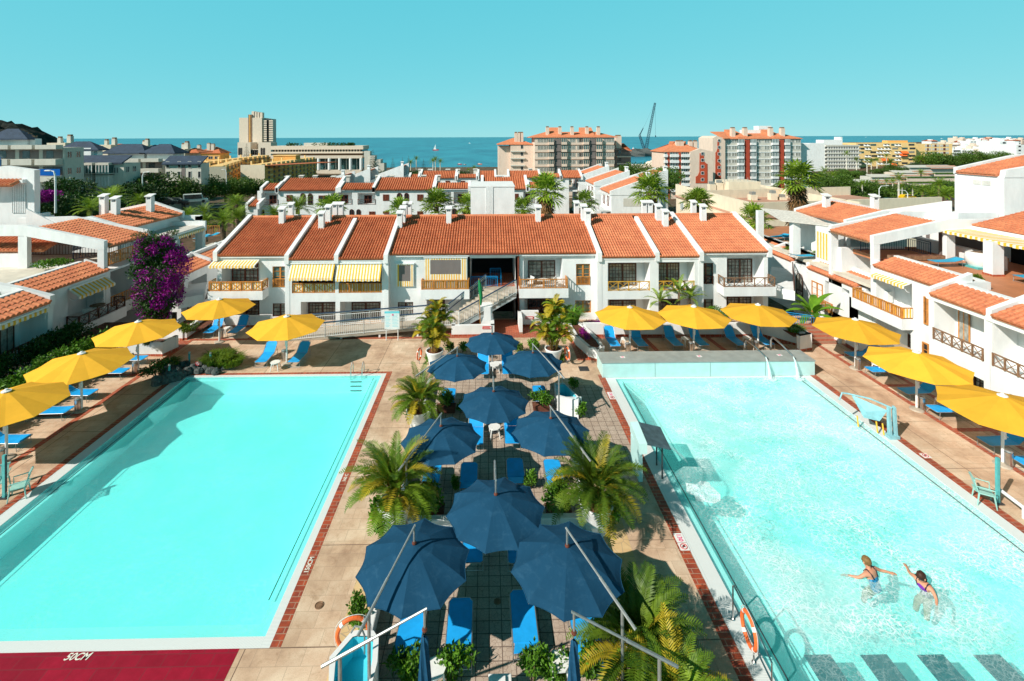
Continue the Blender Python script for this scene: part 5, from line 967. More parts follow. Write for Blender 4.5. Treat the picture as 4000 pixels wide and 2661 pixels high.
W.strip(24.7, 25.3, 30.5, 4.72); W.strip(23.2, 22.2, 24.95, 4.72); W.strip(23.2, 11, 21.85, 4.72)
for y in (25.1, 22.02): W.prof(y, [(23.15, 4.4), (25.4, 4.8), (25.4, 5.75), (24.75, 5.5), (23.15, 4.95)], .26)
W.bal(24.7, 27.7, 31.6, 1.7, 2.33, .7, 'b', 'wood', .085, .66)
awning(RW, W.fr(24.7), 27.85, 30.35, 4.34, .42, .14, .02, .12)
railing(RW, W.fr(23.2), 22.3, 24.86, 2.41, .6, 'x', 'gwood', .02, 0, None, .52); railing(RW, W.fr(23.2), 17.0, 21.9, 2.41, .6, 'x', 'gwood', .02, 0, None, .52)
W.win(25.9, 27.85, 28.75, 2.4, 4.2, 1, 6, 'wood', 'teal', 2, .05); W.win(24.4, 22.3, 23.1, 2.4, 4.3, 2, 8, 'rwood', 'curt', 2, .05); W.win(24.4, 19.0, 20.6, 2.4, 4.3, 2, 8, 'rwood', 'curt', 2, .05)
W.win(25.9, 28.0, 29.4, -.9, 1.2, 3, 7, 'dwood', 'curt', 2, .05); W.win(24.4, 22.35, 23.9, -.9, 1.4, 3, 7, 'dwood', 'curt', 2, .05); W.win(24.7, 26.75, 27.0, 2.35, 3.9, 1, 2, 'wood', 'glasst', 1, .05); W.win(24.7, 26.7, 27.1, .1, 1.3, 1, 3, 'wood', 'glasst', 1, .05)
arch(RW, W.fr(24.4), 24.35, 2.5, .55, 1.65, .05, 'curt', 'wood')
tile_roof(RW, (31.0, 22, 7.25), (0, 1, 0), (1, 0, .24), 8.5, 5, .27, .36, 'tile2', 4)
W.part('verandah_beam', 'white', (30.9, 31.2, 22, 30.5, 6.95, 7.2)); W.part('verandah_pillar', 'white', (28.95, 29.6, 27.3, 27.85, 4.9, 6.85)); W.part('verandah_pillar', 'white', (28.95, 29.6, 22.8, 23.4, 4.9, 6.85)); W.part('pillar_plinth', 'redt', (28.92, 29.63, 27.27, 27.88, 4.9, 5.0))
W.part('verandah_wall', 'white', (33.4, 33.6, 22, 30.5, 4.9, 7.3)); W.part('low_inner_wall', 'white', (30.7, 31.0, 28.4, 34.2, 4.9, 5.75)); W.part('dark_doorway', 'darkin', (33.3, 33.38, 29.2, 30.3, 4.9, 6.8)); W.part('side_screen', 'brownw', (31.4, 36.4, 34.0, 34.2, 4.9, 6.9)); W.part('cross_wall', 'brownw', (30.0, 33.3, 31.6, 31.75, 4.9, 6.85))
mb = MB()
for k in range(2): mb.cur = 0; 
aw = Fr((31.0, 0, 0), (0, 1, 0)); aw.N = V((-1, 0, 0)); awning(RW, aw, 22.2, 31.0, 7.0, 1.75, .10, .0, .16)
mb = MB(); metal_rail(mb, [(26.2, 33.6, 4.9), (29.6, 33.6, 4.9), (29.6, 31.9, 4.9)], .95, bar=.17); mb.build('blue_stair_railing', 'nmetal', RW)
W.part('under_roof_wall', 'white', (25.2, 29.8, 34.1, 34.4, 3.2, 5.0)); W.part('terrace_plinth', 'redt', (24.8, 30.6, 30.95, 31.05, 4.9, 5.0)); W.part('rear_floor', 'sand', (24.8, 31, 31, 44, 3.1, 3.3)); W.done()
t_ = thing('stair_tower', 'plain white stair tower with tiled lean-to top and two pale vents at the upper right', 'stair tower', (38, 33, 4.9)); mb = MB(); mb.box(34, 46, 31.33, 34.7, 4.9, 10.28); mb.build('wall', 'white', t_)
tile_roof(t_, (33.85, 31.7, 10.36), (0, 1, 0), (1, 0, .22), 2.75, 7, .27, .36, 'tile2', 5); mb = MB(); mb.prism([(34, 31.3, 10.2), (46, 31.3, 10.2), (46, 31.3, 12.6), (34.1, 31.3, 10.68)], (0, .35, 0)); mb.prism([(34, 34.5, 10.2), (46, 34.5, 10.2), (46, 34.5, 12.4), (38, 34.5, 11.5), (34, 34.5, 10.66)], (0, .3, 0)); mb.build('gable_parapet', 'white', t_)
f = Fr((34, 0, 0), (0, -1, 0)); mb = MB(); f.box(mb, -33.35, -32.8, 9.58, 9.88, 0, .03); mb.build('vent', 'shut', t_); mb = MB(); f.box(mb, -32.73, -32.18, 9.58, 9.88, 0, .03); mb.build('vent', 'shut', t_); mb = MB(); f.box(mb, -34.5, -33.85, 8.2, 9.8, 0, .02); mb.build('door', 'wmetal', t_)
mb = MB(); mb.prism([(33.99, 34.9, 4.9), (33.99, 40.5, 4.9), (33.99, 40.5, 6.7), (33.99, 34.9, 8.2)], (-.4, 0, 0)); mb.box(31.5, 34, 33, 34.6, 4.9, 7.2); mb.build('stair_parapet', 'white', t_)
mb = MB(); mb.box(31.2, 33.9, 31.6, 31.85, 6.9, 7.85); mb.box(29.5, 38, 34.75, 35.1, 6.8, 7.4); mb.build('upper_parapet', 'white', t_)
def rear_house(sd, XE, XR, y0, y1, label, zf=3.4):
 r_ = thing('rear_house', label, 'house', (sd * (XE + 2), y1, -2)); W = Wing(sd, r_)
 tile_roof(r_, (sd * XE, y0, 6.55), (0, 1, 0), (sd, 0, .8 / (XR - XE)), y1 - y0, math.hypot(XR - XE, .8), .27, .36, 'tile2', 4)
 W.box(W.w, XE + .35, XE + .6, y0, y1, -2, 6.4); W.box(W.w, XE + .35, 36, y1, y1 + .25, -2, 6.3)
 W.prof(y1 + .1, [(XE - .05, 6.2), (XR, 6.9), (XR + 4, 6.3), (XR + 4, 6.8), (XR, 7.62), (XE - .05, 6.75)], .28); W.prof(y0 - .1, [(XE + .1, 6.2), (XR, 6.9), (XR + 4, 6.3), (XR + 4, 6.8), (XR, 7.45), (XE + .1, 6.75)], .28)
 mb = MB(); P = [(XR, 7.36), (XR + 4.5, 6.2)]; mb.quad(*[V((sd * X_, y, z)) for X_, z, y in ((XR, 7.36, y0), (XR, 7.36, y1), (XR + 4.5, 6.2, y1), (XR + 4.5, 6.2, y0))]); mb.build('rear_roof', 'tile2', r_)
 W.w.build('wall', 'white', r_); return r_, W
FAR[0] = 1.167
r_, W = rear_house(-1, 25.9, 28.3, 35.0, 41.4, 'white house with three chimneys and red roof behind the left wing')
for c, x, y, X_ in (('B1', 910, 290, 29.2), ('B1', 1012, 312, 28.0), ('B1', 1315, 282, 27.3)): p = atX(c, x, y, -X_); chimney_at(r_, (p.x, p.y, p.z), .42, 1.2)
W.part('porch_roof', 'pale', (23.6, 26.0, 36.6, 40.4, 5.62, 5.75)); W.part('porch_parapet', 'white', (23.4, 26.1, 40.4, 40.6, 5.3, 6.1)); W.part('pillar', 'white', (23.5, 23.9, 40.2, 40.6, 2, 5.6)); W.part('pillar', 'white', (24.9, 25.4, 36.3, 36.7, 2, 5.7)); W.part('pillar', 'white', (24.6, 25.0, 41.7, 42.1, 2, 6.3)); W.part('frame_beam', 'white', (24.6, 27.6, 41.7, 42.1, 5.95, 6.35)); W.part('side_parapet', 'white', (25.2, 28.3, 34.6, 34.9, 5.6, 6.55))
awning(r_, W.fr(23.6), 36.8, 40.3, 5.62, .25, .08, 0, .12); W.part('terrace_floor', 'sand', (20, 26, 36.5, 46, 2.9, 3.1))
FAR[0] = 1.
r_, W = rear_house(1, 26.4, 29.5, 35.6, 41.0, 'white house with red roof, beige awning and terrace behind the right wing')
for c, x, y, X_ in (('B5', 510, 275, 28.2), ('B5', 932, 285, 31.2)): p = atX(c, x, y, X_); chimney_at(r_, (p.x, p.y, p.z), .42, 1.2)
mb = MB(); mb.hexa([(23.9, 39.0, 6.05), (26.4, 36.4, 6.05), (26.6, 40.6, 6.5), (24.8, 43.6, 6.4), (23.9, 39.0, 6.1), (26.4, 36.4, 6.1), (26.6, 40.6, 6.55), (24.8, 43.6, 6.45)]); mb.build('beige_awning', 'pale', r_)
W.part('pillar', 'white', (24.2, 24.7, 42.9, 43.3, 3.2, 6.3)); W.part('pillar', 'white', (24.6, 25.2, 38.6, 39.1, 3.2, 6.1)); W.part('porch_wall', 'white', (25.6, 26.5, 35.6, 37.4, 3.2, 6.0)); W.part('terrace_floor', 'terr', (26.3, 34, 35.6, 52, 2.9, 3.2)); W.part('terrace_edge', 'white', (26.0, 26.3, 35.6, 52, 2.0, 3.6))
f = Fr((25.58, 0, 0), (0, -1, 0)); mb = MB(); striped(mb, f, -37.3, -35.7, 3.6, 5.6, .03, .16); mb.cur = 0; mb.build('striped_curtain', ['whc', 'yel'], r_)
def side_block(sd, X_, segs, label, ztop=2.9):
 r_ = thing('side_block', label, 'apartment building', (sd * X_, segs[0][0], -1.2)); W = Wing(sd, r_); ya, yb = segs[0][0], segs[-1][1]
 W.unit(X_, ya - .2, yb + .2, (ya + .6, ya + 3.0, .4, 2.4), None, zt=ztop - .05)
 for y0, y1 in segs: W.strip(X_, y0 + .1, y1 - .1, ztop, 1.4); W.prof(y1 + .0, [(X_ - .05, ztop - .4), (X_ + 1.5, ztop), (X_ + 1.5, ztop + .85), (X_ - .05, ztop + .3)], .25)
 W.part('upper_parapet', 'white', (X_ + 1.3, X_ + 1.55, ya, yb, ztop - .2, ztop + .75)); W.part('planted_ledge', 'soil', (X_ + 1.56, X_ + 2.2, ya, yb, ztop, ztop + .35)); W.done(); return r_, W
r_, W = side_block(-1, 22.0, [(35.2, 38.6), (38.9, 42.0), (42.3, 46)], 'stepped white block with three small terracotta roofs left of the main row', 3.15)
railing(r_, W.fr(22.0), 35.6, 38.4, .5, .66, 'x', 'dwood', .1)
r_, W = side_block(1, 24.7, [(32.1, 37.0), (38.9, 42.0), (42.4, 46)], 'stepped white block with small terracotta roofs right of the main row', 2.85)
arch(r_, W.fr(24.7), 37.9, .75, .75, 1.35, .02, 'curt', 'dwood'); railing(r_, W.fr(24.7), 37.5, 38.3, .35, .5, 'x', 'dwood', .05, name='window_rail')
window(r_, W.fr(24.7), 35.3, 36.5, .6, 2.0, 1, 3, 'wood', 'teal', .02); railing(r_, W.fr(24.7), 33.9, 36.0, .3, .75, 'b', 'wood', .3)
r_ = thing('walkway', 'short white walkway with dark X braced rail beside the right end of the main row', 'walkway', (21.5, 36, 1)); mb = MB(); mb.hexa([(20.1, 34.3, 1.5), (21.4, 33.4, 1.5), (24.6, 38.6, 1.5), (23.4, 39.6, 1.5), (20.1, 34.3, 2.2), (21.4, 33.4, 2.2), (24.6, 38.6, 2.2), (23.4, 39.6, 2.2)]); mb.build('slab', 'white', r_)
fr_ = Fr((21.35, 33.4, 0), (3.2, 5.2, 0)); railing(r_, fr_, 0, 6, 2.2, .66, 'x', 'dwood', 0)
r_ = thing('walkway', 'short white walkway with brown X braced rail beside the left end of the main row', 'walkway', (-21.5, 36, 1)); mb = MB(); mb.hexa([(-20.0, 34.3, 1.3), (-21.2, 33.4, 1.3), (-22.6, 36.6, 1.3), (-21.4, 37.2, 1.3), (-20.0, 34.3, 2.0), (-21.2, 33.4, 2.0), (-22.6, 36.6, 2.0), (-21.4, 37.2, 2.0)]); mb.build('slab', 'white', r_)
fr_ = Fr((-22.5, 36.5, 0), (1.35, -3.1, 0)); railing(r_, fr_, 0, 3.3, 2.0, .66, 'x', 'gwood', 0)
R2 = thing('terrace_row', 'second white row with arched loggias and terracotta roofs behind the main building', 'apartment building', (-5, 88, -4)); Y2 = 88.; F2 = Fr((0, Y2, 0), (1, 0, 0))
def q2(c, x, y, Y=Y2): return atY(c, x, y, Y)
wm = MB(); xa, xb = q2('A2', 248, 830).x, q2('A3', 440, 850).x
holes = []
for c, x0, y0, x1, y1 in (('A2', 285, 835, 440, 945), ('A2', 935, 832, 1120, 940), ('A2', 1172, 835, 1335, 940), ('A2', 1820, 825, 2030, 930), ('A2', 2055, 825, 2190, 930), ('A3', 340, 868, 440, 975)):
 a, b_ = q2(c, x0, y1), q2(c, x1, y0); holes.append((a.x, b_.x, a.z, b_.z))
wall_holes(wm, F2, xa, xb, -4.5, q2('A2', 600, 815).z, holes)
for h in holes: loggia(wm, F2, *h, 1.6)
wm.build('wall', 'white', R2)
for h in holes: railing(R2, F2, h[0], h[1], h[2], .95, 'x', 'rwood', .05, bay=1.6); window(R2, Fr((0, Y2 + 1.6, 0), (1, 0, 0)), lerp(h[0], h[1], .25), lerp(h[0], h[1], .68), h[2], h[3] - .6, 1, 1, 'rwood', 'darkin', .05, .12)
for c, x0, y0, x1, y1 in (('A2', 517, 853, 572, 912), ('A2', 812, 857, 907, 910), ('A2', 1405, 848, 1460, 906), ('A2', 1720, 848, 1775, 905), ('A2', 1277, 1005, 1333, 1040), ('A2', 1720, 1003, 1772, 1035), ('A3', 262, 888, 295, 945), ('A2', 390, 1010, 440, 1050), ('A2', 1405, 1003, 1460, 1035)):
 a, b_ = q2(c, x0, y1), q2(c, x1, y0); window(R2, F2, a.x, b_.x, a.z, b_.z, 1, 1, 'rwood', 'glasst' if x0 == 812 else 'rwood', .05, .14)
for c, x, y0, y1, w_ in (('A2', 668, 942, 838, 45), ('A2', 736, 942, 840, 42), ('A2', 1557, 940, 835, 46), ('A2', 1622, 936, 835, 40), ('A2', 277, 1055, 990, 18), ('A2', 305, 1055, 990, 18), ('A2', 1117, 1035, 985, 40), ('A2', 1180, 1035, 985, 38), ('A2', 2063, 1050, 978, 44), ('A2', 2000, 1050, 978, 40)):
 a, b_ = q2(c, x, y0), q2(c, x, y1); arch(R2, F2, a.x, a.z, w_ / 2.357 / F * Y2, b_.z - a.z, .02, 'darkin', 'rwood')
sl2 = V((0, 1, .36)).normalized()
def roof2(c, x0, x1, ye, yr, Y=Y2, root=R2):
 a, b_ = atY(c, x0, ye, Y - .4), atY(c, x1, ye, Y - .4); r_ = ray(c, x0, yr); t_ = (a.z - .36 * (Y - .4) - H) / (r_[2] - .36 * r_[1]); D = (r_[1] * t_ - Y + .4) * 1.063
 tile_roof(root, a, (1, 0, 0), sl2, b_.x - a.x, D, .42, 40, 'tile', 3)
 for x in (a.x, b_.x): parapet(root, [(x, Y - .5, a.z - .5), (x, a.y + D / 1.063, a.z + .36 * D / 1.063 - .5), (x, a.y + D / 1.063, a.z + .36 * D / 1.063 + .45), (x, Y - .5, a.z + .45)], .5, (1, 0, 0))
 return a, b_, D
for c, x0, x1, ye, yr in (('A2', 430, 980, 812, 700), ('A2', 1318, 1870, 807, 694), ('A2', 285, 425, 806, 748), ('A2', 1005, 1318, 803, 745), ('A2', 1880, 2200, 796, 742)): roof2(c, x0, x1, ye, yr)
a, b_, D = roof2('A3', -40, 375, 847, 738)
roof2('A3', 385, 520, 836, 782)
for c, x, y in (('A2', 525, 695), ('A2', 655, 690), ('A2', 783, 690), ('A2', 950, 695), ('A2', 1085, 692), ('A2', 1357, 690), ('A2', 1490, 690), ('A2', 1783, 688), ('A2', 1915, 688)): p = atY(c, x, y, 93.5); chimney_at(R2, (p.x, p.y, p.z - .9), .7, 1.1, mat='pale', cap='pale')
mb = MB(); a = q2('A2', 140, 955, 86.5); b_ = q2('A2', 250, 890, 86.5); mb.box(a.x, b_.x, 86.5, 92, -6, a.z); mb.build('end_wall', 'white', R2); roof2('A2', 150, 255, 957, 893, 86.5)
R3 = thing('terrace_row', 'third white row with low terracotta roofs just behind the second row, centre', 'apartment building', (15, 118, -6)); Y3 = 118.
a, b_ = atY('A2', 1645, 700, Y3), atY('A3', 760, 745, Y3); mb = MB(); mb.box(a.x, b_.x, Y3, Y3 + 9, -6, a.z); mb.build('wall', 'white', R3)
for c, x0, x1, ye, yr in (('A2', 1650, 1735, 692, 663), ('A2', 1745, 2075, 698, 633), ('A2', 2085, 2270, 694, 662), ('A2', 2280, 2440, 698, 632), ('A3', 205, 495, 742, 678), ('A3', 508, 685, 737, 703), ('A3', 690, 880, 742, 674)): roof2(c, x0, x1, ye, yr, Y3, R3)
for c, x, y in (('A2', 1750, 628), ('A2', 1840, 628), ('A2', 2003, 628), ('A2', 2095, 628), ('A2', 2255, 625), ('A3', 250, 720), ('A3', 405, 670)): p = atY(c, x, y, 124); chimney_at(R3, (p.x, p.y, p.z - .9), .9, 1.1, mat='pale', cap='pale')
for x in (1980, 2120): p, p2 = atY('A2', x, 740, Y3), atY('A2', x + 40, 722, Y3); window(R3, Fr((0, Y3, 0), (1, 0, 0)), p.x, p2.x, p.z, p2.z, 1, 1, 'rwood', 'darkin', .05, .15)
def stepped(label, units, X0=None):
 r_ = thing('stepped_terrace', label, 'apartment building', (units[0][0], units[0][1], -5))
 for (x, y, w_, d_, ze, rise, base_) in units:
  mb = MB(); mb.box(x, x + w_, y, y + d_, base_, ze); mb.build('wall', 'white', r_)
  tile_roof(r_, (x - .3, y + .4, ze + .05), (0, 1, 0), (1, 0, rise / w_), d_ - .8, w_ * 1.0, .45, 40, 'tile2', 3)
  for yy in (y + .15, y + d_ - .15): parapet(r_, [(x - .2, yy, ze - .3), (x + w_, yy, ze - .3), (x + w_, yy, ze + rise + .5), (x - .2, yy, ze + .45)], .45, (0, 1, 0))
  f = Fr((x, 0, 0), (0, -1, 0)); 
  for k in range(2): yy = y + d_ * (.3 + .4 * k); window(r_, f, -yy - .7, -yy + .7, ze - 2.6, ze - .7, 1, 1, 'rwood', 'darkin', .03, .14)
  mb = MB(); f2 = Fr((0, y, 0), (1, 0, 0)); f2.box(mb, x + w_ * .3, x + w_ * .75, ze - 2.4, ze - .9, 0, .03); mb.build('shaded_opening', 'greyw', r_)
  mb = MB(); metal_rail(mb, [(x - 2.2, y + .5, ze - 3.0), (x - 2.2, y + d_ - .5, ze - 3.0)], 1.0, bar=.5); mb.build('balcony_rail', 'rwood', r_)
  mb = MB(); mb.box(x - 2.3, x, y + .2, y + d_ - .2, ze - 3.35, ze - 3.0)
  for k in range(5): yy = y + .8 + (d_ - 1.6) * k / 4; mb.box(x - 2.4, x, yy - .06, yy + .06, ze - .3, ze - .15)
  mb.build('pergola_balcony', 'white', r_); chimney_at(r_, (x + w_ - .5, y + .6, ze + rise), .6, 1.1)
 return r_
def su(c, xl, yl, z, w_, d_, rise, base_=-9): p = atZ(c, xl, yl, z); return (p.x, p.y, w_, d_, z, rise, base_)
stepped('stepped white terraces with orange roofs running away to the right of the second row', [su('A3', 1150, 888, 2.4, 7.5, 8, 2.6), su('A3', 1000, 806, 2.6, 7.5, 9, 2.6), su('A3', 850, 745, 2.8, 7.5, 9, 2.6), (33, 108, 7.5, 8, 2.6, 2.4, -8)])
stepped('stepped white terraces with orange roofs in front of the glass fronted hotel', [(-40, 112, 7, 9, 1.8, 2.4, -8), (-36.5, 122, 7, 9, 2.1, 2.6, -9), (-30, 133, 7, 9, 2.4, 2.6, -9)])
def uvec(q): 
 while True:
  v_ = V((q.uniform(-1, 1), q.uniform(-1, 1), q.uniform(-1, 1)))
  if .1 < v_.length < 1: return v_.normalized()
def leafcloud(mb, c, r, n, size, q, shell=.55, aspect=.55, up=.25):
 """n small folded leaves through the volume of an ellipsoid, denser near its skin"""
 for _ in range(n):
  d = uvec(q); k = (shell + (1 - shell) * q.random()) * (1 + q.uniform(-.12, .12)); p = V((c[0] + d.x * r[0] * k, c[1] + d.y * r[1] * k, c[2] + d.z * r[2] * k))
  a = (uvec(q) + d * .5 + V((0, 0, up))).normalized(); b_ = a.cross(uvec(q)).normalized(); L = size * q.uniform(.6, 1.3); w_ = L * aspect * .5; nn = a.cross(b_) * w_ * .35
  mb.add([p, p + a * L * .45 + b_ * w_ + nn, p + a * L, p + a * L * .45 - b_ * w_ + nn], [(0, 1, 2, 3)])
def clump(mb, c, R_, n, size, q, sub=7, flat=.75, **k):
 for i in range(sub):
  d = uvec(q); s_ = q.uniform(.42, .62); p = (c[0] + d.x * R_ * .58, c[1] + d.y * R_ * .58, c[2] + d.z * R_ * .5 * flat)
  leafcloud(mb, p, (R_ * s_, R_ * s_, R_ * s_ * flat), n // sub, size, q, **k)
def frond(mb, base, az_, el, L, droop, n, ll, q, w_=.03, mb2=None, vee=.35, taper=True):
 """pinnate frond: curved rachis with leaflets on both sides"""
 P = []; p = V(base); e = el; hx, hy = cos(az_), sin(az_); k = 9
 for i in range(k + 1): P.append(p.copy()); s = L / k; p = p + V((hx * cos(e), hy * cos(e), sin(e))) * s; e -= droop / k * (.5 + i / k)
 (mb2 or mb).tube(P, [.016 * (1 - .85 * i / k) * (L / 1.8) ** .5 for i in range(k + 1)], 4, cap=False); side = V((-hy, hx, 0))
 for i in range(n):
  t_ = .16 + .84 * (i + .5) / n; x = t_ * k; j = min(int(x), k - 1); p = P[j].lerp(P[j + 1], x - j); d = (P[j + 1] - P[j]).normalized(); l = ll * (sin(pi * min(1, t_ * .86 + .12)) ** .6) * q.uniform(.85, 1.1)
  for s in (-1, 1):
   a = (d * .62 + side * s * .9 + V((0, 0, vee + q.uniform(-.12, .12)))).normalized(); tip = p + a * l + V((0, 0, -l * l * .45)); m_ = p + a * l * .5; ww = d * (w_ * (.7 + .5 * (1 - t_)))
   mb.add([p - ww * .6, m_ - ww, tip, m_ + ww, p + ww * .6], [(0, 1, 3, 4), (1, 2, 3)])
def mk_areca(seed, R_=1.25, H_=1.9, nf=34, nl=30, gold=.3, stems=10, ll=.34):
 r_ = thing('areca_palm', 'areca palm', 'palm'); q = random.Random(seed); A, B, C_ = MB(), MB(), MB()
 for i in range(stems): a = q.uniform(0, 6.28); d = q.uniform(.03, .22); h = H_ * q.uniform(.25, .5); C_.tube([(cos(a) * d, sin(a) * d, 0), (cos(a) * (d + .08), sin(a) * (d + .08), h)], [.028, .016], 5)
 for i in range(nf):
  az_ = i * 2.4 + q.uniform(-.3, .3); f = i / nf; el = R(82 - 66 * f + q.uniform(-6, 6)); L = R_ * q.uniform(1.05, 1.45); b_ = V((cos(az_) * .12, sin(az_) * .12, H_ * (.12 + .28 * q.random())))
  frond(B if q.random() < gold else A, b_, az_, el, L, R(70 + 45 * f), nl, ll, q, .026)
 A.build('crown', 'areca', r_); B.build('golden_fronds', 'arecay', r_); C_.build('trunk', 'cane', r_); return r_
def mk_cane_areca(seed):
 """tall clump with several canes, each carrying its own tuft"""
 r_ = thing('areca_palm', 'tall areca palm', 'palm'); q = random.Random(seed); A, B, C_ = MB(), MB(), MB()
 for i in range(13):
  a = q.uniform(0, 6.28); lean = q.uniform(.1, .95); h = q.uniform(.5, 2.35) * (1.1 - lean * .35); top = V((cos(a) * lean, sin(a) * lean, h)); b0 = V((cos(a) * .15, sin(a) * .15, 0)); C_.tube([b0, b0.lerp(top, .5) + V((0, 0, .1)), top], [.03, .025, .02], 5)
  for k in range(10): az_ = k * 2.4 + a; frond(B if q.random() < .55 else A, top, az_, R(68 - 7 * k + q.uniform(-8, 8)), q.uniform(.65, .95), R(90), 18, .28, q, .026)
 A.build('crown', 'areca', r_); B.build('golden_fronds', 'arecay', r_); C_.build('trunk', 'cane', r_); return r_
def fan(mb, p, d, up, r0, n, q, spread=R(135), w_=.055):
 d = d.normalized(); s = d.cross(up).normalized(); u = s.cross(d)
 for i in range(n):
  a = -spread + 2 * spread * i / (n - 1); L = r0 * (1 - .28 * abs(a) / pi) * q.uniform(.9, 1.06); t_ = (d * cos(a) + s * sin(a)).normalized(); sd = (s * cos(a) - d * sin(a)); pl = u * (.06 if i % 2 else -.02) * r0
  tip = p + t_ * L + V((0, 0, -.16 * L)) ; m_ = p + t_ * L * .55 + pl; mb.add([p, m_ - sd * w_ * r0 * 1.2, tip, m_ + sd * w_ * r0 * 1.2], [(0, 1, 2, 3)])
def mk_fanpalm(seed, h, skirt=1.0, n=44, fr_=.85, trunk=.2):
 r_ = thing('fan_palm', 'fan palm', 'palm'); q = random.Random(seed); A, B, C_ = MB(), MB(), MB()
 pts = [(q.uniform(-.05, .05), q.uniform(-.05, .05), h * k / 8) for k in range(9)]; C_.tube(pts, [trunk * (1.25 - .35 * k / 8) * (1 + .06 * (k % 2)) for k in range(9)], 9)
 for k in range(int(h * 7)): a = k * 2.4; z = h * .97 * k / (h * 7); rr = trunk * 1.0; C_.add([V((cos(a) * rr, sin(a) * rr, z)), V((cos(a + .5) * rr, sin(a + .5) * rr, z)), V((cos(a + .25) * rr * 1.5, sin(a + .25) * rr * 1.5, z + .2))], [(0, 1, 2)])
 top = V((0, 0, h))
 for i in range(n):
  az_ = i * 2.4 + q.uniform(-.2, .2); f = i / n; el = R(80 - 108 * f + q.uniform(-7, 7)); pl = q.uniform(.75, 1.1) * fr_; d = V((cos(az_) * cos(el), sin(az_) * cos(el), sin(el))); p = top + d * pl; A.tube([top, p], [.022, .012], 4, cap=False); fan(A, p, (d + V((0, 0, -.22))), V((0, 0, 1)), fr_ * q.uniform(.85, 1.1), 15, q)
 m_ = int(34 * skirt)
 for i in range(m_):
  az_ = i * 2.4; z = h - .15 - q.random() * 1.3 * skirt; d = V((cos(az_) * .42, sin(az_) * .42, -1)); p = V((cos(az_) * .3, sin(az_) * .3, z)); fan(B, p, d, V((cos(az_), sin(az_), .3)), .8 * fr_ * q.uniform(.8, 1.2), 9, q, R(70), .05)
 A.build('crown', 'palm', r_); C_.build('trunk', 'bark', r_)
 if m_: B.build('dry_skirt', 'thatch', r_)
 return r_
def mk_datepalm(seed, h, L=2.6, n=40, nl=26, trunk=.25, mat='palm', tm='bark'):
 r_ = thing('date_palm', 'date palm', 'palm'); q = random.Random(seed); A, C_ = MB(), MB()
 C_.tube([(0, 0, h * k / 5) for k in range(6)], [trunk * (1.2 - .25 * k / 5) for k in range(6)], 8)
 for i in range(n): f = i / n; frond(A, (0, 0, h), i * 2.4, R(80 - 85 * f + q.uniform(-5, 5)), L * q.uniform(.85, 1.1), R(70), nl, L * .16, q, .03, vee=.25)
 A.build('crown', mat, r_); C_.build('trunk', tm, r_); return r_
def mk_tree(seed, h, R_, n=2600, size=.34, mat='leafm', flat=.75, th=.35, sub=12):
 r_ = thing('tree', 'tree', 'tree'); q = random.Random(seed); A, C_ = MB(), MB(); zc = h - R_ * flat
 C_.tube([(0, 0, 0), (q.uniform(-.2, .2), q.uniform(-.2, .2), zc * .5), (0, 0, zc)], [R_ * .09, R_ * .065, R_ * .045], 7)
 for i in range(6): a = i * 1.05 + q.random(); C_.tube([(0, 0, zc * .55), (cos(a) * R_ * .3, sin(a) * R_ * .3, zc * .85), (cos(a) * R_ * .65, sin(a) * R_ * .65, zc + R_ * .15)], [R_ * .04, R_ * .028, R_ * .012], 5)
 clump(A, (0, 0, zc), R_, n, size, q, sub, flat); A.build('crown', mat, r_); C_.build('trunk', 'bark', r_); return r_
def mk_pine(seed, h):
 r_ = thing('norfolk_pine', 'norfolk pine', 'tree'); q = random.Random(seed); A, C_ = MB(), MB(); C_.tube([(0, 0, 0), (0, 0, h)], [h * .016, h * .003], 6); k = 17
 for i in range(k):
  z = h * (.14 + .85 * i / k); L = h * .19 * (1 - i / k) ** .8 + .2
  for j in range(6): a = j * 1.047 + i * .5; e = V((cos(a) * L, sin(a) * L, L * .12)); b_ = V((0, 0, z)); w2 = V((-sin(a), cos(a), 0)) * L * .13; A.add([b_ + e * .1, b_ + e * .55 + w2, b_ + e, b_ + e * .55 - w2], [(0, 1, 2, 3)]); A.add([b_ + e * .2, b_ + e * .6 + V((0, 0, L * .1)), b_ + e, b_ + e * .6 - V((0, 0, L * .08))], [(0, 1, 2, 3)])
 A.build('crown', 'pine', r_); C_.build('trunk', 'bark', r_); return r_
def mk_shrub(seed, rx, ry, rz, n, size, mat='leaf', name='shrub', stem=True, sub=9):
 r_ = thing(name, 'shrub', 'shrub'); q = random.Random(seed); A = MB()
 for i in range(sub): d = uvec(q); leafcloud(A, (d.x * rx * .55, d.y * ry * .55, rz * 1.0 + d.z * rz * .5), (rx * .5, ry * .5, rz * .5), n // sub, size, q, .35)
 A.build('foliage', mat, r_)
 if stem:
  C_ = MB()
  for i in range(5): a = i * 1.25; C_.tube([(cos(a) * .04, sin(a) * .04, 0), (cos(a) * rx * .4, sin(a) * ry * .4, rz)], [.02, .01], 4)
  C_.build('stems', 'bark', r_)
 return r_
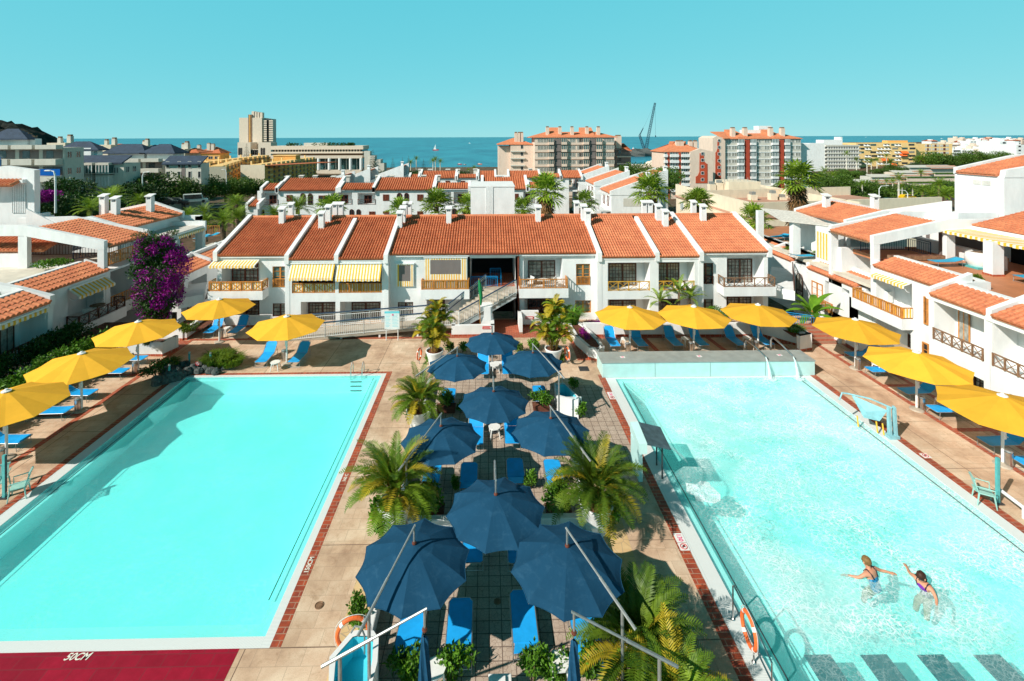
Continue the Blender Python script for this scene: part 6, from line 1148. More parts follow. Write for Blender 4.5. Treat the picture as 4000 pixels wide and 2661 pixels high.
def mk_grass(seed, r, h, n, mat='areca'):
 r_ = thing('ornamental_grass', 'grass clump', 'plant'); q = random.Random(seed); A = MB()
 for i in range(n):
  a, d = q.uniform(0, 6.28), r * q.random() ** .5; p = V((cos(a) * d, sin(a) * d, 0)); l = V((cos(a + q.uniform(-1, 1)), sin(a + q.uniform(-1, 1)), 0)); hh = h * q.uniform(.6, 1.1); t1 = p + l * hh * .2 + V((0, 0, hh * .7)); t2 = p + l * hh * .75 + V((0, 0, hh * .75)); w2 = V((-l.y, l.x, 0)) * .018
  A.add([p - w2, p + w2, t1 + w2, t1 - w2, t2], [(0, 1, 2, 3), (3, 2, 4)])
 A.build('blades', mat, r_); C_ = MB(); C_.blob((0, 0, 0), (r * .5, r * .5, h * .25), 8, 5, .1, seed); C_.build('root_mound', 'soil', r_); return r_
def mk_pot(): 
 r_ = thing('plant_pot', 'white pot', 'plant pot'); mb = MB(); mb.lathe([(.36, 0), (.42, .3), (.56, .85), (.60, .95), (.60, 1.0), (.54, 1.0), (.52, .9)], 22, cap=False); mb.build('pot', 'white', r_, True)
 mb = MB(); mb.lathe([(.0, .9), (.53, .9)], 22, cap=False); mb.build('soil', 'soil', r_); return r_
PT = Stock(mk_pot); AR = [Stock(lambda: mk_areca(11, 1.35, 1.9, 58, 26, .22)), Stock(lambda: mk_areca(23, 1.3, 1.8, 60, 26, .1))]; CA = Stock(lambda: mk_cane_areca(5))
GP = 'white pots with palms along the central aisle'
for c, x, y, ps, lab, kind, sc_, pl in (
 ('F', 908, 1160, .95, 'white tapered pot below the left foreground palm', 0, 1.0, 'feathery green and golden palm in a pot at the left of the central aisle, foreground'),
 ('F', 1372, 1160, .95, 'white tapered pot below the right foreground palm', 1, 1.0, 'feathery green palm in a pot right of the large single navy parasol'),
 ('C2', 660, 790, .95, 'white tapered pot of the palm left of the middle navy parasol', 0, .82, 'feathery palm in a pot beside the far right corner of the left pool'),
 ('C2', 780, 340, .85, 'white pot of the tall golden palm left of the farthest navy parasol', 2, 1.0, 'tall golden cane palm in front of the ramp notice board'),
 ('C2', 1690, 322, .85, 'white pot of the tall golden palm right of the farthest navy parasol', 2, 1.0, 'tall golden cane palm right of the entrance path')):
 p = atZ(c, x, y, .9 * ps); p.z = 0; PT.put(p, 0, lab, GP, ps); (CA if kind == 2 else AR[kind]).put((p.x, p.y, .88 * ps), rnd.uniform(0, 6), pl, None, sc_)
p = atZ('C6', 650, 1230, .9); p.z = 0; PT.put(p, 0, 'white pot hidden under the biggest palm at the bottom', GP, .6)
AR[1].put((p.x - .3, p.y - .1, .3), 1.0, 'biggest feathery green palm at the bottom centre, over the folded parasol arm', None, .95)
AR[0].put((p.x + .1, p.y - 1.3, .1), 2.2, 'lower feathery green palm cut by the bottom edge of the photo', None, .85)
def mk_boxplant():
 r_ = thing('box_planter', 'brown plastic box planter', 'planter'); mb = MB(); mb.hexa([(-.4, -.17, 0), (.4, -.17, 0), (.4, .17, 0), (-.4, .17, 0), (-.45, -.2, .3), (.45, -.2, .3), (.45, .2, .3), (-.45, .2, .3)]); mb.build('box', 'brownbox', r_); mb = MB(); mb.box(-.42, .42, -.18, .18, .28, .302); mb.build('soil', 'soil', r_); return r_
BP = Stock(mk_boxplant); SH = [Stock(lambda: mk_shrub(31, .5, .38, .42, 700, .13)), Stock(lambda: mk_shrub(37, .36, .36, .5, 560, .12)), Stock(lambda: mk_shrub(41, .65, .45, .38, 800, .14))]
GS = 'glossy green shrubs along the central aisle'
for c, x, y, k, s_, lab in (('C2', 870, 800, 0, 1.0, 'shrub in a brown box left of the middle single navy parasol'), ('C2', 1600, 790, 2, .9, 'shrub right of the middle single navy parasol'), ('C5', 940, 320, 2, 1.05, 'big shrub in a brown box left of the large single navy parasol'), ('C5', 1895, 320, 2, 1.1, 'shaded shrub in a dark box right of the large single navy parasol')):
 p = atZ(c, x, y); BP.put(p, 0, 'brown box under the ' + lab.replace(' in a brown box', '').replace(' in a dark box', ''), 'box planters'); SH[k].put((p.x, p.y, .28), rnd.uniform(0, 3), lab, GS, s_)
for c, x, y, k, s_, lab in (('C2', 893, 350, 1, .9, 'small upright shrub right of the tall golden left palm'), ('C2', 995, 345, 1, .85, 'small shrub with orange flowers left of the farthest navy parasol'), ('C2', 1420, 350, 1, .9, 'dark shrub touching the right rim of the farthest navy parasol'),
 ('C2', 1540, 330, 0, 1.0, 'wide shrub left of the tall golden right palm'), ('C2', 740, 440, 1, .9, 'shrub by the far left navy parasol rim'), ('C2', 610, 900, 1, 1.15, 'bright shrub at the pot of the middle left palm'), ('C2', 985, 810, 1, .7, 'small shrub tucked under the middle single navy parasol'),
 ('C2', 1845, 625, 1, .75, 'shrub behind the white foot bath'), ('C2', 1885, 850, 1, .9, 'shrub in front of the white foot bath'), ('C2', 1745, 420, 1, .8, 'shrub hugging the far right lifebuoy'),
 ('C5', 575, 460, 1, 1.35, 'bright shrub at the foot of the left foreground pot'), ('C6', 350, 430, 1, 1.5, 'bright tall shrub at the foot of the right foreground pot'), ('C5', 395, 1150, 1, .9, 'shrub behind the orange lifebuoy at the foot bath'),
 ('C5', 745, 1545, 0, 1.0, 'shrub at the bottom edge left of the folded parasol'), ('C5', 1110, 1530, 2, .85, 'wide shrub with orange buds at the bottom edge'), ('C5', 1700, 1560, 1, .95, 'shrub at the bottom edge right of the white box'), ('C5', 1880, 1545, 0, .9, 'shrub under the white table at the bottom edge'),
 ('C5', 2150, 1545, 1, 1.0, 'shrub under the lounger beside the biggest palm'), ('C2', 1510, 1390, 1, .75, 'small shrub at the upper right rim of the large single navy parasol'), ('C2', 945, 1400, 1, .6, 'tiny shrub at the upper left rim of the large single navy parasol')):
 p = atZ(c, x, y); SH[k].put(p, rnd.uniform(0, 6), lab, GS, s_)
G1 = 'clipped shrubs behind the left parasols'
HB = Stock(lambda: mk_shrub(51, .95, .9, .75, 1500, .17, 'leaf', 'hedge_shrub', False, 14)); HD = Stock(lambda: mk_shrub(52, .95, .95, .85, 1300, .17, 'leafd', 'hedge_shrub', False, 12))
for i, y in enumerate((19.6, 21.0, 22.3, 23.6, 25.0, 26.4, 27.8, 29.2)):
 HB.put((-22.9 + .12 * (i % 2), y, .35), i * 1.3, 'bright green hedge shrub behind the left parasols, %s' % ('first from the left edge', 'second from the left edge', 'third from the left edge', 'fourth from the left edge', 'fifth from the left edge', 'sixth from the left edge', 'seventh from the left edge', 'last one by the bougainvillea')[i], G1, 1.15 - .03 * i)
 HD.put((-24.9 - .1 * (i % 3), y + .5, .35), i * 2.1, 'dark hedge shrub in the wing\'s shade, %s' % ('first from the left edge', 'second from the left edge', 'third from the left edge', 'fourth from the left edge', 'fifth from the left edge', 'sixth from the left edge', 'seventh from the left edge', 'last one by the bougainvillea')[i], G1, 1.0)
mb = MB(); mb.box(-29, -22.4, 6, 34.6, -.6, -.02); structure('garden_bed', mb, 'soil'); mb = MB(); mb.box(23.4, 27, 6, 34.6, -.6, -.02); structure('side_path', mb, 'pave')
r_ = thing('bougainvillea', 'tall bougainvillea with magenta flowers climbing between the left wing and main row', 'plant', (-22.6, 33.3, 0)); q = random.Random(9); A, B, C_ = MB(), MB(), MB()
for z, rr, cx in ((1.0, .9, -.1), (2.0, 1.5, .15), (3.0, 1.75, .2), (4.0, 1.75, .25), (4.9, 1.55, .15), (5.7, 1.1, -.1)):
 for k in range(5): a = q.uniform(0, 6.28); leafcloud(A, (-22.6 + cx + cos(a) * rr * .55, 33.3 + sin(a) * rr * .45, z), (rr * .55, rr * .5, .65), 620, .17, q, .4)
 for k in range(6): a = q.uniform(-2.4, 1.3); leafcloud(B, (-22.6 + cx + cos(a) * rr * .85, 33.3 + sin(a) * rr * .7, z + q.uniform(-.3, .3)), (rr * .36, rr * .36, .5), (230 if a > -1.2 else 90) if z > 1.6 else 70, .15, q, .5)
for k in range(7): a = q.uniform(0, 6.28); p0_ = V((-22.6 + cos(a) * .5, 33.3 + sin(a) * .4, 6.0)); C_.tube([p0_, p0_ + V((cos(a) * .4, sin(a) * .3, .55)), p0_ + V((cos(a) * .9, sin(a) * .6, .45))], .02, 4); leafcloud(A, p0_ + V((cos(a) * .6, sin(a) * .45, .5)), (.4, .3, .15), 40, .14, q)
C_.tube([(-22.6, 33.3, -.5), (-23.5, 33.3, 2.5), (-22.6, 33.3, 5.5)], [.12, .09, .04], 6); A.build('foliage', 'leafd', r_); B.build('flowers', 'mag', r_); C_.build('stems', 'bark', r_)
mb = MB(); mb.box(-24.2, -22.8, 32.9, 33.8, -.4, .5); 
GR = Stock(lambda: mk_grass(61, .62, .62, 750)); GR2 = Stock(lambda: mk_grass(62, .5, .5, 420, 'leaf'))
def wcloud(c, x, y, z=0): return atZ(c, x, y, z)
p = wcloud('D5', 1590, 850, .3); GR.put((p.x, p.y, .2), 0, 'yellow green grass clump on the rocks of the left pool', None, 1.1); GR.put((p.x + .75, p.y - .05, .15), 2, 'yellow green grass clump at the right end of the rocks', None, .9)
p = wcloud('D5', 560, 980, .2); GR2.put((p.x, p.y, .2), 0, 'green grass tuft behind the left rocks', None, 1.0)
SHr = Stock(lambda: mk_shrub(71, .75, .6, .42, 700, .12, 'leafd', 'low_shrub')); p = wcloud('D5', 330, 1130, .2); SHr.put((p.x, p.y, .05), 0, 'dark low shrub with pale flowers at the left end of the rocks', None, 1.15)
p = atZ('D5', 960, 180, .9); SHy = Stock(lambda: mk_shrub(72, .7, .5, .38, 650, .13, 'areca', 'low_shrub')); SHy.put((p.x - .3, p.y + .5, .5), 0, 'yellow green shrub in the white raised planter of the left corner')
p = atZ('C1', 1080, 410, .9); SHr.put((p.x - .6, p.y + .1, .65), 1, 'sparse plant in the planter box under the yellow parasol', None, .6)
BA = Stock(lambda: mk_grass(63, .45, 1.25, 420, 'leaf')); p = atZ('C3', 150, 290, .6); BA.put((5.55, 32.2, .5), 0, 'feathery bright green papyrus in the boat shaped planter')
PU = Stock(lambda: mk_shrub(74, .3, .9, .14, 260, .12, 'mag', 'ground_plant', False)); PU.put((6.05, 30.2, .5), 0, 'dark purple ground plant in the boat shaped planter'); PU.put((7.4, 31.9, .6), 1.57, 'dark purple ground plant behind the long low wall')
GR2.put((9.0, 32.0, .5), 1, 'small green agave behind the long low wall', None, .8); GR2.put((19.2, 30.0, .75), 1, 'dark grass in the white planter with rounded end', None, .9)
DPs = Stock(lambda: mk_datepalm(81, 1.5, 1.15, 12, 18, .07)); 
for c, x, y, Y_, s_, lab in (('B4', 985, 1000, 32.8, 1.0, 'small palm behind the left yellow parasol of the middle three'), ('B4', 1182, 1000, 33.0, 1.25, 'slim tall palm between two yellow parasols in front of the yellow rail balcony'), ('B4', 1290, 1000, 33.0, 1.15, 'slim palm right of the taller one between two yellow parasols')):
 t_ = atY(c, x, {985: 930, 1182: 840, 1290: 900}[x], Y_); DPs.put((t_.x, Y_, t_.z - 1.5 * s_), x, lab, 'slim young palms in front of the main row', s_)
r_ = mk_shrub(75, .9, .5, .5, 900, .13, 'leaf', 'hedge_shrub', False); p = atY('B4', 1570, 1050, 33); r_.location = (p.x, 33, p.z - .5); tag(r_, 'rounded hedge shrub between the yellow parasols on the right')
r_ = thing('banana_plant', 'banana plant with big bright leaves behind the rightmost middle parasol', 'plant', (0, 0, 0)); q = random.Random(4); A, C_ = MB(), MB()
for i in range(13):
 a = i * 2.4; el = R(78 - 5 * i); L = 2.3 - .05 * i; P_ = []; p = V((0, 0, .5)); e = el
 for k in range(9): P_.append(p.copy()); p = p + V((cos(a) * cos(e), sin(a) * cos(e), sin(e))) * L / 8; e -= R(9)
 sd = V((-sin(a), cos(a), 0)); vs = []
 for k, p in enumerate(P_): w2 = .26 * sin(pi * min(1, (k + .6) / 8.6)) ** .7 if k > 1 else .03; vs += [p - sd * w2 + V((0, 0, w2 * .35)), p, p + sd * w2 + V((0, 0, w2 * .35))]
 A.add(vs, [f for k in range(8) for f in ((3 * k, 3 * k + 1, 3 * k + 4, 3 * k + 3), (3 * k + 1, 3 * k + 2, 3 * k + 5, 3 * k + 4))])
C_.tube([(0, 0, -1), (0, 0, .9)], [.16, .08], 8); A.build('leaves', 'banana', r_); C_.build('stem', 'cane', r_); r_.location = (22.3, 32.9, .1)
rk = [(835, 940), (905, 960), (1070, 1010), (1185, 1040), (1320, 1000), (1250, 930), (1420, 1040), (1560, 940), (1530, 1060), (1720, 960), (1650, 870), (960, 1060), (830, 1110), (720, 1160), (600, 1190), (480, 1230), (330, 1270), (560, 1100), (700, 1040), (1300, 850)]
for i, (x, y) in enumerate(rk):
 p = atZ('D5', x, y, .15); mb = MB(); s_ = .20 + .09 * ((i * 7) % 4) / 3 + (.1 if x < 850 else 0); mb.blob((p.x, p.y, .14), (s_, s_ * .85, s_ * (1.2 if i % 3 else .85)), 11, 8, .16, i)
 o = mb.build('rock', 'rock'); tag(o, 'dark rounded basalt rock of the border at the left pool corner', 'rock', 'dark basalt rocks at the left pool corner')
for c, x, y, lab in (('D5', 993, 915, 'teal water spout post left of the no diving sign'), ('D5', 1430, 930, 'teal water spout post right of the no diving sign'), ('D5', 583, 1190, 'teal water spout post in the shaded left rocks')):
 p = atZ(c, x, y, .15); r_ = thing('water_spout', lab, 'water spout', p, 'teal spout posts among the rocks'); mb = MB(); mb.tube([p, p + V((0, 0, .62))], .055, 10); mb.build('post', 'tmetal', r_); mb = MB(); mb.blob(p + V((0, 0, .68)), (.07, .07, .07), 10, 7, 0); mb.build('ball', 'steel', r_)
p = atZ('D5', 1155, 890, .5); r_ = thing('round_sign', 'small round no diving sign on the rocks', 'sign', p); mb = MB(); f = Fr((p.x, p.y, p.z), (1, 0, 0)); mb.ring(p, .11, .014, (1, 0, 0), (0, 0, 1), 18, 5); mb.tube([p + V((-.07, 0, -.07)), p + V((.07, 0, .07))], .012, 4); mb.build('red_ring', 'red', r_)
mb = MB(); mb.prism([p + V((cos(k * pi / 8) * .12, .02, sin(k * pi / 8) * .12)) for k in range(16)], (0, .015, 0)); mb.build('plate', 'plastic', r_); mb = MB(); mb.tube([(p.x, p.y + .03, .1), (p.x, p.y + .03, p.z)], .015, 5); mb.build('stem', 'alu', r_)
def flatwin(root, fr, spots, w_, h, mat='glasst', fm='shut', name='window', d=.04, muntin=True):
 """one small window mesh copied over the facade; spots are (u, z) lower left corners"""
 o0 = None
 for (u, z) in spots:
  if o0 is None:
   mb = MB(); mb.cur = 1; e = .09
   fr.box(mb, u + e, u + w_ - e, z + e, z + h - e, 0, d); mb.cur = 0
   fr.box(mb, u, u + e, z, z + h, -.02, d + .05); fr.box(mb, u + w_ - e, u + w_, z, z + h, -.02, d + .05); fr.box(mb, u + e, u + w_ - e, z, z + e, -.02, d + .05); fr.box(mb, u + e, u + w_ - e, z + h - e, z + h, -.02, d + .05)
   if muntin: fr.box(mb, u + w_ / 2 - .05, u + w_ / 2 + .05, z + e, z + h - e, d, d + .04)
   o0 = mb.build(name, [fm, mat], root); u0, z0 = u, z
  else:
   o = o0.copy(); COL.objects.link(o); o.parent = root; o.location = fr.U * (u - u0) + V((0, 0, z - z0))
def hiproof(root, x0, x1, y0, y1, z, h, mat='tile2', ov=.5, inset=None):
 i = inset if inset is not None else (y1 - y0) / 2; mb = MB(); a, b_, c_, d_ = x0 - ov, x1 + ov, y0 - ov, y1 + ov; ym = (c_ + d_) / 2
 vs = [(a, c_, z), (b_, c_, z), (b_, d_, z), (a, d_, z), (a + i, ym, z + h), (b_ - i, ym, z + h), (a, c_, z - .25), (b_, c_, z - .25), (b_, d_, z - .25), (a, d_, z - .25)]
 mb.add(vs, [(0, 1, 5, 4), (1, 2, 5), (2, 3, 4, 5), (3, 0, 4), (6, 9, 8, 7), (0, 6, 7, 1), (1, 7, 8, 2), (2, 8, 9, 3), (3, 9, 6, 0)]); return mb.build('roof', mat, root)
def stack(root, x, y, z, h, w_=1.0, mat='pink'):
 mb = MB(); mb.box(x - w_ / 2, x + w_ / 2, y - w_ / 2, y + w_ / 2, z, z + h); o = mb.build('chimney', mat, root); mb = MB(); mb.box(x - w_ * .4, x + w_ * .4, y - w_ * .4, y + w_ * .4, z + h, z + h + .5); mb.build('chimney_cap', 'gwood', o)
Y = 193.; fy = lambda c, x, y, Y_=193.: atY(c, x, y, Y_)
r_ = thing('apartment_block', 'tall cream apartment block with brown stair bands and orange hip roofs right of centre', 'apartment block', (fy('A3', 800, 700).x, Y, -12))
a, b_ = fy('A3', 445, 375), fy('A3', 1175, 380); zt = a.z; mb = MB(); mb.box(a.x, b_.x, Y, Y + 14, -12, zt); mb.build('wall', 'pink', r_); F_ = Fr((0, Y, 0), (1, 0, 0)); fh = 67 / 2.357 / F * Y
for c0, c1 in ((620, 685), (948, 1005)):
 u0, u1 = fy('A3', c0, 500).x, fy('A3', c1, 500).x; mb = MB(); F_.box(mb, u0, u1, -12, zt - .3, 0, .25)
 for k in range(9): z = zt - fh * (k + 1) + .4; F_.box(mb, u0, u1, z, z + .9, .25, .5)
 mb.build('stair_band', 'rustw' if 0 else 'brownw', r_)
mb = MB()
for k in range(1, 10): z = zt - fh * k + .1; F_.box(mb, a.x, b_.x, z - .22, z, 0, .18)
mb.build('floor_bands', 'gwood', r_)
rows = [zt - fh * (k + 1) + 1.15 for k in range(6)]
flatwin(r_, F_, [(fy('A3', x, 500).x, z) for z in rows for x in (470, 527, 765, 835, 850 + 0, 1080, 1125)][:48], 2.3, 1.55, 'curt', 'shut')
for x0, x1 in ((573, 618), (690, 738), (890, 940), (1010, 1060)):
 u0, u1 = fy('A3', x0, 500).x, fy('A3', x1, 500).x
 for k in range(6):
  z = zt - fh * (k + 1) + .2; mb = MB(); F_.box(mb, u0, u1, z, z + 1.0, 0, 1.2); mb.cur = 1; F_.box(mb, u0 + .1, u1 - .1, z + 1.0, z + 2.4, 0, 1.1); mb.cur = 0
  for j in range(4): u = lerp(u0, u1, j / 3); F_.box(mb, u - .07, u + .07, z + 1.0, z + 2.4, 1.1, 1.18)
  mb.build('glazed_balcony', ['pink', 'teal'], r_)
hiproof(r_, a.x - 1.5, b_.x + .8, Y, Y + 14, zt + .3, fy('A3', 700, 325).z - zt)
for x0, x1 in ((575, 695), (885, 1005)):
 u0, u1 = fy('A3', x0, 400).x, fy('A3', x1, 400).x; z1 = fy('A3', x0, 275).z; mb = MB(); mb.hexa([(u0, Y + 1, zt + .6), (u1, Y + 1, zt + .6), (u1, Y + 8, zt + 1), (u0, Y + 8, zt + 1), (u0, Y + 1.2, zt + .9), (u1, Y + 1.2, zt + .9), (u1, Y + 8, z1), (u0, Y + 8, z1)]); mb.build('roof_gable', 'tile2', r_)
for x in (562, 676, 788, 925, 1030): p = fy('A3', x, 340, Y + 3); stack(r_, p.x, Y + 3, zt + .5, fy('A3', x, 272, Y + 3).z - zt - .8, 1.3)
r2_ = thing('apartment_block', 'pale pink end block with chimneys attached left of the middle apartment block', 'apartment block', (fy('A3', 300, 700).x, Y + 6, -12)); Y = 199.; a, b_ = fy('A3', 222, 440, Y), fy('A3', 440, 440, Y); mb = MB(); mb.box(a.x, b_.x - .3, Y, Y + 14, -12, a.z); mb.box(a.x - 5, a.x, Y + 2, Y + 14, -12, a.z - .5); mb.build('wall', 'pink', r2_)
hiproof(r2_, a.x - 5, b_.x - .8, Y + .2, Y + 14, a.z + .3, 2.6); 
for x in (272, 302, 325): p = fy('A3', x, 390, Y + 3); stack(r2_, p.x, Y + 3, a.z + 1, fy('A3', x, 330, Y + 3).z - a.z - 1, 1.3)
f2 = Fr((0, Y, 0), (1, 0, 0)); flatwin(r2_, f2, [(fy('A3', 315, 500, Y).x, a.z - fh * k - 1.6) for k in range(5)], 1.1, 1.7, 'glasst', 'shut', muntin=False)
mb = MB()
for k in range(4): z = a.z - fh * (k + 1); f2.box(mb, a.x, a.x + 6, z, z + .5, 0, .8)
mb.build('window_ledges', 'greyw', r2_)
r3_ = thing('apartment_block', 'shaded grey brown end block right of the middle apartment block', 'apartment block', (fy('A3', 1250, 700).x, 200, -12)); a, b_ = fy('A3', 1180, 465, 200), fy('A3', 1330, 495, 200); mb = MB(); mb.prism([(a.x, 200, -12), (b_.x, 200, -12), (b_.x, 200, b_.z), (a.x, 200, a.z)], (0, 14, 0)); mb.build('wall', 'brownw', r3_)
f2 = Fr((0, 200, 0), (1, 0, 0)); flatwin(r3_, f2, [(fy('A3', x, 500, 200).x, b_.z - fh * k - 1.4) for k in range(5) for x in (1215,)], 1.2, 1.7, 'glasst', 'brownw', muntin=False); hiproof(r3_, a.x, b_.x, 200.5, 213, b_.z + .1, 3.0, 'tile'); stack(r3_, a.x + 2.2, 203, b_.z + 1, 5.2, 2.4, 'pink')
mb = MB()
for k in range(5): z = b_.z - fh * (k + .9); f2.box(mb, b_.x - 6, b_.x, z, z + .5, 0, .6)
mb.build('window_ledges', 'greyw', r3_)
Y = 207.; g4 = lambda x, y, Y_=207.: atY('A4', x, y, Y_); a, b_ = g4(968, 482), g4(1852, 482); zt = a.z; fh = 78 / 2.946 / F * Y
r_ = thing('apartment_block', 'large apartment block with two crimson brick bands and orange hip roof on the right', 'apartment block', ((a.x + b_.x) / 2, Y, -14)); mb = MB(); mb.box(a.x, b_.x, Y, Y + 15, -14, zt); mb.build('wall', 'greyw', r_); F_ = Fr((0, Y, 0), (1, 0, 0))
for c0, c1 in ((1186, 1255), (1583, 1650)):
 mb = MB(); F_.box(mb, g4(c0, 500).x, g4(c1, 500).x, -14, zt - .4, 0, .5); mb.build('brick_band', 'rustw', r_)
mb = MB()
for k in range(1, 8): z = zt - fh * k + .2; F_.box(mb, a.x, b_.x, z - .3, z, 0, .16)
mb.build('floor_bands', 'white', r_)
rows = [zt - fh * (k + 1) + 1.25 for k in range(7)]
flatwin(r_, F_, [(g4(x, 500).x, z) for z in rows for x in (985, 1055, 1330, 1430, 1715, 1788)], 2.3, 1.6, 'curt', 'wmetal')
for x0, x1 in ((1118, 1182), (1262, 1320), (1508, 1578), (1655, 1708)):
 u0, u1 = g4(x0, 500).x, g4(x1, 500).x
 for k in range(7):
  z = zt - fh * (k + 1) + .3; mb = MB(); F_.box(mb, u0, u1, z, z + .95, 0, 1.3); mb.cur = 1; F_.box(mb, u0 + .1, u1 - .1, z + .95, z + 2.5, 0, 1.1); mb.cur = 0
  for j in range(5): u = lerp(u0, u1, j / 4); F_.box(mb, u - .07, u + .07, z + .95, z + 2.5, 1.1, 1.18)
  mb.build('glazed_balcony', ['white', 'teal'], r_)
hiproof(r_, a.x, b_.x, Y, Y + 15, zt + .2, g4(1300, 420).z - zt, inset=5)
for x0, x1 in ((1085, 1210), (1500, 1630)):
 u0, u1 = g4(x0, 400).x, g4(x1, 400).x; z1 = g4(x0, 368).z; mb = MB(); mb.hexa([(u0 + 2, Y + 1, zt + .7), (u1 + 2, Y + 1, zt + .7), (u1, Y + 9, zt + 1), (u0, Y + 9, zt + 1), (u0 + 2, Y + 1.2, zt + 1), (u1 + 2, Y + 1.2, zt + 1), (u1 - 1, Y + 9, z1), (u0, Y + 9, z1)]); mb.build('roof_gable', 'tile2', r_)
for x in (1065, 1205, 1500, 1633): stack(r_, g4(x, 400, Y + 3).x, Y + 3, zt + .6, g4(x, 350, Y + 3).z - zt - .9, 1.7)
u0, u1 = g4(1335, 400, Y + 12).x, g4(1482, 400, Y + 12).x; mb = MB(); mb.box(u0, u1, Y + 10, Y + 14, zt, g4(1400, 330, Y + 10).z); mb.box(u0 - 7, u0, Y + 8, Y + 13, zt, g4(1300, 375, Y + 8).z); mb.build('plant_room', 'white', r_)
r2_ = thing('apartment_gable', 'white gable end with stepped red panel, left of the crimson banded block', 'apartment block', (a.x - 6, Y - 1, -14)); c_ = g4(838, 470, Y - 1); mb = MB(); mb.prism([(c_.x, Y - 1, -14), (a.x - .05, Y - 1, -14), (a.x - .05, Y - 1, zt + .2), (g4(885, 440, Y - 1).x, Y - 1, g4(885, 445, Y - 1).z), (c_.x, Y - 1, c_.z)], (0, 14, 0)); mb.build('wall', 'pink', r2_)
def panel(root, Y_, pts, nwin, xw, y0, y1):
 mb = MB(); mb.prism([atY('A4', x, y, Y_ - .02) for x, y in pts], (0, -.1, 0)); mb.build('red_panel', 'rustr', root); f = Fr((0, Y_ - .12, 0), (1, 0, 0))
 flatwin(root, f, [(atY('A4', xw, lerp(y0, y1, k / (nwin - 1)), Y_).x, atY('A4', xw, lerp(y0, y1, k / (nwin - 1)), Y_).z) for k in range(nwin)], 1.2, 1.2, 'glasst', 'wmetal', muntin=False)
M['rustr'] = wallmat('terracotta_red_stucco', (.50, .085, .04))
panel(r2_, Y - 1, [(890, 495), (910, 495), (910, 740), (916, 765), (930, 778), (930, 990), (866, 990), (868, 640), (880, 625), (888, 600)], 6, 893, 515, 900)
mb = MB(); mb.hexa([(g4(940, 450).x, Y - 2, zt + .1), (a.x + 2, Y - 1, zt + .1), (a.x + 4, Y + 8, zt + 3), (g4(905, 440).x, Y + 8, zt + 3), (g4(940, 450).x, Y - 2, zt + .3), (a.x + 2, Y - 1, zt + .3), (a.x + 4, Y + 8, zt + 3.3), (g4(905, 440).x, Y + 8, zt + 3.3)]); mb.build('roof', 'tile2', r2_)
mb = MB(); e = g4(1852, 600); mb.prism([(b_.x + .05, Y + 3, -14), (b_.x + 6.5, Y + 3, -14), (b_.x + 6.5, Y + 3, g4(1940, 545, Y + 3).z), (b_.x + .05, Y + 3, g4(1860, 520, Y + 3).z)], (0, 12, 0)); r4_ = thing('apartment_gable', 'plain pale gable end at the right side of the crimson banded block', 'apartment block', (b_.x + 3, Y + 3, -14)); mb.build('wall', 'white', r4_); mb = MB(); f2 = Fr((0, Y + 2.95, 0), (1, 0, 0)); f2.box(mb, b_.x + .2, b_.x + 2, -12, g4(1860, 700).z, 0, .08); mb.build('red_panel', 'rustw', r4_)
Y = 185.; h4 = lambda x, y, Y_=185.: atY('A4', x, y, Y_); fh = 66 / 2.946 / F * Y * 1.02; a, b_, e = h4(278, 605), h4(578, 628), h4(838, 600)
r_ = thing('apartment_block', 'white balconied block with thin brown bands and a red stepped panel, centre right', 'apartment block', (b_.x, Y, -14)); zt = b_.z; mb = MB(); mb.box(a.x, b_.x, Y + 1, Y + 14, -14, zt); mb.prism([(b_.x, Y, -14), (e.x, Y, -14), (e.x, Y, zt), (lerp(b_.x, e.x, .45), Y, h4(690, 592).z), (b_.x, Y, zt)], (0, 14, 0)); mb.build('wall', 'pink', r_)
panel(r_, Y, [(686, 645), (732, 645), (736, 730), (755, 758), (776, 768), (776, 990), (640, 990), (640, 915), (665, 900), (682, 860)], 5, 700, 668, 965)
F_ = Fr((0, Y + 1, 0), (1, 0, 0))
for c0 in (325, 455): mb = MB(); F_.box(mb, h4(c0, 600).x, h4(c0 + 22, 600).x, -14, zt - .3, 0, .4); mb.build('brown_band', 'rustr', r_)
for k in range(7):
 z = zt - fh * (k + 1) + .2
 for x0, x1 in ((282, 322), (350, 450), (480, 575)): mb = MB(); F_.box(mb, h4(x0, 600).x, h4(x1, 600).x, z, z + 1.0, 0, 1.0); mb.build('balcony', 'white', r_)
flatwin(r_, F_, [(h4(x, 600).x, zt - fh * (k + 1) + 1.25) for k in range(7) for x in (296, 358, 392, 425, 488, 535)], 1.7, 1.3, 'teal', 'wmetal')
hiproof(r_, a.x, e.x - 3, Y + 1, Y + 14, zt + .1, h4(450, 515).z - zt, inset=9)
for x0, x1 in ((385, 500), (520, 640)):
 u0, u1 = h4(x0, 560).x, h4(x1, 560).x; mb = MB(); mb.hexa([(u0 - 1, Y + 2, zt + .6), (u1 - 5, Y + 2, zt + .6), (u1 - 3, Y + 9, zt + 1), (u0 + 4, Y + 9, zt + 1), (u0 - 1, Y + 2.2, zt + .9), (u1 - 5, Y + 2.2, zt + .9), (u1 - 2, Y + 9, h4(500, 510).z), (u0 + 4, Y + 9, h4(500, 510).z)]); mb.build('roof_gable', 'tile2', r_)
for x in (430, 475, 578, 633): stack(r_, h4(x, 560, Y + 5).x, Y + 5, zt + .5, h4(x, 495, Y + 5).z - zt - 1.0, 1.4)
r_ = thing('cream_building', 'low cream building with pink cornice, roof deck chimneys and satellite dishes behind the main row', 'apartment building', (45, 72, -6)); zt = 4.0; c0, l0, r0 = atZ('A4', 1280, 1215, zt), atZ('A4', 415, 1000, zt), atZ('A4', 1850, 1212, zt)
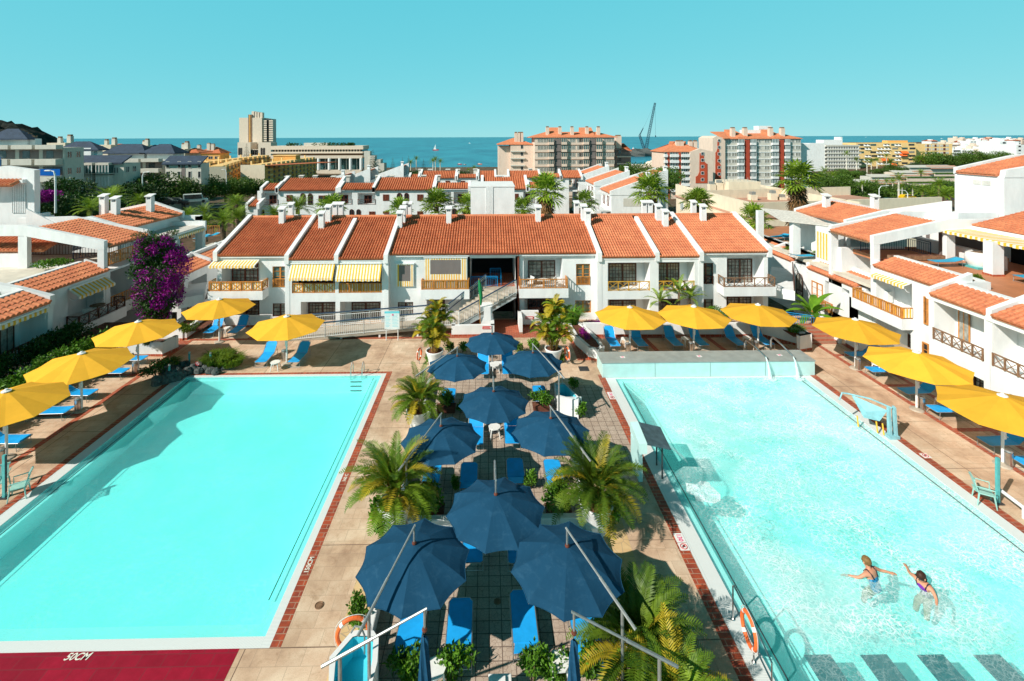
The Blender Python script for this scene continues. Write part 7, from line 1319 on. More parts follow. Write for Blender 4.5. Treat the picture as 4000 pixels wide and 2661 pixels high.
def lwing(A, B, side, wins, name):
 U = (B - A).normalized(); L = (B - A).length; f = Fr((A.x, A.y, 0), U); s = f.N * (-1); Dp = 15
 mb = MB(); f.box(mb, 0, L, -7, 1.65, -Dp, 0); mb.build('wall', 'cream', r_)
 mb = MB(); f.box(mb, -.1, L + .1, 1.65, 1.95, -.4, .25); mb.build('cornice', 'rustp', r_)
 mb = MB(); f.box(mb, 0, L, 1.95, zt, -.25, .1); f.box(mb, 0, L, 1.95, zt, -Dp, -Dp + .25); mb.build('roof_parapet', 'cream', r_)
 mb = MB(); f.box(mb, .1 + (3 if name == 'right' else 0), L - .1, 1.9, 2.6 if name == 'left' else 2.55, -Dp + .2, -.26); mb.build('roof_deck', 'rustp', r_); return f, L
M['rustp'] = wallmat('dusty_pink_stucco', (.50, .28, .20))
f1, L1 = lwing(l0, c0, 1, None, 'left'); f2, L2 = lwing(c0 + V((.05, 0, -.02)), V((r0.x + 24, r0.y + 5, zt - .02)), 1, None, 'right')
for k in range(6): window(r_, f1, L1 * (.08 + .15 * k), L1 * (.08 + .15 * k) + 1.5, -.9 if k > 1 else -.4, 1.1, 1, 1, 'rwood' if k in (3,) else 'wmetal', 'teal' if k < 2 else 'curt', .05, .12)
for k in range(4): window(r_, f1, L1 * (.12 + .2 * k), L1 * (.12 + .2 * k) + 1.4, -4.3, -2.4, 1, 1, 'wmetal', 'glasst', .05, .12)
for k in range(3): window(r_, f2, 1.2 + 5 * k, 2.6 + 5 * k, -1.6, .6, 1, 1, 'dwood', 'glasst', .05, .12)
mb = MB(); f2.box(mb, 3.4, 9.0, -1.9, -1.6, 0, 1.5); o = mb.build('balcony', 'cream', r_); mb = MB(); metal_rail(mb, [f2.p(3.5, -1.6, 1.4), f2.p(9, -1.6, 1.4)], 1.0, bar=.3); mb.build('balcony_rail', 'wmetal', o)
p = atZ('A4', 955, 1010, 4); u = atY('A4', 955, 950, 84); v_ = atY('A4', 1315, 985, 84)
mb = MB(); mb.box(u.x, v_.x, 82, 87, 2, u.z - .2); mb.build('roof_tower', 'cream', r_); mb = MB(); e = atY('A4', 1620, 1075, 86); mb.prism([(v_.x, 85, 2), (e.x, 85, 2), (e.x, 85, e.z), (v_.x, 85, v_.z - .6)], (0, 1, 0)); mb.build('roof_screen', 'cream', r_)
for x, y in ((825, 1000), (910, 985), (1295, 1120), (1525, 1105), (1635, 1150)):
 p = atY('A4', x, y, 78 if x > 1200 else 84); mb = MB(); mb.box(p.x - .55, p.x + .55, p.y - .5, p.y + .5, 2, p.z); o = mb.build('chimney', 'cream', r_); mb = MB(); mb.box(p.x - .35, p.x + .35, p.y - .35, p.y + .35, p.z, p.z + .45); mb.build('chimney_cap', 'alu', o)
q = random.Random(2)
for i, x in enumerate((975, 1010, 1075, 1130, 1155, 1200, 1245, 1290)):
 p = atY('A4', x, 945 - 20 * (i % 2), 83); mb = MB(); s_ = .45 + .15 * (i % 3); mb.lathe([(.02, 0), (s_ * .6, .05), (s_, .18), (s_ * .95, .2), (s_ * .5, .09), (.02, .05)], 14, cap=False); o = mb.build('satellite_dish', 'plastic' if i != 6 else 'orange', r_)
 o.location = p - r_.location + V((0, 0, .35)); o.rotation_euler = (R(75), 0, R(20 + 25 * q.random())); mb = MB(); mb.tube([(p.x, p.y + .1, p.z - .9), (p.x, p.y + .1, p.z + .3)], .04, 5); mb.build('dish_mast', 'alu', r_)
Y = 490.; a, b_ = atY('A2', 80, 142, Y), atY('A2', 290, 142, Y); e = atY('A2', 357, 150, Y); r_ = thing('hotel_tower', 'slender pale hotel tower with a dark bronze stripe and balconied right side, left of centre', 'hotel', (a.x + 20, Y, -22))
mb = MB(); mb.box(a.x, b_.x, Y, Y + 16, -22, a.z); mb.build('wall', 'sandw', r_) if 0 else None
M['sandw'] = wallmat('pale_sand_stucco', (.74, .62, .50)); mb.build('wall', 'sandw', r_)
mb = MB(); f = Fr((0, Y, 0), (1, 0, 0)); f.box(mb, atY('A2', 165, 0, Y).x, atY('A2', 198, 0, Y).x, atY('A2', 0, 380, Y).z, atY('A2', 180, 113, Y).z, -1, .3); mb.build('bronze_stripe', 'gwood', r_)
mb = MB(); f.box(mb, atY('A2', 176, 0, Y).x, atY('A2', 184, 0, Y).x, atY('A2', 0, 380, Y).z, atY('A2', 180, 113, Y).z, .3, .5); mb.build('gold_fin', 'ochre', r_)
mb = MB(); mb.box(b_.x + .05, e.x, Y + 3, Y + 16, -22, e.z); mb.build('side_wall', 'greyw', r_)
for k in range(10):
 z = lerp(atY('A2', 0, 360, Y).z, e.z - 3, k / 9)
 for j in range(2): mb = MB(); f.box(mb, lerp(b_.x + .3, e.x + 1, j / 2), lerp(b_.x + .3, e.x + 1, j / 2) + 6.2, z, z + 1.4, -3, -1); mb.build('balcony', 'sandw', r_)
flatwin(r_, Fr((0, Y + 3, 0), (1, 0, 0)), [(lerp(b_.x + 1, e.x, j / 2), lerp(atY('A2', 0, 360, Y).z, e.z - 3, k / 9) + 1.4) for k in range(10) for j in range(2)], 4, 1.8, 'glasst', 'greyw', muntin=False)
for k in range(4): mb = MB(); x = lerp(atY('A2', 205, 0, Y).x, atY('A2', 275, 0, Y).x, k / 3); mb.box(x - 1.6, x + 1.6, Y + 1, Y + 5, a.z, a.z + 6.5 - k * .4); mb.build('roof_vent', 'sandw', r_)
for x0, x1, zz in ((66, 185, 370), (256, 372, 370)):
 p0, p1 = atY('A2', x0, zz, Y - 15), atY('A2', x1, zz, Y - 15); mb = MB(); mb.box(p0.x, p1.x, Y - 15, Y - 1, -22, p0.z); mb.build('base_block', 'sandw', r_)
 f3 = Fr((0, Y - 15, 0), (1, 0, 0))
 for xx in ((82, 100) if x0 < 100 else (288, 310)): q_ = atY('A2', xx, 485, Y - 15); arch(r_, f3, q_.x, q_.z, 2.4, atY('A2', xx, 415, Y - 15).z - q_.z, .02, 'darkin', 'sandw', 'tall_arch')
p0, p1 = atY('A2', 185, 432, Y - 14), atY('A2', 256, 432, Y - 14); mb = MB(); mb.box(p0.x, p1.x, Y - 14, Y, -22, p0.z); mb.build('arcade_wall', 'sandw', r_)
for k in range(4): q_ = atY('A2', 178 + 23 * k, 485, Y - 14); arch(r_, Fr((0, Y - 14, 0), (1, 0, 0)), q_.x, q_.z, 4, 5.5, .02, 'darkin', 'sandw', 'arch')
Y = 400.; k4 = lambda x, y, Y_=400.: atY('A2', x, y, Y_); r_ = thing('glass_hotel', 'long pale seafront hotel with columned dark glass front and planted roof', 'hotel', (k4(800, 600).x, Y, -20))
z = [k4(800, y).z for y in (410, 435, 455, 470, 490, 515, 620, 640)]; xl, xr_, xg = k4(370, 500).x, k4(1222, 500).x, k4(765, 500).x; f = Fr((0, Y, 0), (1, 0, 0))
mb = MB(); f.box(mb, xl, xr_, z[1], z[0] + .8, -20, 0); f.box(mb, xl, xr_, z[3], z[2], -22, 2); f.box(mb, k4(350, 0).x, xr_ + .5, z[5], z[4], -25, 5); f.box(mb, k4(760, 0).x, xr_, -22, z[6], -25, 5); mb.build('slabs', 'sandw', r_)
mb = MB(); f.box(mb, xl + 1, xr_ - 1, z[2], z[1], -20, -1.5); mb.build('upper_window_band', 'glasst', r_); mb = MB(); f.box(mb, xl + 1, xr_ - 1, z[4], z[3], -20, -1.5); mb.build('middle_band', 'gwood', r_); mb = MB(); f.box(mb, k4(770, 0).x, xr_ - .5, z[6], z[5], -22, 1); mb.build('glass_front', 'teal', r_)
mb = MB(); f.box(mb, xl, k4(765, 0).x, -22, z[5], -22, 1); mb.build('rear_wall', 'sandw', r_)
for k in range(30): mb = MB(); u = lerp(xl + 2, xr_ - 2, (k + .5) / 30); f.box(mb, u - .35, u + .35, z[2], z[1], -1.5, -1.2); mb.build('mullion', 'sandw', r_)
for x in (830, 927, 1022, 1120, 1216): mb = MB(); p = k4(x, 600); mb.tube([(p.x, Y - 4.2, z[6]), (p.x, Y - 4.2, z[5])], 1.25, 10); mb.build('column', 'wmetal', r_)
for x in (878, 975, 1072, 1168): mb = MB(); p = k4(x, 600); f.box(mb, p.x - .25, p.x + .25, z[6], z[5], 1, 1.4); mb.build('glass_mullion', 'shut', r_)
mb = MB(); zz = k4(600, 375).z; mb.box(k4(400, 0).x, k4(900, 0).x, Y + 6, Y + 16, z[0], zz - 2.5); mb.box(k4(640, 0).x, k4(860, 0).x, Y + 8, Y + 16, zz - 3, zz); mb.build('roof_block', 'greyw', r_)
mb = MB(); q = random.Random(8)
for k in range(26): x = q.choice([q.uniform(440, 900), q.uniform(900, 1185)]); p = k4(x, 400, Y + 3); leafcloud(mb, (p.x, Y + 3, z[0] + 1.6), (2.4, 2, 1.5), 40, 1.3, q)
mb.build('roof_planting', 'leafd', r_)
mb = MB(); p0, p1 = k4(1225, 530, 395), k4(1420, 600, 395)
for x0, x1, y in ((1225, 1280, 450), (1280, 1330, 490), (1330, 1385, 525), (1350, 1420, 560)): mb.box(k4(x0, 0, 395).x, k4(x1, 0, 395).x, 396 - (x0 - 1225) * .03, 402, -22, k4(x0, y, 395).z)
o = mb.build('stepped_end', 'greyw', r_)
def orange_row(label, c0, x0, y0, c1, x1, y1, z, nfl, nb, endw, flip=False, Dp=11):
 A, B = atZ(c0, x0, y0, z), atZ(c1, x1, y1, z); U = (B - A).normalized(); L = (B - A).length; f = Fr((A.x, A.y, 0), U); r_ = thing('holiday_block', label, 'apartment block', (A.x, A.y, z - nfl * 2.9)); zb = z - nfl * 2.9 - 4
 mb = MB(); f.box(mb, 0, L, zb, z, -Dp, 0); mb.build('wall', 'ochre', r_); mb = MB(); f.box(mb, -.3, 0, zb, z + 1, -Dp - .4, 1.6); mb.build('end_wall', 'cream', r_)
 mb = MB()
 for k in range(nb): u = L * k / nb; f.box(mb, u + .3, u + L / nb * .72, z, z + 1.3, -Dp * .5, -.3)
 mb.build('roof_parapets', 'ochre2', r_)
 for k in range(0, nb, 2): u = L * (k + .3) / nb; p = f.p(u, z, -Dp * .6); mb = MB(); mb.box(p.x - .4, p.x + .4, p.y - .4, p.y + .4, z, z + 3.0); mb.build('chimney', 'ochre2', r_)
 mb = MB(); mb.prism([f.p(0, z - .1, 0), f.p(0, z + .35, -2.2), f.p(0, z + .15, -2.2), f.p(0, z - .35, 0)], U * L); mb.build('tile_strip', 'tile', r_)
 for j in range(nfl):
  for k in range(nb):
   u = L * k / nb; zz = z - 2.9 * (j + 1) + .1; mb = MB(); f.box(mb, u + .4, u + L / nb * .62, zz, zz + 1.05, 0, 1.5); mb.build('balcony', 'ochre2' if k % 2 else 'ochre', r_)
 flatwin(r_, f, [(L * k / nb + .6, z - 2.9 * (j + 1) + 1.2) for j in range(nfl) for k in range(nb)], L / nb * .45, 1.5, 'brownw', 'ochre', muntin=False)
 return r_
orange_row('long ochre holiday block with stepped balconies in front of the glass hotel', 'A2', 290, 592, 'A2', 790, 520, -3.0, 4, 13, 1)
orange_row('ochre holiday block with red roof edge left of the long balconied one', 'A2', -70, 610, 'A2', 120, 545, -2.6, 3, 6, 1)
orange_row('far ochre holiday block below the hotel tower', 'A1', 1850, 480, 'A2', 370, 500, -2.0, 3, 13, 1)
p0, p1 = atZ('A2', 120, 590, -3), atZ('A2', 290, 590, -3); r_ = thing('gable_wall_block', 'blank cream gable end of the ochre holiday block', 'building', (p0.x, p0.y, -14)); mb = MB(); mb.box(p0.x, p1.x, p0.y, p0.y + 10, -17, p0.z); mb.build('wall', 'sandw', r_); mb = MB(); mb.prism([(p0.x - 1, p0.y - .5, p0.z), (p1.x + .5, p0.y - .5, p0.z), (p1.x + 30, p0.y + 40, p0.z), (p0.x + 28, p0.y + 40, p0.z)], (0, 0, .3)); mb.build('roof', 'tile', r_)
p0, p1 = atZ('A2', 395, 490, 1), atZ('A2', 540, 495, 1); r_ = thing('orange_stair_house', 'small orange stair house on the ochre holiday roofs', 'building', (p0.x, p0.y, -3)); mb = MB(); mb.box(p0.x, p1.x, p0.y, p0.y + 8, -5, .8); mb.build('wall', 'ochre', r_); mb = MB(); mb.box(p0.x - .5, p1.x + .5, p0.y - .5, p0.y + 8.5, .8, 1.2); mb.build('roof', 'ochre2', r_)
for k, (x0, x1, y) in enumerate(((1700, 1830, 385), (1830, 2025, 375))):
 a, b_ = atY('A1', x0, y, 330), atY('A1', x1, y, 330); r_ = thing('town_house', 'small brown roofed building by the sea, %s of two left of the hotel tower' % ('left' if k == 0 else 'right'), 'building', (a.x, 330, -14)); mb = MB(); mb.box(a.x, b_.x, 330, 342, -18, a.z); mb.build('wall', 'ochre', r_); hiproof(r_, a.x, b_.x, 330, 342, a.z + .2, 4, 'tile', 1); flatwin(r_, Fr((0, 330, 0), (1, 0, 0)), [(lerp(a.x, b_.x, t_), a.z - 4) for t_ in (.15, .45, .75)], 3, 2, 'glasst', 'sandw')
 stack(r_, a.x + 8, 333, a.z + 1, 5, 2, 'greyw'); stack(r_, b_.x - 9, 333, a.z + 1, 5.5, 2, 'greyw')
def grey_block(label, c, x0, x1, ytop, Y_, nfl, fpx, bays, dark=False, Dp=4.5, roofs=(), bal=True, wmat='greyw'):
 a, b_ = atY(c, x0, ytop, Y_), atY(c, x1, ytop, Y_); r_ = thing('apartment_block', label, 'apartment block', ((a.x + b_.x) / 2, Y_, -8)); f = Fr((0, Y_, 0), (1, 0, 0)); fh = fpx / CR[c][2] / F * Y_
 mb = MB(); mb.box(a.x, b_.x, Y_, Y_ + Dp, a.z - nfl * fh - 4, a.z); mb.build('wall', wmat, r_); L = b_.x - a.x
 for j in range(nfl):
  z = a.z - fh * (j + 1)
  for k in range(bays):
   u0, u1 = a.x + L * k / bays + .3, a.x + L * (k + 1) / bays - .3
   if bal:
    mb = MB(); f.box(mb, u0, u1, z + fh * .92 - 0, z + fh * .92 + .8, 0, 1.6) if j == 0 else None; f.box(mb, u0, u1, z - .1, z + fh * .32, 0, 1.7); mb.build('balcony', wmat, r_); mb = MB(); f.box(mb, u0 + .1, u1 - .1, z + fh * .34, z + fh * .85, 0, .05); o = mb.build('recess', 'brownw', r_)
    mb = MB(); f.box(mb, lerp(u0, u1, .2), lerp(u0, u1, .55), z + fh * .36, z + fh * .8, .05, .1); mb.build('balcony_window', 'glasst', r_)
   else: window(r_, f, lerp(u0, u1, .25), lerp(u0, u1, .7), z + fh * .3, z + fh * .75, 2, 1, 'shut', 'glasst' if (j + k) % 2 else 'shut', .05, .12)
 fs = Fr((b_.x, Y_, 0), (0, 1, 0)); flatwin(r_, fs, [(u_, a.z - fh * (j + 1) + fh * .35) for j in range(nfl) for u_ in ((.5, 2.6) if Dp < 6 else (.6, 3.0, 5.4))], 1.1, fh * .42, 'glasst', 'shut', name='side_window')
 for (rx0, rx1, ry, rh, mt) in roofs:
  p0, p1 = atY(c, rx0, ry, Y_ + 3), atY(c, rx1, ry, Y_ + 3); mb = MB(); mb.box(p0.x + .5, p1.x - .5, Y_ + 3.5, Y_ + Dp, a.z - .1, p0.z); mb.build('penthouse_wall', 'white', r_); hiproof(r_, p0.x, p1.x, Y_ + 3, Y_ + Dp, p0.z + .1, rh, mt, .6, 3)
 return r_, a, b_, f
r_, a, b_, f = grey_block('nearest grey apartment block with curved balconies and blue tiled roof at the left edge', 'A1', -60, 595, 325, 96, 3, 150, 3, roofs=((-80, 250, 245, 2.0, 'btile'),))
for x, y in ((205, 185), (280, 215), (330, 240)): p = atY('A1', x, y, 101); mb = MB(); mb.box(p.x - .75, p.x + .75, 100, 101.5, a.z, p.z); o = mb.build('chimney', 'white', r_); mb = MB(); mb.tube([(p.x, 100.7, p.z), (p.x, 100.7, p.z + .6)], .5, 8); mb.build('chimney_cap', 'gwood', o)
mb = MB(); u0, u1 = atY('A1', 375, 550, 95).x, atY('A1', 585, 550, 95).x; f.box(mb, u0, u1, atY('A1', 0, 580, 95).z, atY('A1', 0, 520, 95).z, 1.75, 1.8); mb.build('blue_awning', 'dblue', r_); mb = MB(); f.box(mb, atY('A1', -20, 0, 95).x, atY('A1', 40, 0, 95).x, atY('A1', 0, 495, 95).z, atY('A1', 0, 410, 95).z, 1.75, 1.8); mb.build('blue_awning', 'dblue', r_)
r_, a, b_, f = grey_block('grey apartment block with bay windows and blue tile edge, second from the left', 'A1', 600, 1140, 470, 106, 2, 132, 4, bal=False, roofs=((560, 900, 345, 1.8, 'btile'),), Dp=5)
for x0, x1 in ((770, 900), (930, 1050)):
 for j in range(2):
  u0, u1 = atY('A1', x0, 0, 106).x, atY('A1', x1, 0, 106).x; z0 = atY('A1', 0, 560 + 112 * j, 106).z; z1 = atY('A1', 0, 485 + 105 * j, 106).z; mb = MB(); f.box(mb, u0, u1, z0 - .4, z0, 0, 1.6); f.box(mb, u0, u1, z1, z1 + .5, 0, 1.6); mb.cur = 1; f.box(mb, u0 + .1, u1 - .1, z0, z1, 0, 1.5); mb.cur = 2
  for k in range(5): u = lerp(u0 + .1, u1 - .1, k / 4); f.box(mb, u - .06, u + .06, z0, z1, 1.5, 1.58)
  mb.build('bay_window', ['greyw', 'teal' if j == 0 else 'shut', 'wmetal'], r_)
mb = MB(); mb.prism([(a.x, 105.4, a.z + .2), (b_.x, 105.4, a.z + .2), (b_.x, 108.5, a.z + 1.7), (a.x, 108.5, a.z + 1.7)], (0, .05, -.3)); mb.build('tile_edge', 'btile', r_)
for x, y in ((640, 330), (820, 325)): p = atY('A1', x, y, 109); mb = MB(); mb.box(p.x - .8, p.x + .8, 108.5, 110, a.z, p.z); mb.build('chimney', 'white', r_)
r_, a, b_, f = grey_block('pale grey block with rounded balconies and navy tile edge, third from the left', 'A1', 1145, 1510, 445, 121, 2, 100, 2, roofs=((960, 1330, 375, 2.2, 'btile'), (1320, 1600, 375, 2.2, 'btile')), Dp=8)
p0, p1 = atY('A1', 1510, 470, 119), atY('A1', 1840, 445, 119); mb = MB(); mb.box(p0.x, p1.x, 119.5, 123, -9, p0.z); mb.build('plain_wall', 'greyw', r_); mb = MB(); mb.prism([(p0.x - .5, 118.8, p0.z), (p1.x + .3, 118.8, p0.z), (p1.x + .3, 122, p0.z + 1.8), (p0.x - .5, 122, p0.z + 1.8)], (0, .05, -.3)); mb.build('tile_edge', 'btile', r_)
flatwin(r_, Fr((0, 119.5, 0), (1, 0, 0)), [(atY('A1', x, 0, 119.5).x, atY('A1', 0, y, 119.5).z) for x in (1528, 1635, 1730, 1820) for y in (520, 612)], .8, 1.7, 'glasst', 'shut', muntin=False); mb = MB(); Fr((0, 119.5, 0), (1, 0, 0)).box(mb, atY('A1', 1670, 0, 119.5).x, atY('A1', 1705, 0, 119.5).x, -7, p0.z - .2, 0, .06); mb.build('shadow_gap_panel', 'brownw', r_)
for k, (x0, x1, y, Y_) in enumerate(((430, 600, 280, 150), (880, 1020, 298, 170), (1240, 1330, 305, 180), (1600, 1700, 335, 165))):
 a, b_ = atY('A1', x0, y, Y_), atY('A1', x1, y, Y_); r_ = thing('town_house', ('first', 'second', 'third', 'fourth')[k] + ' pale roof house from the left, peeking over the blue tiled blocks', 'building', (a.x, Y_, -9)); mb = MB(); mb.box(a.x, b_.x, Y_, Y_ + 9, -10, a.z); mb.build('wall', 'cream', r_); hiproof(r_, a.x + .5, b_.x + 4, Y_ + 1, Y_ + 9, a.z - 1.2, 1.5, 'tile' if k % 2 else 'btile', .3); stack(r_, b_.x - 1, Y_ + 3, a.z - .5, 2.6, 1.2, 'greyw'); stack(r_, a.x + 1.5, Y_ + 3, a.z - .5, 2.0, 1.0, 'greyw')
Y = 380.; a, b_ = atY('A5', 0, 375, Y), atY('A5', 447, 385, Y); r_ = thing('grey_hotel', 'grey white hotel with long stacked balcony lines right of the crimson banded block', 'hotel', ((a.x + b_.x) / 2, Y, -14)); al = atY('A4', 1940, 530, Y); f = Fr((0, Y, 0), (1, 0, 0)); zb = atY('A5', 0, 690, Y).z
mb = MB(); mb.box(al.x, a.x + 4, Y - 1, Y + 14, zb - 3, al.z); mb.build('plain_end_wall', 'white', r_); mb = MB(); mb.box(a.x + 4, b_.x, Y + .5, Y + 14, zb - 3, a.z); mb.build('wall', 'brownw', r_); fh = (a.z - zb) / 7.3
for j in range(8):
 z = a.z - fh * j; mb = MB(); f.box(mb, a.x + 4, b_.x + .5 * (j % 3), z - fh * .38, z + .1, -.5, 2.2); mb.build('balcony_line', 'gry2', r_) if 0 else mb.build('balcony_line', 'greyw', r_)
for j in range(7):
 for k in range(13): mb = MB(); u = lerp(a.x + 6, b_.x - 1, k / 12); z = a.z - fh * j; f.box(mb, u - .25, u + .25, z - fh * .95, z - fh * .4, -.5, 1.8); mb.build('balcony_divider', 'white', r_)
p0, p1 = atY('A5', 80, 315, Y), atY('A5', 300, 280, Y); mb = MB(); mb.box(p0.x, p1.x, Y + 3, Y + 12, a.z, p0.z); mb.build('roof_plant', 'white', r_); mb = MB(); mb.box(p0.x + 16, p1.x - 1, Y + 4, Y + 11, p0.z, p1.z); mb.build('roof_lift_room', 'wmetal', r_)
Y = 395.; fh = 2.946 and 43 / 2.946 / F * Y; r_ = thing('yellow_hotel', 'large yellow hotel with white angled balconies and orange awnings on the right', 'hotel', (atY('A5', 780, 600, Y).x, Y, -14)); a, b_ = atY('A5', 425, 350, Y), atY('A5', 1115, 360, Y); e = atY('A5', 1505, 360, Y + 8); f = Fr((0, Y, 0), (1, 0, 0)); zb = atY('A5', 0, 655, Y).z
mb = MB(); mb.box(a.x, b_.x, Y, Y + 16, zb - 4, a.z); mb.box(b_.x, e.x, Y + 6, Y + 20, zb - 4, e.z); mb.build('wall', 'ochre2', r_); p0, p1 = atY('A5', 790, 330, Y + 6), atY('A5', 1020, 330, Y + 6); mb = MB(); mb.box(p0.x, p1.x, Y + 6, Y + 12, a.z, p0.z + .6); mb.build('penthouse', 'ochre', r_)
q = random.Random(12)
for j in range(6):
 for k, x in enumerate((480, 545, 620, 690, 770, 860, 900, 970, 1060)):
  if (j + k) % 4 == 3 and k < 8: continue
  u = atY('A5', x + 12 * (j % 2), 0, Y).x; z = a.z - fh * (j + 1); mb = MB()
  if k in (1, 3, 4, 6): f.box(mb, u - 2.6, u + 2.6, z + .5, z + 2.2, 0, .1); mb.cur = 1; mb.prism([f.p(u - 2.6, z + .4, .1), f.p(u - 2.6, z + 2.0, .1), f.p(u + .2, z + .4, 1.3)], (0, -.12, 0)); mb.prism([f.p(u + .2, z + .4, .1), f.p(u + .2, z + 2.0, .1), f.p(u + 2.6, z + .4, 1.3)], (0, -.12, 0)); mb.cur = 0; mb.build('angled_balcony', ['glasst', 'plastic'], r_)
  else: f.box(mb, u - 2.4, u + 2.4, z + .7, z + 2.2, 0, .12); mb.build('window', q.choice(['curt', 'glasst', 'teal', 'glasst']), r_)
for x, y in ((985, 460), (968, 488), (758, 545), (850, 600)): p = atY('A5', x, y, Y - 1); mb = MB(); mb.prism([(p.x - 2.8, Y - .2, p.z + 1.2), (p.x - 2.8, Y - 2.2, p.z - .8), (p.x - 2.8, Y - 2.1, p.z - .9), (p.x - 2.8, Y - .1, p.z + 1.1)], (5.6, 0, 0)); mb.build('orange_awning', 'orange', r_)
for j in range(3):
 for x0, x1 in ((1215, 1285), (1295, 1380), (1390, 1490)): mb = MB(); fz = Fr((0, Y + 6, 0), (1, 0, 0)); z = e.z - fh * (j + 1) + .7; u0, u1 = atY('A5', x0, 0, Y + 6).x, atY('A5', x1, 0, Y + 6).x; fz.box(mb, u0, u1, z, z + 1.9, 0, .1); mb.cur = 1; fz.box(mb, lerp(u0, u1, .35), lerp(u0, u1, .6), z, z + 1.9, .1, .2); mb.cur = 0; mb.build('gallery_opening', ['greyw', 'rwood'], r_)
Y = 232.; r_ = thing('terraced_block', 'stepped pale pink terraced apartments with green planters beyond the parking', 'apartment block', (atY('A5', 1300, 800, Y).x, Y, -12))
for k, (x0, x1, y, YY, Yh) in enumerate(((350, 1030, 800, 232, 20), (590, 1300, 738, 246, 18), (860, 1330, 690, 260, 18), (1030, 1600, 628, 274, 18))):
 a, b_ = atY('A5', x0, y, YY), atY('A5', x1, y, YY); mb = MB(); mb.box(a.x, b_.x, YY, YY + 7, -16, a.z - .1); mb.build('tier', 'greyw' if k % 2 else 'sandw', r_); mb = MB(); mb.prism([(a.x + 12, YY - 1.4, a.z - .9), (b_.x, YY - 1.4, a.z - .9), (b_.x, YY + 2.4, a.z + .5), (a.x + 12, YY + 2.4, a.z + .5)], (0, 0, .2)); mb.build('tile_edge', 'rustp', r_); mb = MB(); mb.prism([(a.x, YY - .8, a.z - .3), (b_.x, YY - .8, a.z - .3), (b_.x, YY + 7, a.z + .5), (a.x + 3, YY + 7, a.z + .5)], (0, 0, .25)); mb.build('sloping_roof', 'greyw', r_)
for j, (x0, x1, y) in enumerate(((1010, 1560, 750), (1020, 1560, 810), (1330, 1560, 705), (1000, 1560, 865))):
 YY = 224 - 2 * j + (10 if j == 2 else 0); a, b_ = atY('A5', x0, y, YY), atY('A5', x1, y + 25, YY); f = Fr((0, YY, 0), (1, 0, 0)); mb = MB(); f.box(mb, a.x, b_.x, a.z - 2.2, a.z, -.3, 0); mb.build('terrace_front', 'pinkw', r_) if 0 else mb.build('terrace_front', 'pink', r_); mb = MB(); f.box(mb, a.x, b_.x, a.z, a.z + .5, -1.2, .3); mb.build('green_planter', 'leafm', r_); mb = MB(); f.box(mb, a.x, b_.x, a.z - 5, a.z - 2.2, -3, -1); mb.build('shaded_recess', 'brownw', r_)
 for k in range(6): u = lerp(a.x, b_.x, (k + .4) / 6); mb = MB(); mb.prism([f.p(u - .6, a.z - 4.8, .2), f.p(u + 1.8, a.z - 4.8, .2), f.p(u + .7, a.z - 2.2, .2), f.p(u + .3, a.z - 2.2, .2)], (0, 1.2, 0)); mb.build('terrace_fin', 'pink', r_)
q = random.Random(21); n = 0
def townbox(x, Y_, w_, yt, mat, lab, hroof=None):
 a = atY('A5', x, yt, Y_); b_ = atY('A5', x + w_, yt, Y_); zb = ground_z(a.x, Y_) - 3; r_ = thing('town_building', lab, 'building', (a.x, Y_, zb), 'houses of the far white town'); Dp = 14 + (b_.x - a.x) * .3; mb = MB(); mb.box(a.x, b_.x, Y_, Y_ + Dp, zb, a.z); mb.build('wall', mat, r_); f = Fr((0, Y_, 0), (1, 0, 0)); L = b_.x - a.x
 nf = max(1, min(5, int((a.z - zb) / 3.2))); nb = max(2, min(6, int(L / 5)))
 if q.random() < .5:
  for j in range(nf): mb = MB(); f.box(mb, a.x + .6, b_.x - .6, a.z - 3.2 * (j + 1) + 1.1, a.z - 3.2 * (j + 1) + 2.6, -.1, .06); mb.build('window_band', 'glasst' if q.random() < .6 else 'brownw', r_)
 else: flatwin(r_, f, [(a.x + L * (k + .25) / nb, a.z - 3.2 * (j + 1) + 1.1) for j in range(nf) for k in range(nb)], L / nb * .45, 1.5, 'glasst', mat, muntin=False)
 mb = MB(); mb.box(lerp(a.x, b_.x, .2), lerp(a.x, b_.x, .5), Y_ + 3, Y_ + 9, a.z, a.z + 2.6); mb.build('roof_room', mat, r_)
 if hroof: hiproof(r_, a.x, b_.x, Y_, Y_ + Dp, a.z, 2.5, hroof)
desc = {'white': 'white', 'cream': 'cream', 'pink': 'pale pink', 'sandw': 'sand coloured', 'greyw': 'grey'}; ordn = ['first', 'second', 'third', 'fourth', 'fifth', 'sixth', 'seventh', 'eighth', 'ninth', 'tenth', 'eleventh', 'twelfth', 'thirteenth', 'fourteenth']
for rowi, (Y_, yt, xs_, rowname) in enumerate(((950, 300, (1575, 1650, 1730, 1800, 1880, 1960, 2040, 2110, 2190, 2270, 2330), 'skyline'), (760, 335, (1290, 1440, 1540, 1640, 1740, 1840, 1920, 2010, 2120, 2230), 'upper'), (600, 375, (1520, 1600, 1690, 1800, 1880, 1970, 2060), 'middle'), (520, 420, (1540, 1640, 1760, 1850, 1950), 'front'))):
 for i, x in enumerate(xs_):
  w_ = q.uniform(62, 100); mt = q.choice(['white', 'white', 'cream', 'white', 'pink', 'sandw', 'white']); townbox(x, Y_ + q.uniform(-25, 25), w_, yt + q.uniform(-18, 14), mt, '%s town building on the headland, %s from the left in the %s row' % (desc[mt], ordn[i], rowname), 'tile' if q.random() < .2 else None)
townbox(2085, 400, 180, 330, 'white', 'bright white block with dark window bands at the right edge of the town'); townbox(2270, 380, 150, 370, 'white', 'bright white block cut by the right edge of the photo')
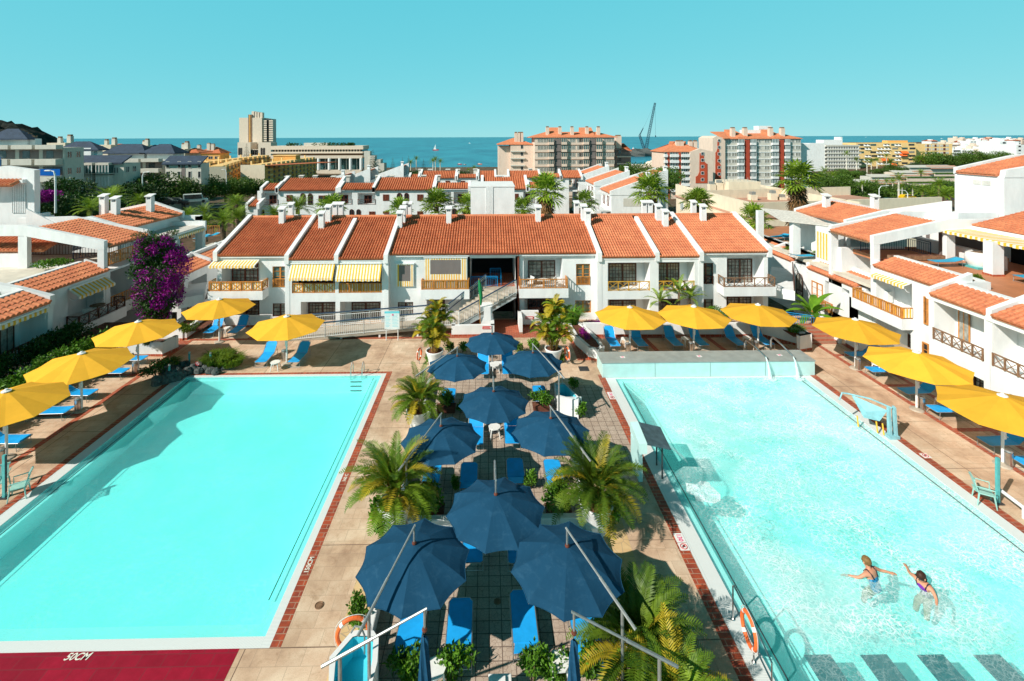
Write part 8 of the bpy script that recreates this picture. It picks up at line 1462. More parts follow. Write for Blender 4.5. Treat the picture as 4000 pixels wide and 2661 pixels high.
Y = 520.; a, b_ = atY('A3', 1330, 625, Y), atY('A3', 1640, 625, Y); r_ = thing('harbour_building', 'low sand coloured harbour building with arched vaults and a yellow sign', 'building', (a.x, Y, -24)); mb = MB(); mb.box(a.x, b_.x + 10, Y, Y + 18, -26, a.z); mb.build('wall', 'sandw', r_); f = Fr((0, Y, 0), (1, 0, 0))
for k, x in enumerate((1530, 1560, 1590)): p = atY('A3', x, 690, Y - 2); mb = MB(); w2 = 5.2 + k * .8; mb.prism([(p.x + w2 * cos(pi * j / 12), Y - 2 - k, a.z - 3.5 + w2 * 1.4 * sin(pi * j / 12)) for j in range(13)], (0, 12, 0)); mb.build('vault', 'sandw', r_)
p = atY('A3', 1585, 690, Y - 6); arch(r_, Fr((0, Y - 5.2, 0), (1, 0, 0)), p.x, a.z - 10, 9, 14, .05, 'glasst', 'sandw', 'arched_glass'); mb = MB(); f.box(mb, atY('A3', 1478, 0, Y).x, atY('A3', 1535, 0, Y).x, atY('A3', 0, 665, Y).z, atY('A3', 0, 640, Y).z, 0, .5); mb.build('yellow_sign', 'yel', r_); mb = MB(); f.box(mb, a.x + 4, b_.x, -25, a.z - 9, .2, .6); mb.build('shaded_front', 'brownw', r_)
Y = 1015.; p0, p1, p2, p3 = atY('A3', 1465, 495, Y), atY('A3', 1553, 52, Y), atY('A3', 1410, 350, Y), atY('A3', 1455, 485, Y); r_ = thing('crawler_crane', 'tall dark lattice crane standing on the pier', 'crane', (p0.x, Y, -20))
def lattice(mb, A, B, w0, w1, n):
 A, B = V(A), V(B); d = (B - A).normalized(); s = V((d.z, 0, -d.x)); t_ = V((0, 1, 0)); C4 = []
 for k in range(n + 1): c_ = A.lerp(B, k / n); ww = lerp(w0, w1, k / n); C4.append([c_ + s * ww * i + t_ * ww * j for i, j in ((-1, -1), (1, -1), (1, 1), (-1, 1))])
 for i in range(4): mb.tube([C4[0][i], C4[-1][i]], .34, 4)
 for k in range(n):
  for i in range(4): mb.tube([C4[k][i], C4[k + 1][(i + 1) % 4]], .2, 3); mb.tube([C4[k][i], C4[k][(i + 1) % 4]], .2, 3)
M['craned'] = plain('crane_blue_grey', (.035, .075, .11), .6, .2, .2)
mb = MB(); lattice(mb, p0, p1, 2.6, 1.4, 26); mb.build('boom', 'craned', r_); mb = MB(); lattice(mb, p3, p2, 2.2, 1.6, 9); mb.build('mast', 'craned', r_); p4 = atY('A3', 1445, 283, Y); mb = MB(); lattice(mb, p2, p4, .9, .4, 6); mb.build('jib', 'craned', r_)
mb = MB(); mb.tube([p4, p1], .16, 3); mb.tube([p2, p0], .16, 3); q_ = atY('A3', 1557, 360, Y); mb.tube([p1, q_], .2, 3); mb.blob(q_, (1.2, 1.2, 2.5), 6, 5, 0); mb.build('cables', 'craned', r_)
mb = MB(); mb.box(p0.x - 9, p0.x + 5, Y - 4, Y + 4, -21.5, p0.z - 2); mb.build('cab', 'wmetal', r_); mb = MB(); mb.box(p0.x - 11, p0.x + 7, Y - 5, Y + 5, -22.4, -19); mb.build('crawlers', 'dmetal', r_)
mb = MB(); q = random.Random(14)
for k in range(16):
 x = atY('A3', q.uniform(1340, 1640), 0, Y).x; w2 = q.uniform(2, 7); mb = MB(); mb.box(x, x + w2, Y - 12, Y - 6, -22.5, -21 + q.uniform(1, 5)); o = mb.build('harbour_shed', q.choice(['greyw', 'tmetal', 'white', 'sandw'])); tag(o, 'small shed or container on the crane pier', 'shed', 'sheds on the crane pier')
p = atY('A3', 1352, 475, Y); r_ = thing('beacon', 'small red harbour beacon left of the crane', 'beacon', (p.x, Y, -22)); mb = MB(); mb.tube([(p.x, Y, -22), (p.x, Y, p.z)], [2.6, 2.2], 8); mb.build('tower', 'red', r_); mb = MB(); mb.blob((p.x, Y, p.z + .6), (1.6, 1.6, 1.6), 8, 6, 0); mb.build('lantern', 'plastic', r_)
def boat(c, x, y, L, mat, lab, sail=0):
 p = atZ(c, x, y, -25); r_ = thing('boat', lab, 'boat', p); mb = MB(); mb.hexa([(p.x - L * .42, p.y - L * .12, -25), (p.x + L * .36, p.y - L * .12, -25), (p.x + L * .36, p.y + L * .12, -25), (p.x - L * .42, p.y + L * .12, -25), (p.x - L * .5, p.y - L * .15, -25 + L * .12), (p.x + L * .5, p.y - L * .1, -25 + L * .14), (p.x + L * .5, p.y + L * .1, -25 + L * .14), (p.x - L * .5, p.y + L * .15, -25 + L * .12)]); mb.build('hull', mat, r_)
 mb = MB(); mb.box(p.x - L * .3, p.x + L * .1, p.y - L * .07, p.y + L * .07, -25 + L * .12, -25 + L * .24); mb.build('cabin', 'plastic', r_)
 if sail: mb = MB(); mb.tube([(p.x, p.y, -25), (p.x, p.y, -25 + L * .95)], L * .012, 4); mb.build('mast', 'wmetal', r_); mb = MB(); mb.prism([(p.x - L * .3, p.y, -25 + L * .25), (p.x - L * .02, p.y, -25 + L * .25), (p.x - L * .02, p.y, -25 + L * .9)], (0, .1, 0)); mb.build('sail', 'plastic', r_)
boat('A2', 1890, 443, 19, 'red', 'red hulled tall sailing boat on the sea right of centre', 1); boat('A2', 2202, 378, 14, 'plastic', 'tiny white boat far out right of the sailing boat'); boat('A2', 2112, 573, 7, 'red', 'small red boat near the shore, left of the three'); boat('A2', 2157, 577, 5, 'rwood', 'small dark boat near the shore, middle of the three'); boat('A2', 2296, 572, 7, 'orange', 'small orange boat near the shore, right of the three')
boat('A5', 535, 285, 26, 'plastic', 'tiny white boat above the yellow hotel roofs'); boat('A5', 1408, 302, 24, 'plastic', 'tiny white boat left of the far town'); boat('A3', 135, 620, 6, 'orange', 'small boat by the shore left of the middle apartment block')
mb = MB(); q = random.Random(33); p = atY('A1', 60, 150, 620); N1 = 26; vs = []
for j in range(N1):
 for i in range(N1):
  u, w2 = (i / (N1 - 1)) * 2 - 1, (j / (N1 - 1)) * 2 - 1; rr = max(0, 1 - (abs(u) ** 3.2 * .9 + abs(w2) ** 2.4)); x = p.x - 72 + u * 110; y = 640 + w2 * 80; z = -28 + rr ** .55 * (p.z + 36 + (1 - u) * 2) * (1 + q.uniform(-.09, .09)) + q.uniform(-1.5, 1.5); vs.append((x, y, z))
mb.add(vs, [(j * N1 + i, j * N1 + i + 1, (j + 1) * N1 + i + 1, (j + 1) * N1 + i) for j in range(N1 - 1) for i in range(N1 - 1)]); M['hillm'] = plain('dark_hill_rock', (.035, .04, .035), .95, .5, .08, .1, 0, .6); structure('rocky_hill', mb, 'hillm')
def tub(P, h, label, inset=.12, zi=.45):
 c_ = sum((V((p[0], p[1], 0)) for p in P), V((0, 0, 0))) / len(P); r_ = thing('foot_bath', label, 'foot bath', c_); n = len(P); O = [V((p[0], p[1], 0)) for p in P]; I = [p.lerp(c_, inset / max(.2, (p - c_).length) * 1.2) for p in O]; z = lambda L, h_: [p + V((0, 0, h_)) for p in L]
 mb = MB(); A, B, C_, D = z(O, 0), z(O, h - .05), z(O, h), z(I, h); Bo = [p.lerp(c_, -.0) for p in B]; mb.add(A + C_ + D + z(I, zi), [(i, (i + 1) % n, n + (i + 1) % n, n + i) for i in range(n)] + [(n + i, n + (i + 1) % n, 2 * n + (i + 1) % n, 2 * n + i) for i in range(n)]); mb.build('body', 'white', r_)
 mb = MB(); mb.add(z(I, h - .02) + z(I, zi), [(i, (i + 1) % n, n + (i + 1) % n, n + i) for i in range(n)] + [tuple(range(n, 2 * n))]); o = mb.build('basin', 'cyanp', r_); o.scale = (.995, .995, 1); return r_, c_
hz = .85; P = [atZ('C2', x, y, hz) for x, y in ((1697, 580), (1772, 578), (1884, 690), (1884, 722), (1830, 668), (1705, 700))]
P = [atZ('C2', 1697, 582, hz), atZ('C2', 1772, 578, hz), atZ('C2', 1884, 688, hz), atZ('C2', 1880, 720, hz), atZ('C2', 1722, 682, hz)]
r_, c_ = tub(P, hz, 'white foot bath with cyan basin and curved tap at the right of the aisle'); b0, b1 = atZ('C2', 1915, 850), atZ('C2', 1705, 780)
mb = MB(); mb.prism([(P[4].x, P[4].y, 0), (P[4].x, b1.y - .1, 0), (P[4].x, b1.y - .1, .5), (P[4].x, P[4].y, .82)], (P[3].x - P[4].x + .25, 0, 0)); mb.build('sloping_wall', 'white', r_)
def tap(r_, p, d, h=.55): mb = MB(); d = V(d); mb.tube([p, p + V((0, 0, h * .7)), p + V((0, 0, h)) + d * .15, p + V((0, 0, h)) + d * .42, p + V((0, 0, h * .72)) + d * .6], .022, 6); mb.build('tap', 'alu', r_)
tap(r_, P[1] + V((-.1, 0, 0)), (-.6, -.5, 0))
hz = .95; P = [atZ('C5', x, y, hz) for x, y in ((168, 1385), (330, 1195), (370, 1182), (500, 1185), (540, 1240), (530, 1420))] + [atZ('C5', 480, 1620, hz), atZ('C5', 160, 1620, hz)]
r_, c_ = tub(P, hz, 'white foot bath with cyan basin cut by the bottom edge, beside the orange lifebuoy'); tap(r_, P[4] + V((-.25, -.35, 0)), (-.55, .1, 0), .6)
buoy('C5', 340, 1215, 0, .42, 12, 'orange lifebuoy leaning on the bottom left foot bath', False, None, atZ('C5', 335, 1205, .9) + V((0, .12, -.12)))
a, b_ = atZ('C6', 1283, 1098), atZ('C6', 1440, 1425); r_ = thing('pool_handrail', 'long steel handrail with lower bar on the left edge of the right pool', 'handrail', a); d = (b_ - a).normalized(); e = a + d * ((b_ - a).length * 1.75); up = V((0, 0, .95))
mb = MB(); mb.tube([a, a + up * .93, a + up + d * .06, a + up + d * 1.2, e + up * .9, e + up * .5, e + V((0, 0, .42)), a + up * .5], .022, 7); mb.build('rail', 'steel', r_)
for p in (a, b_): mb = MB(); mb.tube([p, p + up * .5], .024, 7); mb.lathe([(.06, 0), (.05, .02)], 12, p); mb.build('post', 'steel', r_)
c_ = b_ + V((-.02, .18, .62)); buoy('S', 0, 0, 0, .40, math.degrees(math.atan2(d.y, d.x)), 'orange lifebuoy hanging on the steel handrail at the right pool', False, None, c_)
a = atZ('C2', 132, 545); r_ = thing('pool_ladder', 'steel pool ladder at the far right corner of the left pool', 'ladder', a); w_ = .6; y_ = LY1
for s in (0, w_): mb = MB(); x = a.x + s; mb.tube([(x, y_ + .35, 0), (x, y_ + .33, .5), (x, y_ + .22, .68), (x, y_ + .05, .68), (x, y_ - .1, .5), (x, y_ - .14, .0), (x, y_ - .16, -1.0)], .022, 7); mb.build('rail', 'steel', r_)
for k in range(4): mb = MB(); mb.box(a.x, a.x + w_, y_ - .24, y_ - .12, -.25 - k * .24, -.21 - k * .24); mb.build('rung', 'dmetal', r_)
z0 = .78; a, b_ = atZ('C3', 305, 702), atZ('C3', 2150, 680); t0 = atZ('C3', 2105, 508, z0); yb = 27.25; ya = RO[3] + .02; r_ = thing('pool_counter', 'long steel clad counter with two arched spouts at the far end of the right pool', 'counter', ((a.x + b_.x) / 2, ya, 0))
M['brush'] = plain('steel_reflection_tint', (.50, .74, .72), .4, .05, 2, .4, .0); M['greyt'] = plain('grey_counter_top', (.33, .36, .34), .5, .1, 2); mb = MB(); mb.box(6.15, 17.72, ya - .35, yb, 0, z0); mb.build('body', 'brush', r_, bev=.015); mb = MB(); mb.box(6.12, 17.75, ya - .38, yb + .03, z0, z0 + .035); mb.build('top', 'greyt', r_)  # cladding's aqua is the pool's reflection put into the base colour
for x in (9.0, 12.0, 15.0): mb = MB(); mb.box(x, x + .012, ya - .356, ya - .35, .02, z0); mb.build('panel_joint', 'dmetal', r_)
for x, y in ((520, 549), (1190, 541), (1893, 531)): p = atZ('C3', x, y, z0 + .04); mb = MB(); mb.box(p.x - .13, p.x + .13, p.y - .1, p.y + .1, z0 + .035, z0 + .042); o = mb.build('small_sign', 'plastic', r_); mb = MB(); mb.ring((p.x, p.y, z0 + .045), .05, .012, (1, 0, 0), (0, 1, 0), 12, 4); mb.build('red_mark', 'magt', o)
for i, (x0, y0, x1, y1) in enumerate(((1475, 495, 1585, 560), (1695, 430, 1785, 465))):
 p0 = V((atZ('C3', x0, 500, .0).x, 27.5, 0)); xe = atZ('C3', x1, y1, 1.0); s_ = thing('arched_spout', 'steel arched water spout over the counter, %s of two' % ('left' if i == 0 else 'right'), 'water spout', p0); zt_ = 1.35 if i == 0 else 1.5; mb = MB(); p1 = V((p0.x + .35, 26.0, 1.02)); mb.tube([p0, p0 + V((0, 0, zt_ - .2)), p0 + V((.05, -.12, zt_)), p0.lerp(p1, .5) + V((0, 0, zt_ * .5)) + V((0, 0, .08)), p1], [.055, .055, .055, .05, .045], 9); mb.build('pipe', 'steel', s_)
 mb = MB(); q = random.Random(i); P_ = [p1, p1 + V((.03, -.14, -.25)), p1 + V((.05, -.24, -.65)), p1 + V((.06, -.3, -1.02))]; mb.tube(P_, [.03, .05, .07, .11], 8); mb.blob((P_[-1].x, P_[-1].y, .0), (.35, .28, .05), 12, 6, .35, i); mb.build('falling_water', 'fallw', s_) if 'fallw' in M else None
 if 'fallw' not in M:
  m, t, b = base('falling_water', .3, .5); v = coords(t, (14, 14, 3)); c = noise(t, v, 1.5, 4, .7); b.inputs['Base Color'].default_value = (.85, .97, .97, 1); al = ramp(t, c, [(.35, (.15, .15, .15)), (.65, (.8, .8, .8))]); t.links.new(al, b.inputs['Alpha']); M['fallw'] = m; mb.build('falling_water', 'fallw', s_)
P4 = [atZ('C3', 585, 1115, 1.55), atZ('C3', 655, 1115, 1.62), atZ('C3', 850, 1160, 1.3), atZ('C3', 943, 1352, 1.3), atZ('C3', 735, 1308, 1.62), atZ('C3', 665, 1312, 1.55)]; r_ = thing('waterfall_chute', 'dark tilted panel chute on two posts pouring water into the right pool', 'waterfall chute', (P4[5].x, P4[5].y, 0))
M['slate'] = plain('dark_slate_panel', (.075, .12, .14), .5, .3, 4, .4); n_ = V((0, 0, -.05)); mb = MB(); mb.hexa([P4[1] + n_, P4[4] + n_, P4[3] + n_, P4[2] + n_, P4[1], P4[4], P4[3], P4[2]]); mb.build('panel', 'slate', r_)
mb = MB(); dn = V((0, 0, -.38)); mb.hexa([P4[0] + dn, P4[5] + dn, P4[4] + dn, P4[1] + dn, P4[0], P4[5], P4[4] + V((0, 0, .01)), P4[1] + V((0, 0, .01))]); mb.build('water_box', 'brush', r_)
for k in (.25, .8): p = P4[2].lerp(P4[3], k) - V((.25, 0, 0)); mb = MB(); mb.tube([(p.x, p.y, -1.2), (p.x, p.y, 1.28)], .03, 6); mb.build('post', 'dmetal', r_)
p = P4[0].lerp(P4[5], .5); mb = MB(); mb.box(p.x + .0, p.x + .15, p.y - .5, p.y + .5, 0, 1.2); mb.build('rear_support', 'brush', r_)
mb = MB(); pa, pb = P4[3].lerp(P4[2], .05), P4[3].lerp(P4[2], .3); L_ = V((.9, -.55, -1.2)); mb.add([pa, pb, pb + L_ * .5 + V((.1, 0, .18)), pa + L_ * .5 + V((.1, 0, .18)), pb + L_ + V((.1, 0, -.08)), pa + L_ + V((0, 0, -.08))], [(0, 1, 2, 3), (3, 2, 4, 5)]); mb.blob((pa.x + 1.0, pa.y - .5, 0), (.55, .45, .07), 14, 6, .35, 5); mb.build('falling_water', 'fallw', r_)
a = atZ('C4', 755, 995); r_ = thing('pool_lift', 'pale blue pool lift with draped sling seat and yellow legs at the right pool', 'pool lift', a); M['liftb'] = plain('pale_blue_enamel', (.26, .50, .55), .4, .1, 4)
mb = MB(); mb.box(a.x - .25, a.x + .2, a.y - .18, a.y + .12, 0, .12); mb.build('base', 'liftb', r_)
for s in (-.12, .12): mb = MB(); mb.hexa([(a.x + s - .05, a.y - .1, .1), (a.x + s + .05, a.y - .1, .1), (a.x + s + .05, a.y + .06, .1), (a.x + s - .05, a.y + .06, .1), (a.x + s - .05, a.y - .02, 1.25), (a.x + s + .05, a.y - .02, 1.25), (a.x + s + .05, a.y + .1, 1.3), (a.x + s - .05, a.y + .1, 1.3)]); mb.build('column', 'liftb', r_)
t1 = a + V((-1.15, 1.0, 1.35)); mb = MB(); mb.tube([a + V((0, 0, 1.25)), a.lerp(t1, .5) + V((0, 0, .72)), t1, t1 + V((-.25, .05, .02)), t1 + V((-.45, -.05, -.25))], .035, 7); mb.build('arm', 'liftb', r_)
mb = MB(); q0, q1, q2_, q3 = t1 + V((.1, -.05, -.02)), a + V((-.12, .1, 1.1)), a + V((-.35, .25, .55)), a + V((-.75, .62, .5)); mb.add([q0, q1, q2_, q3, q0.lerp(q2_, .5) + V((-.05, -.12, -.1))], [(0, 1, 4), (1, 2, 4), (2, 3, 4), (3, 0, 4)]); o = mb.build('sling', 'liftb', r_); o.modifiers.new('t', 'SOLIDIFY').thickness = .02
for dx, dy in ((-.95, .75), (-.45, .3), (-.3, .15)): mb = MB(); mb.tube([a + V((dx, dy, .5)), a + V((dx + .02, dy - .05, .04))], .03, 6); mb.build('yellow_leg', 'yel', r_)
mb = MB(); mb.tube([a + V((.15, 0, .9)), a + V((.5, .25, .75)), a + V((.55, .3, .6))], .02, 5); mb.build('crank_handle', 'alu', r_)
for nm, x0, x1, y0, y1 in (('left of the bottom table row', -2.9, -1.1, 15.95, 16.2), ('right of the bottom table row', 1.4, 3.3, 15.95, 16.2), ('left of the middle row', -2.6, -1.0, 21.2, 21.45), ('right of the middle row', 1.4, 3.1, 21.2, 21.45), ('along the left aisle edge', -3.15, -2.98, 12.0, 25.4), ('along the right aisle edge', 3.3, 3.5, 11.8, 20.3), ('across the far end of the aisle', -2.6, 3.1, 27.0, 27.25)):
 mb = MB(); mb.box(x0, x1, y0, y1, .004, .38); o = mb.build('garden_curb', 'white', bev=.03); tag(o, 'low rounded white curb ' + nm, 'garden curb')
p = atZ('C5', 1455, 1500, .5); r_ = thing('white_box', 'small white plastic box at the bottom edge below the loungers', 'box', p); mb = MB(); mb.box(p.x - .27, p.x + .27, p.y - .35, p.y, 0, .48); mb.build('body', 'plastic', r_, bev=.02); mb = MB(); mb.box(p.x - .05, p.x + .12, p.y - .25, p.y - .12, .48, .55); mb.build('knob', 'plastic', r_)
def ptable(loc, lab, mat='gwood'):
 r_ = thing('terrace_table', lab, 'table', loc); mb = MB(); mb.lathe([(.45, .68), (.45, .71)], 18, loc); mb.build('table_top', mat, r_); mb = MB(); mb.tube([loc, V(loc) + V((0, 0, .68))], .04, 6); mb.lathe([(.22, 0), (.2, .03)], 12, loc); mb.build('pedestal', mat, r_)
ptable(V((-27.6, 34.6, .52)), 'grey table between white chairs on the left wing balcony'); CW.put(V((-27.5, 33.7, .52)), R(200), 'white chair at the near side of the left wing balcony table'); CW.put(V((-28.2, 35.3, .52)), R(10), 'white chair behind the left wing balcony table'); 
yb_ = YW - .45; p = atY('B3', 1628, 700, yb_); ptable(V((p.x, yb_, 2.27)), 'round beige table on the balcony right of the stair', 'pale'); p = atY('B3', 1790, 740, yb_); CW.put(V((p.x, yb_, 2.27)), R(60), 'white chair on the balcony right of the stair, right of the table'); p = atY('B3', 1480, 740, yb_); CW.put(V((p.x, yb_ + .2, 2.27)), R(-60), 'white chair on the balcony right of the stair, left of the table')
lounge(LD, 'B5', 1430, 715, -88, 'aqua lounger on the right roof terrace beside the sand sack', 4.9, 1.0, 'aqua loungers on the roof terraces')
for c, x, y, z, rz, lab in (('B5', 2190, 850, 4.9, -88, 'aqua lounger on the right roof terrace cut by the photo edge'), ('B5', 40, 505, 3.2, -70, 'left one of two aqua loungers on the rear terrace by the fan palm'), ('B5', 110, 505, 3.2, -75, 'right one of two aqua loungers on the rear terrace by the fan palm'), ('B5', 470, 590, 3.2, -80, 'aqua lounger at the striped curtain of the right rear house'), ('B5', 390, 665, 3.2, 95, 'aqua lounger at the edge of the right rear terrace'), ('B1', 1700, 520, 1.0, -20, 'left dark blue lounger by the wooden fence behind the left wing'), ('B1', 1790, 505, 1.0, -20, 'right aqua lounger by the wooden fence behind the left wing')): lounge(LD, c, x, y, rz, lab, z, 1.0, 'aqua loungers on the roof terraces')
p = atZ('B5', 1855, 770, 4.9); r_ = thing('sand_sack', 'big white woven sack filled with brown sand on a pallet, right roof terrace', 'sack', p); mb = MB(); mb.lathe([(.58, .1), (.7, .3), (.72, .6), (.66, .85), (.5, .95), (.42, .9)], 18, p, cap=False); mb.build('sack', 'plastic', r_, True); mb = MB(); mb.lathe([(.5, .86), (.0, .98)], 16, p, cap=False); mb.build('sand', 'bark', r_)
mb = MB(); mb.box(p.x - .75, p.x + .65, p.y - .6, p.y + .6, 4.9, 5.0); mb.build('pallet', 'tmetal', r_); mb = MB(); mb.tube([p + V((0, -.73, .2)), p + V((.02, -.75, .6)), p + V((0, -.6, .92))], .02, 4); mb.build('strap', 'dmetal', r_)
for k, x in enumerate((1140, 1268, 1402, 1530)): p = atZ('B5', x, 672, 5.2); q_ = thing('planter_box', 'brown planter trough on the right terrace wall, %s from the left' % ('first', 'second', 'third', 'fourth')[k], 'planter', (p.x, p.y, 4.95), 'brown troughs on the terrace wall'); mb = MB(); mb.box(p.x - .6, p.x + .5, p.y - .16, p.y + .16, 4.95, 5.25); mb.build('box', 'gwood', q_); mb = MB(); mb.box(p.x - .57, p.x + .47, p.y - .13, p.y + .13, 5.25, 5.254); mb.build('soil', 'soil', q_)
p = atZ('B5', 1820, 895, 5.0); SHt = Stock(lambda: mk_shrub(91, .35, .35, .22, 380, .1, 'areca', 'terrace_plant', False)); SHt.put((p.x, p.y, 4.95), 0, 'small round yellow green plant on the right terrace edge')
p = atZ('B1', 440, 790, 3.6); LPs = Stock(lambda: mk_shrub(92, 1.3, .7, .42, 900, .16, 'leaf', 'terrace_plant', False)); LPs.put((p.x, p.y, 3.55), .6, 'bright green bushy plant spilling over the left roof terrace'); p = atZ('B1', 40, 1020, 3.6); LPs.put((p.x, p.y, 3.55), .6, 'dark dry plant on the roof edge at the left border', None, .6)
for i, (x, y, lab) in enumerate(((140, 625, 'first'), (390, 690, 'second'), (530, 720, 'third'), (680, 780, 'fourth'), (760, 800, 'fifth'))): p = atZ('B5', x, y, 3.2); SHt.put((p.x + .3, p.y, 3.1), i, 'low flowering plant on the ledge of the right side block, %s from the left' % lab, 'ledge plants', 1.0 + .5 * (i % 2))
p = atY('B5', 1035, 1040, 26.6); p = atX('B5', 1035, 1100, 25.6); r_ = thing('air_conditioner', 'white air conditioner unit on the striped balcony of the right wing', 'air conditioner', (25.6, p.y, 2.33)); mb = MB(); mb.box(25.3, 25.65, p.y - .45, p.y + .45, 2.4, 3.1); mb.build('case', 'plastic', r_, bev=.02); mb = MB(); mb.ring((25.29, p.y - .08, 2.75), .22, .02, (0, 1, 0), (0, 0, 1), 18, 5); mb.ring((25.29, p.y - .08, 2.75), .1, .015, (0, 1, 0), (0, 0, 1), 14, 5); mb.build('fan_grille', 'alu', r_)
r_ = thing('wooden_fence', 'orange wooden bar fence by the loungers behind the left wing', 'fence', (0, 0, 0)); p0, p1 = atZ('B1', 1755, 500, 1.0), atZ('B1', 1922, 500, 1.0); r_.location = p0; f = Fr(p0, p1 - p0); 
o = railing(r_, Fr((p0.x, p0.y, 0), p1 - p0), 0, (p1 - p0).length, 1.0, 1.3, 'b', 'wood', 0, 0, None, 2.0, 'rail', .22); mb = MB(); mb.box(-29, -20.5, 46.4, 58, .6, .95); structure('rear_terrace', mb, 'pave')
mb = MB(); f = Fr((23.4, 0, 0), (0, -1, 0)); r_ = thing('blue_railing', 'bright blue metal railing above the red steps at the right back corner', 'railing', (20, 32.6, 0)); metal_rail(mb, [(17.5, 32.0, .3), (20.0, 32.6, .3), (22.6, 31.2, .3)], .75); mb.build('rail', 'bmetal', r_)
r_ = thing('red_steps', 'short flight of red tiled steps at the right back corner', 'steps', (20.6, 30.8, 0)); mb = MB()
for k in range(5): mb.box(19.9, 21.9, 30.0 + k * .3, 30.3 + k * .3, .0, .13 * (k + 1))
mb.build('steps', 'redt', r_); mb = MB(); mb.prism([(21.9, 29.9, 0), (21.9, 31.6, 0), (21.9, 31.6, 1.1), (21.9, 29.9, .45)], (.2, 0, 0)); mb.build('side_wall', 'white', r_)
r_ = wallpath('raised_planter', 'white low box wall under the parasol beside the red steps', 'planter', [(22.3, 29.6), (22.3, 28.7), (24.2, 28.7)], .7)
def skin_body(name, pts, edges, mat, parent, sub=2):
 me = bpy.data.meshes.new(name); me.from_pydata([p[0] for p in pts], edges, []); o = bpy.data.objects.new(name, me); COL.objects.link(o); me.materials.append(M[mat])
 sk = o.modifiers.new('s', 'SKIN'); sv = me.skin_vertices[0].data
 for i, p in enumerate(pts): sv[i].radius = p[1] if isinstance(p[1], tuple) else (p[1], p[1]); sv[i].use_root = i == 0
 ss = o.modifiers.new('ss', 'SUBSURF'); ss.levels = ss.render_levels = sub; dg = bpy.context.evaluated_depsgraph_get(); dg.update(); m2 = bpy.data.meshes.new_from_object(o.evaluated_get(dg)); bpy.data.objects.remove(o)
 m2.polygons.foreach_set('use_smooth', [True] * len(m2.polygons)); m2.materials.clear(); m2.materials.append(M[mat]); o = bpy.data.objects.new(name, m2); COL.objects.link(o); o.parent = parent; return o
def arm(base_i, sh, el, wr, s, n0):
 d = (V(wr) - V(el)).normalized(); pl = V(wr) + d * .09; pts = [(sh, .05), (el, .038), (wr, .027), (tuple(pl), (.038, .018))]; E = [(base_i, n0), (n0, n0 + 1), (n0 + 1, n0 + 2), (n0 + 2, n0 + 3)]
 side = V((-d.y, d.x, 0)).normalized(); k = n0 + 4
 for j in range(5):
  if j < 4: a_ = pl + side * (.03 - .02 * j); L = (.075, .085, .08, .062)[j]; b_ = a_ + d * L * .5 + V((0, 0, -.006)); c_ = a_ + d * L + V((0, 0, -.02))
  else: a_ = V(wr) + side * s * .03 + d * .02; b_ = a_ + (d * .5 + side * s).normalized() * .035; c_ = b_ + (d + side * s * .5).normalized() * .03
  pts += [(tuple(a_), .010), (tuple(b_), .009), (tuple(c_), .007)]; E += [(n0 + 3 if j < 4 else n0 + 2, k), (k, k + 1), (k + 1, k + 2)]; k += 3
 return pts, E, k
def swimmer(loc, rz, lab, hair, suit, lean, long_hair=False):
 r_ = thing('person', lab, 'person'); l = lean
 pts = [((0, 0, -.34), (.15, .11)), ((0, l * .2, -.20), (.135, .10)), ((0, l * .5, -.05), (.16, .10)), ((0, l * .8, .07), (.17, .085)), ((0, l * .9, .125), (.07, .06)), ((0, l, .165), (.055, .055)), ((0, l + .02, .225), (.078, .088)), ((0, l + .035, .29), (.08, .092)), ((0, l + .035, .345), (.05, .06))]
 E = [(i, i + 1) for i in range(8)]; n0 = 9
 for s, e_, w_ in ((-1, (-.34, l + .06, .0), (-.46, l + .26, -.03)), (1, (.36, l - .08, .0), (.52, l - .2, -.03))):
  P_, E_, n0 = arm(3, (s * .21, l * .8, .08), e_, w_, -s, n0); pts += P_; E += E_
 for s in (-1, 1): pts += [((s * .11, .22, -.42), .085), ((s * .13, .30, -.72), .06)]; E += [(0, n0), (n0, n0 + 1)]; n0 += 2
 skin_body('body', pts, E, 'skin', r_)
 mb = MB(); c_ = (0, l + .02, .30); mb.blob(c_, (.096, .112, .112), 14, 10, .05, 3)
 if long_hair: mb.blob((0, l - .05, .20), (.08, .05, .10), 10, 8, .08, 4)
 mb.build('hair', hair, r_, True)
 fy_ = l + .135; mb = MB(); mb.blob((0, fy_ + .0, .265), (.014, .022, .022), 8, 6, 0)
 for s in (-1, 1): mb.blob((s * .098, l + .035, .275), (.012, .02, .03), 8, 6, 0)
 mb.build('nose_and_ears', 'skin', r_, True); mb = MB()
 for s in (-1, 1): mb.blob((s * .032, fy_ - .012, .285), (.014, .008, .01), 8, 6, 0)
 mb.blob((0, fy_ - .016, .225), (.026, .008, .008), 8, 6, 0); mb.build('eyes_and_mouth', 'dmetal', r_, True)
 P2 = [((0, -.004, -.36), (.165, .125)), ((0, l * .2 - .004, -.20), (.148, .112)), ((0, l * .45 - .004, -.07), (.170, .112)), ((0, l * .6 - .004, -.01), (.172, .104))]; skin_body('swimsuit', P2, [(0, 1), (1, 2), (2, 3)], suit, r_)
 mb = MB()
 for s in (-1, 1): mb.tube([(s * .09, l * .55 - .1, -.01), (s * .11, l * .75 - .09, .09), (s * .12, l * .8, .165), (s * .11, l * .8 + .09, .08), (s * .09, l * .7 + .1, -.01)], .014, 6)
 mb.build('shoulder_straps', 'swim', r_); r_.location = loc; r_.rotation_euler = (R(-8), 0, rz); return r_
p1_ = atZ('C7', 985, 500, .0); r_ = swimmer(V((p1_.x, p1_.y, .05)), R(25), 'person with short blond hair and blue patterned swimsuit seen from behind in the water', 'hair', 'swim2', .13); r_.scale = (1.15,) * 3
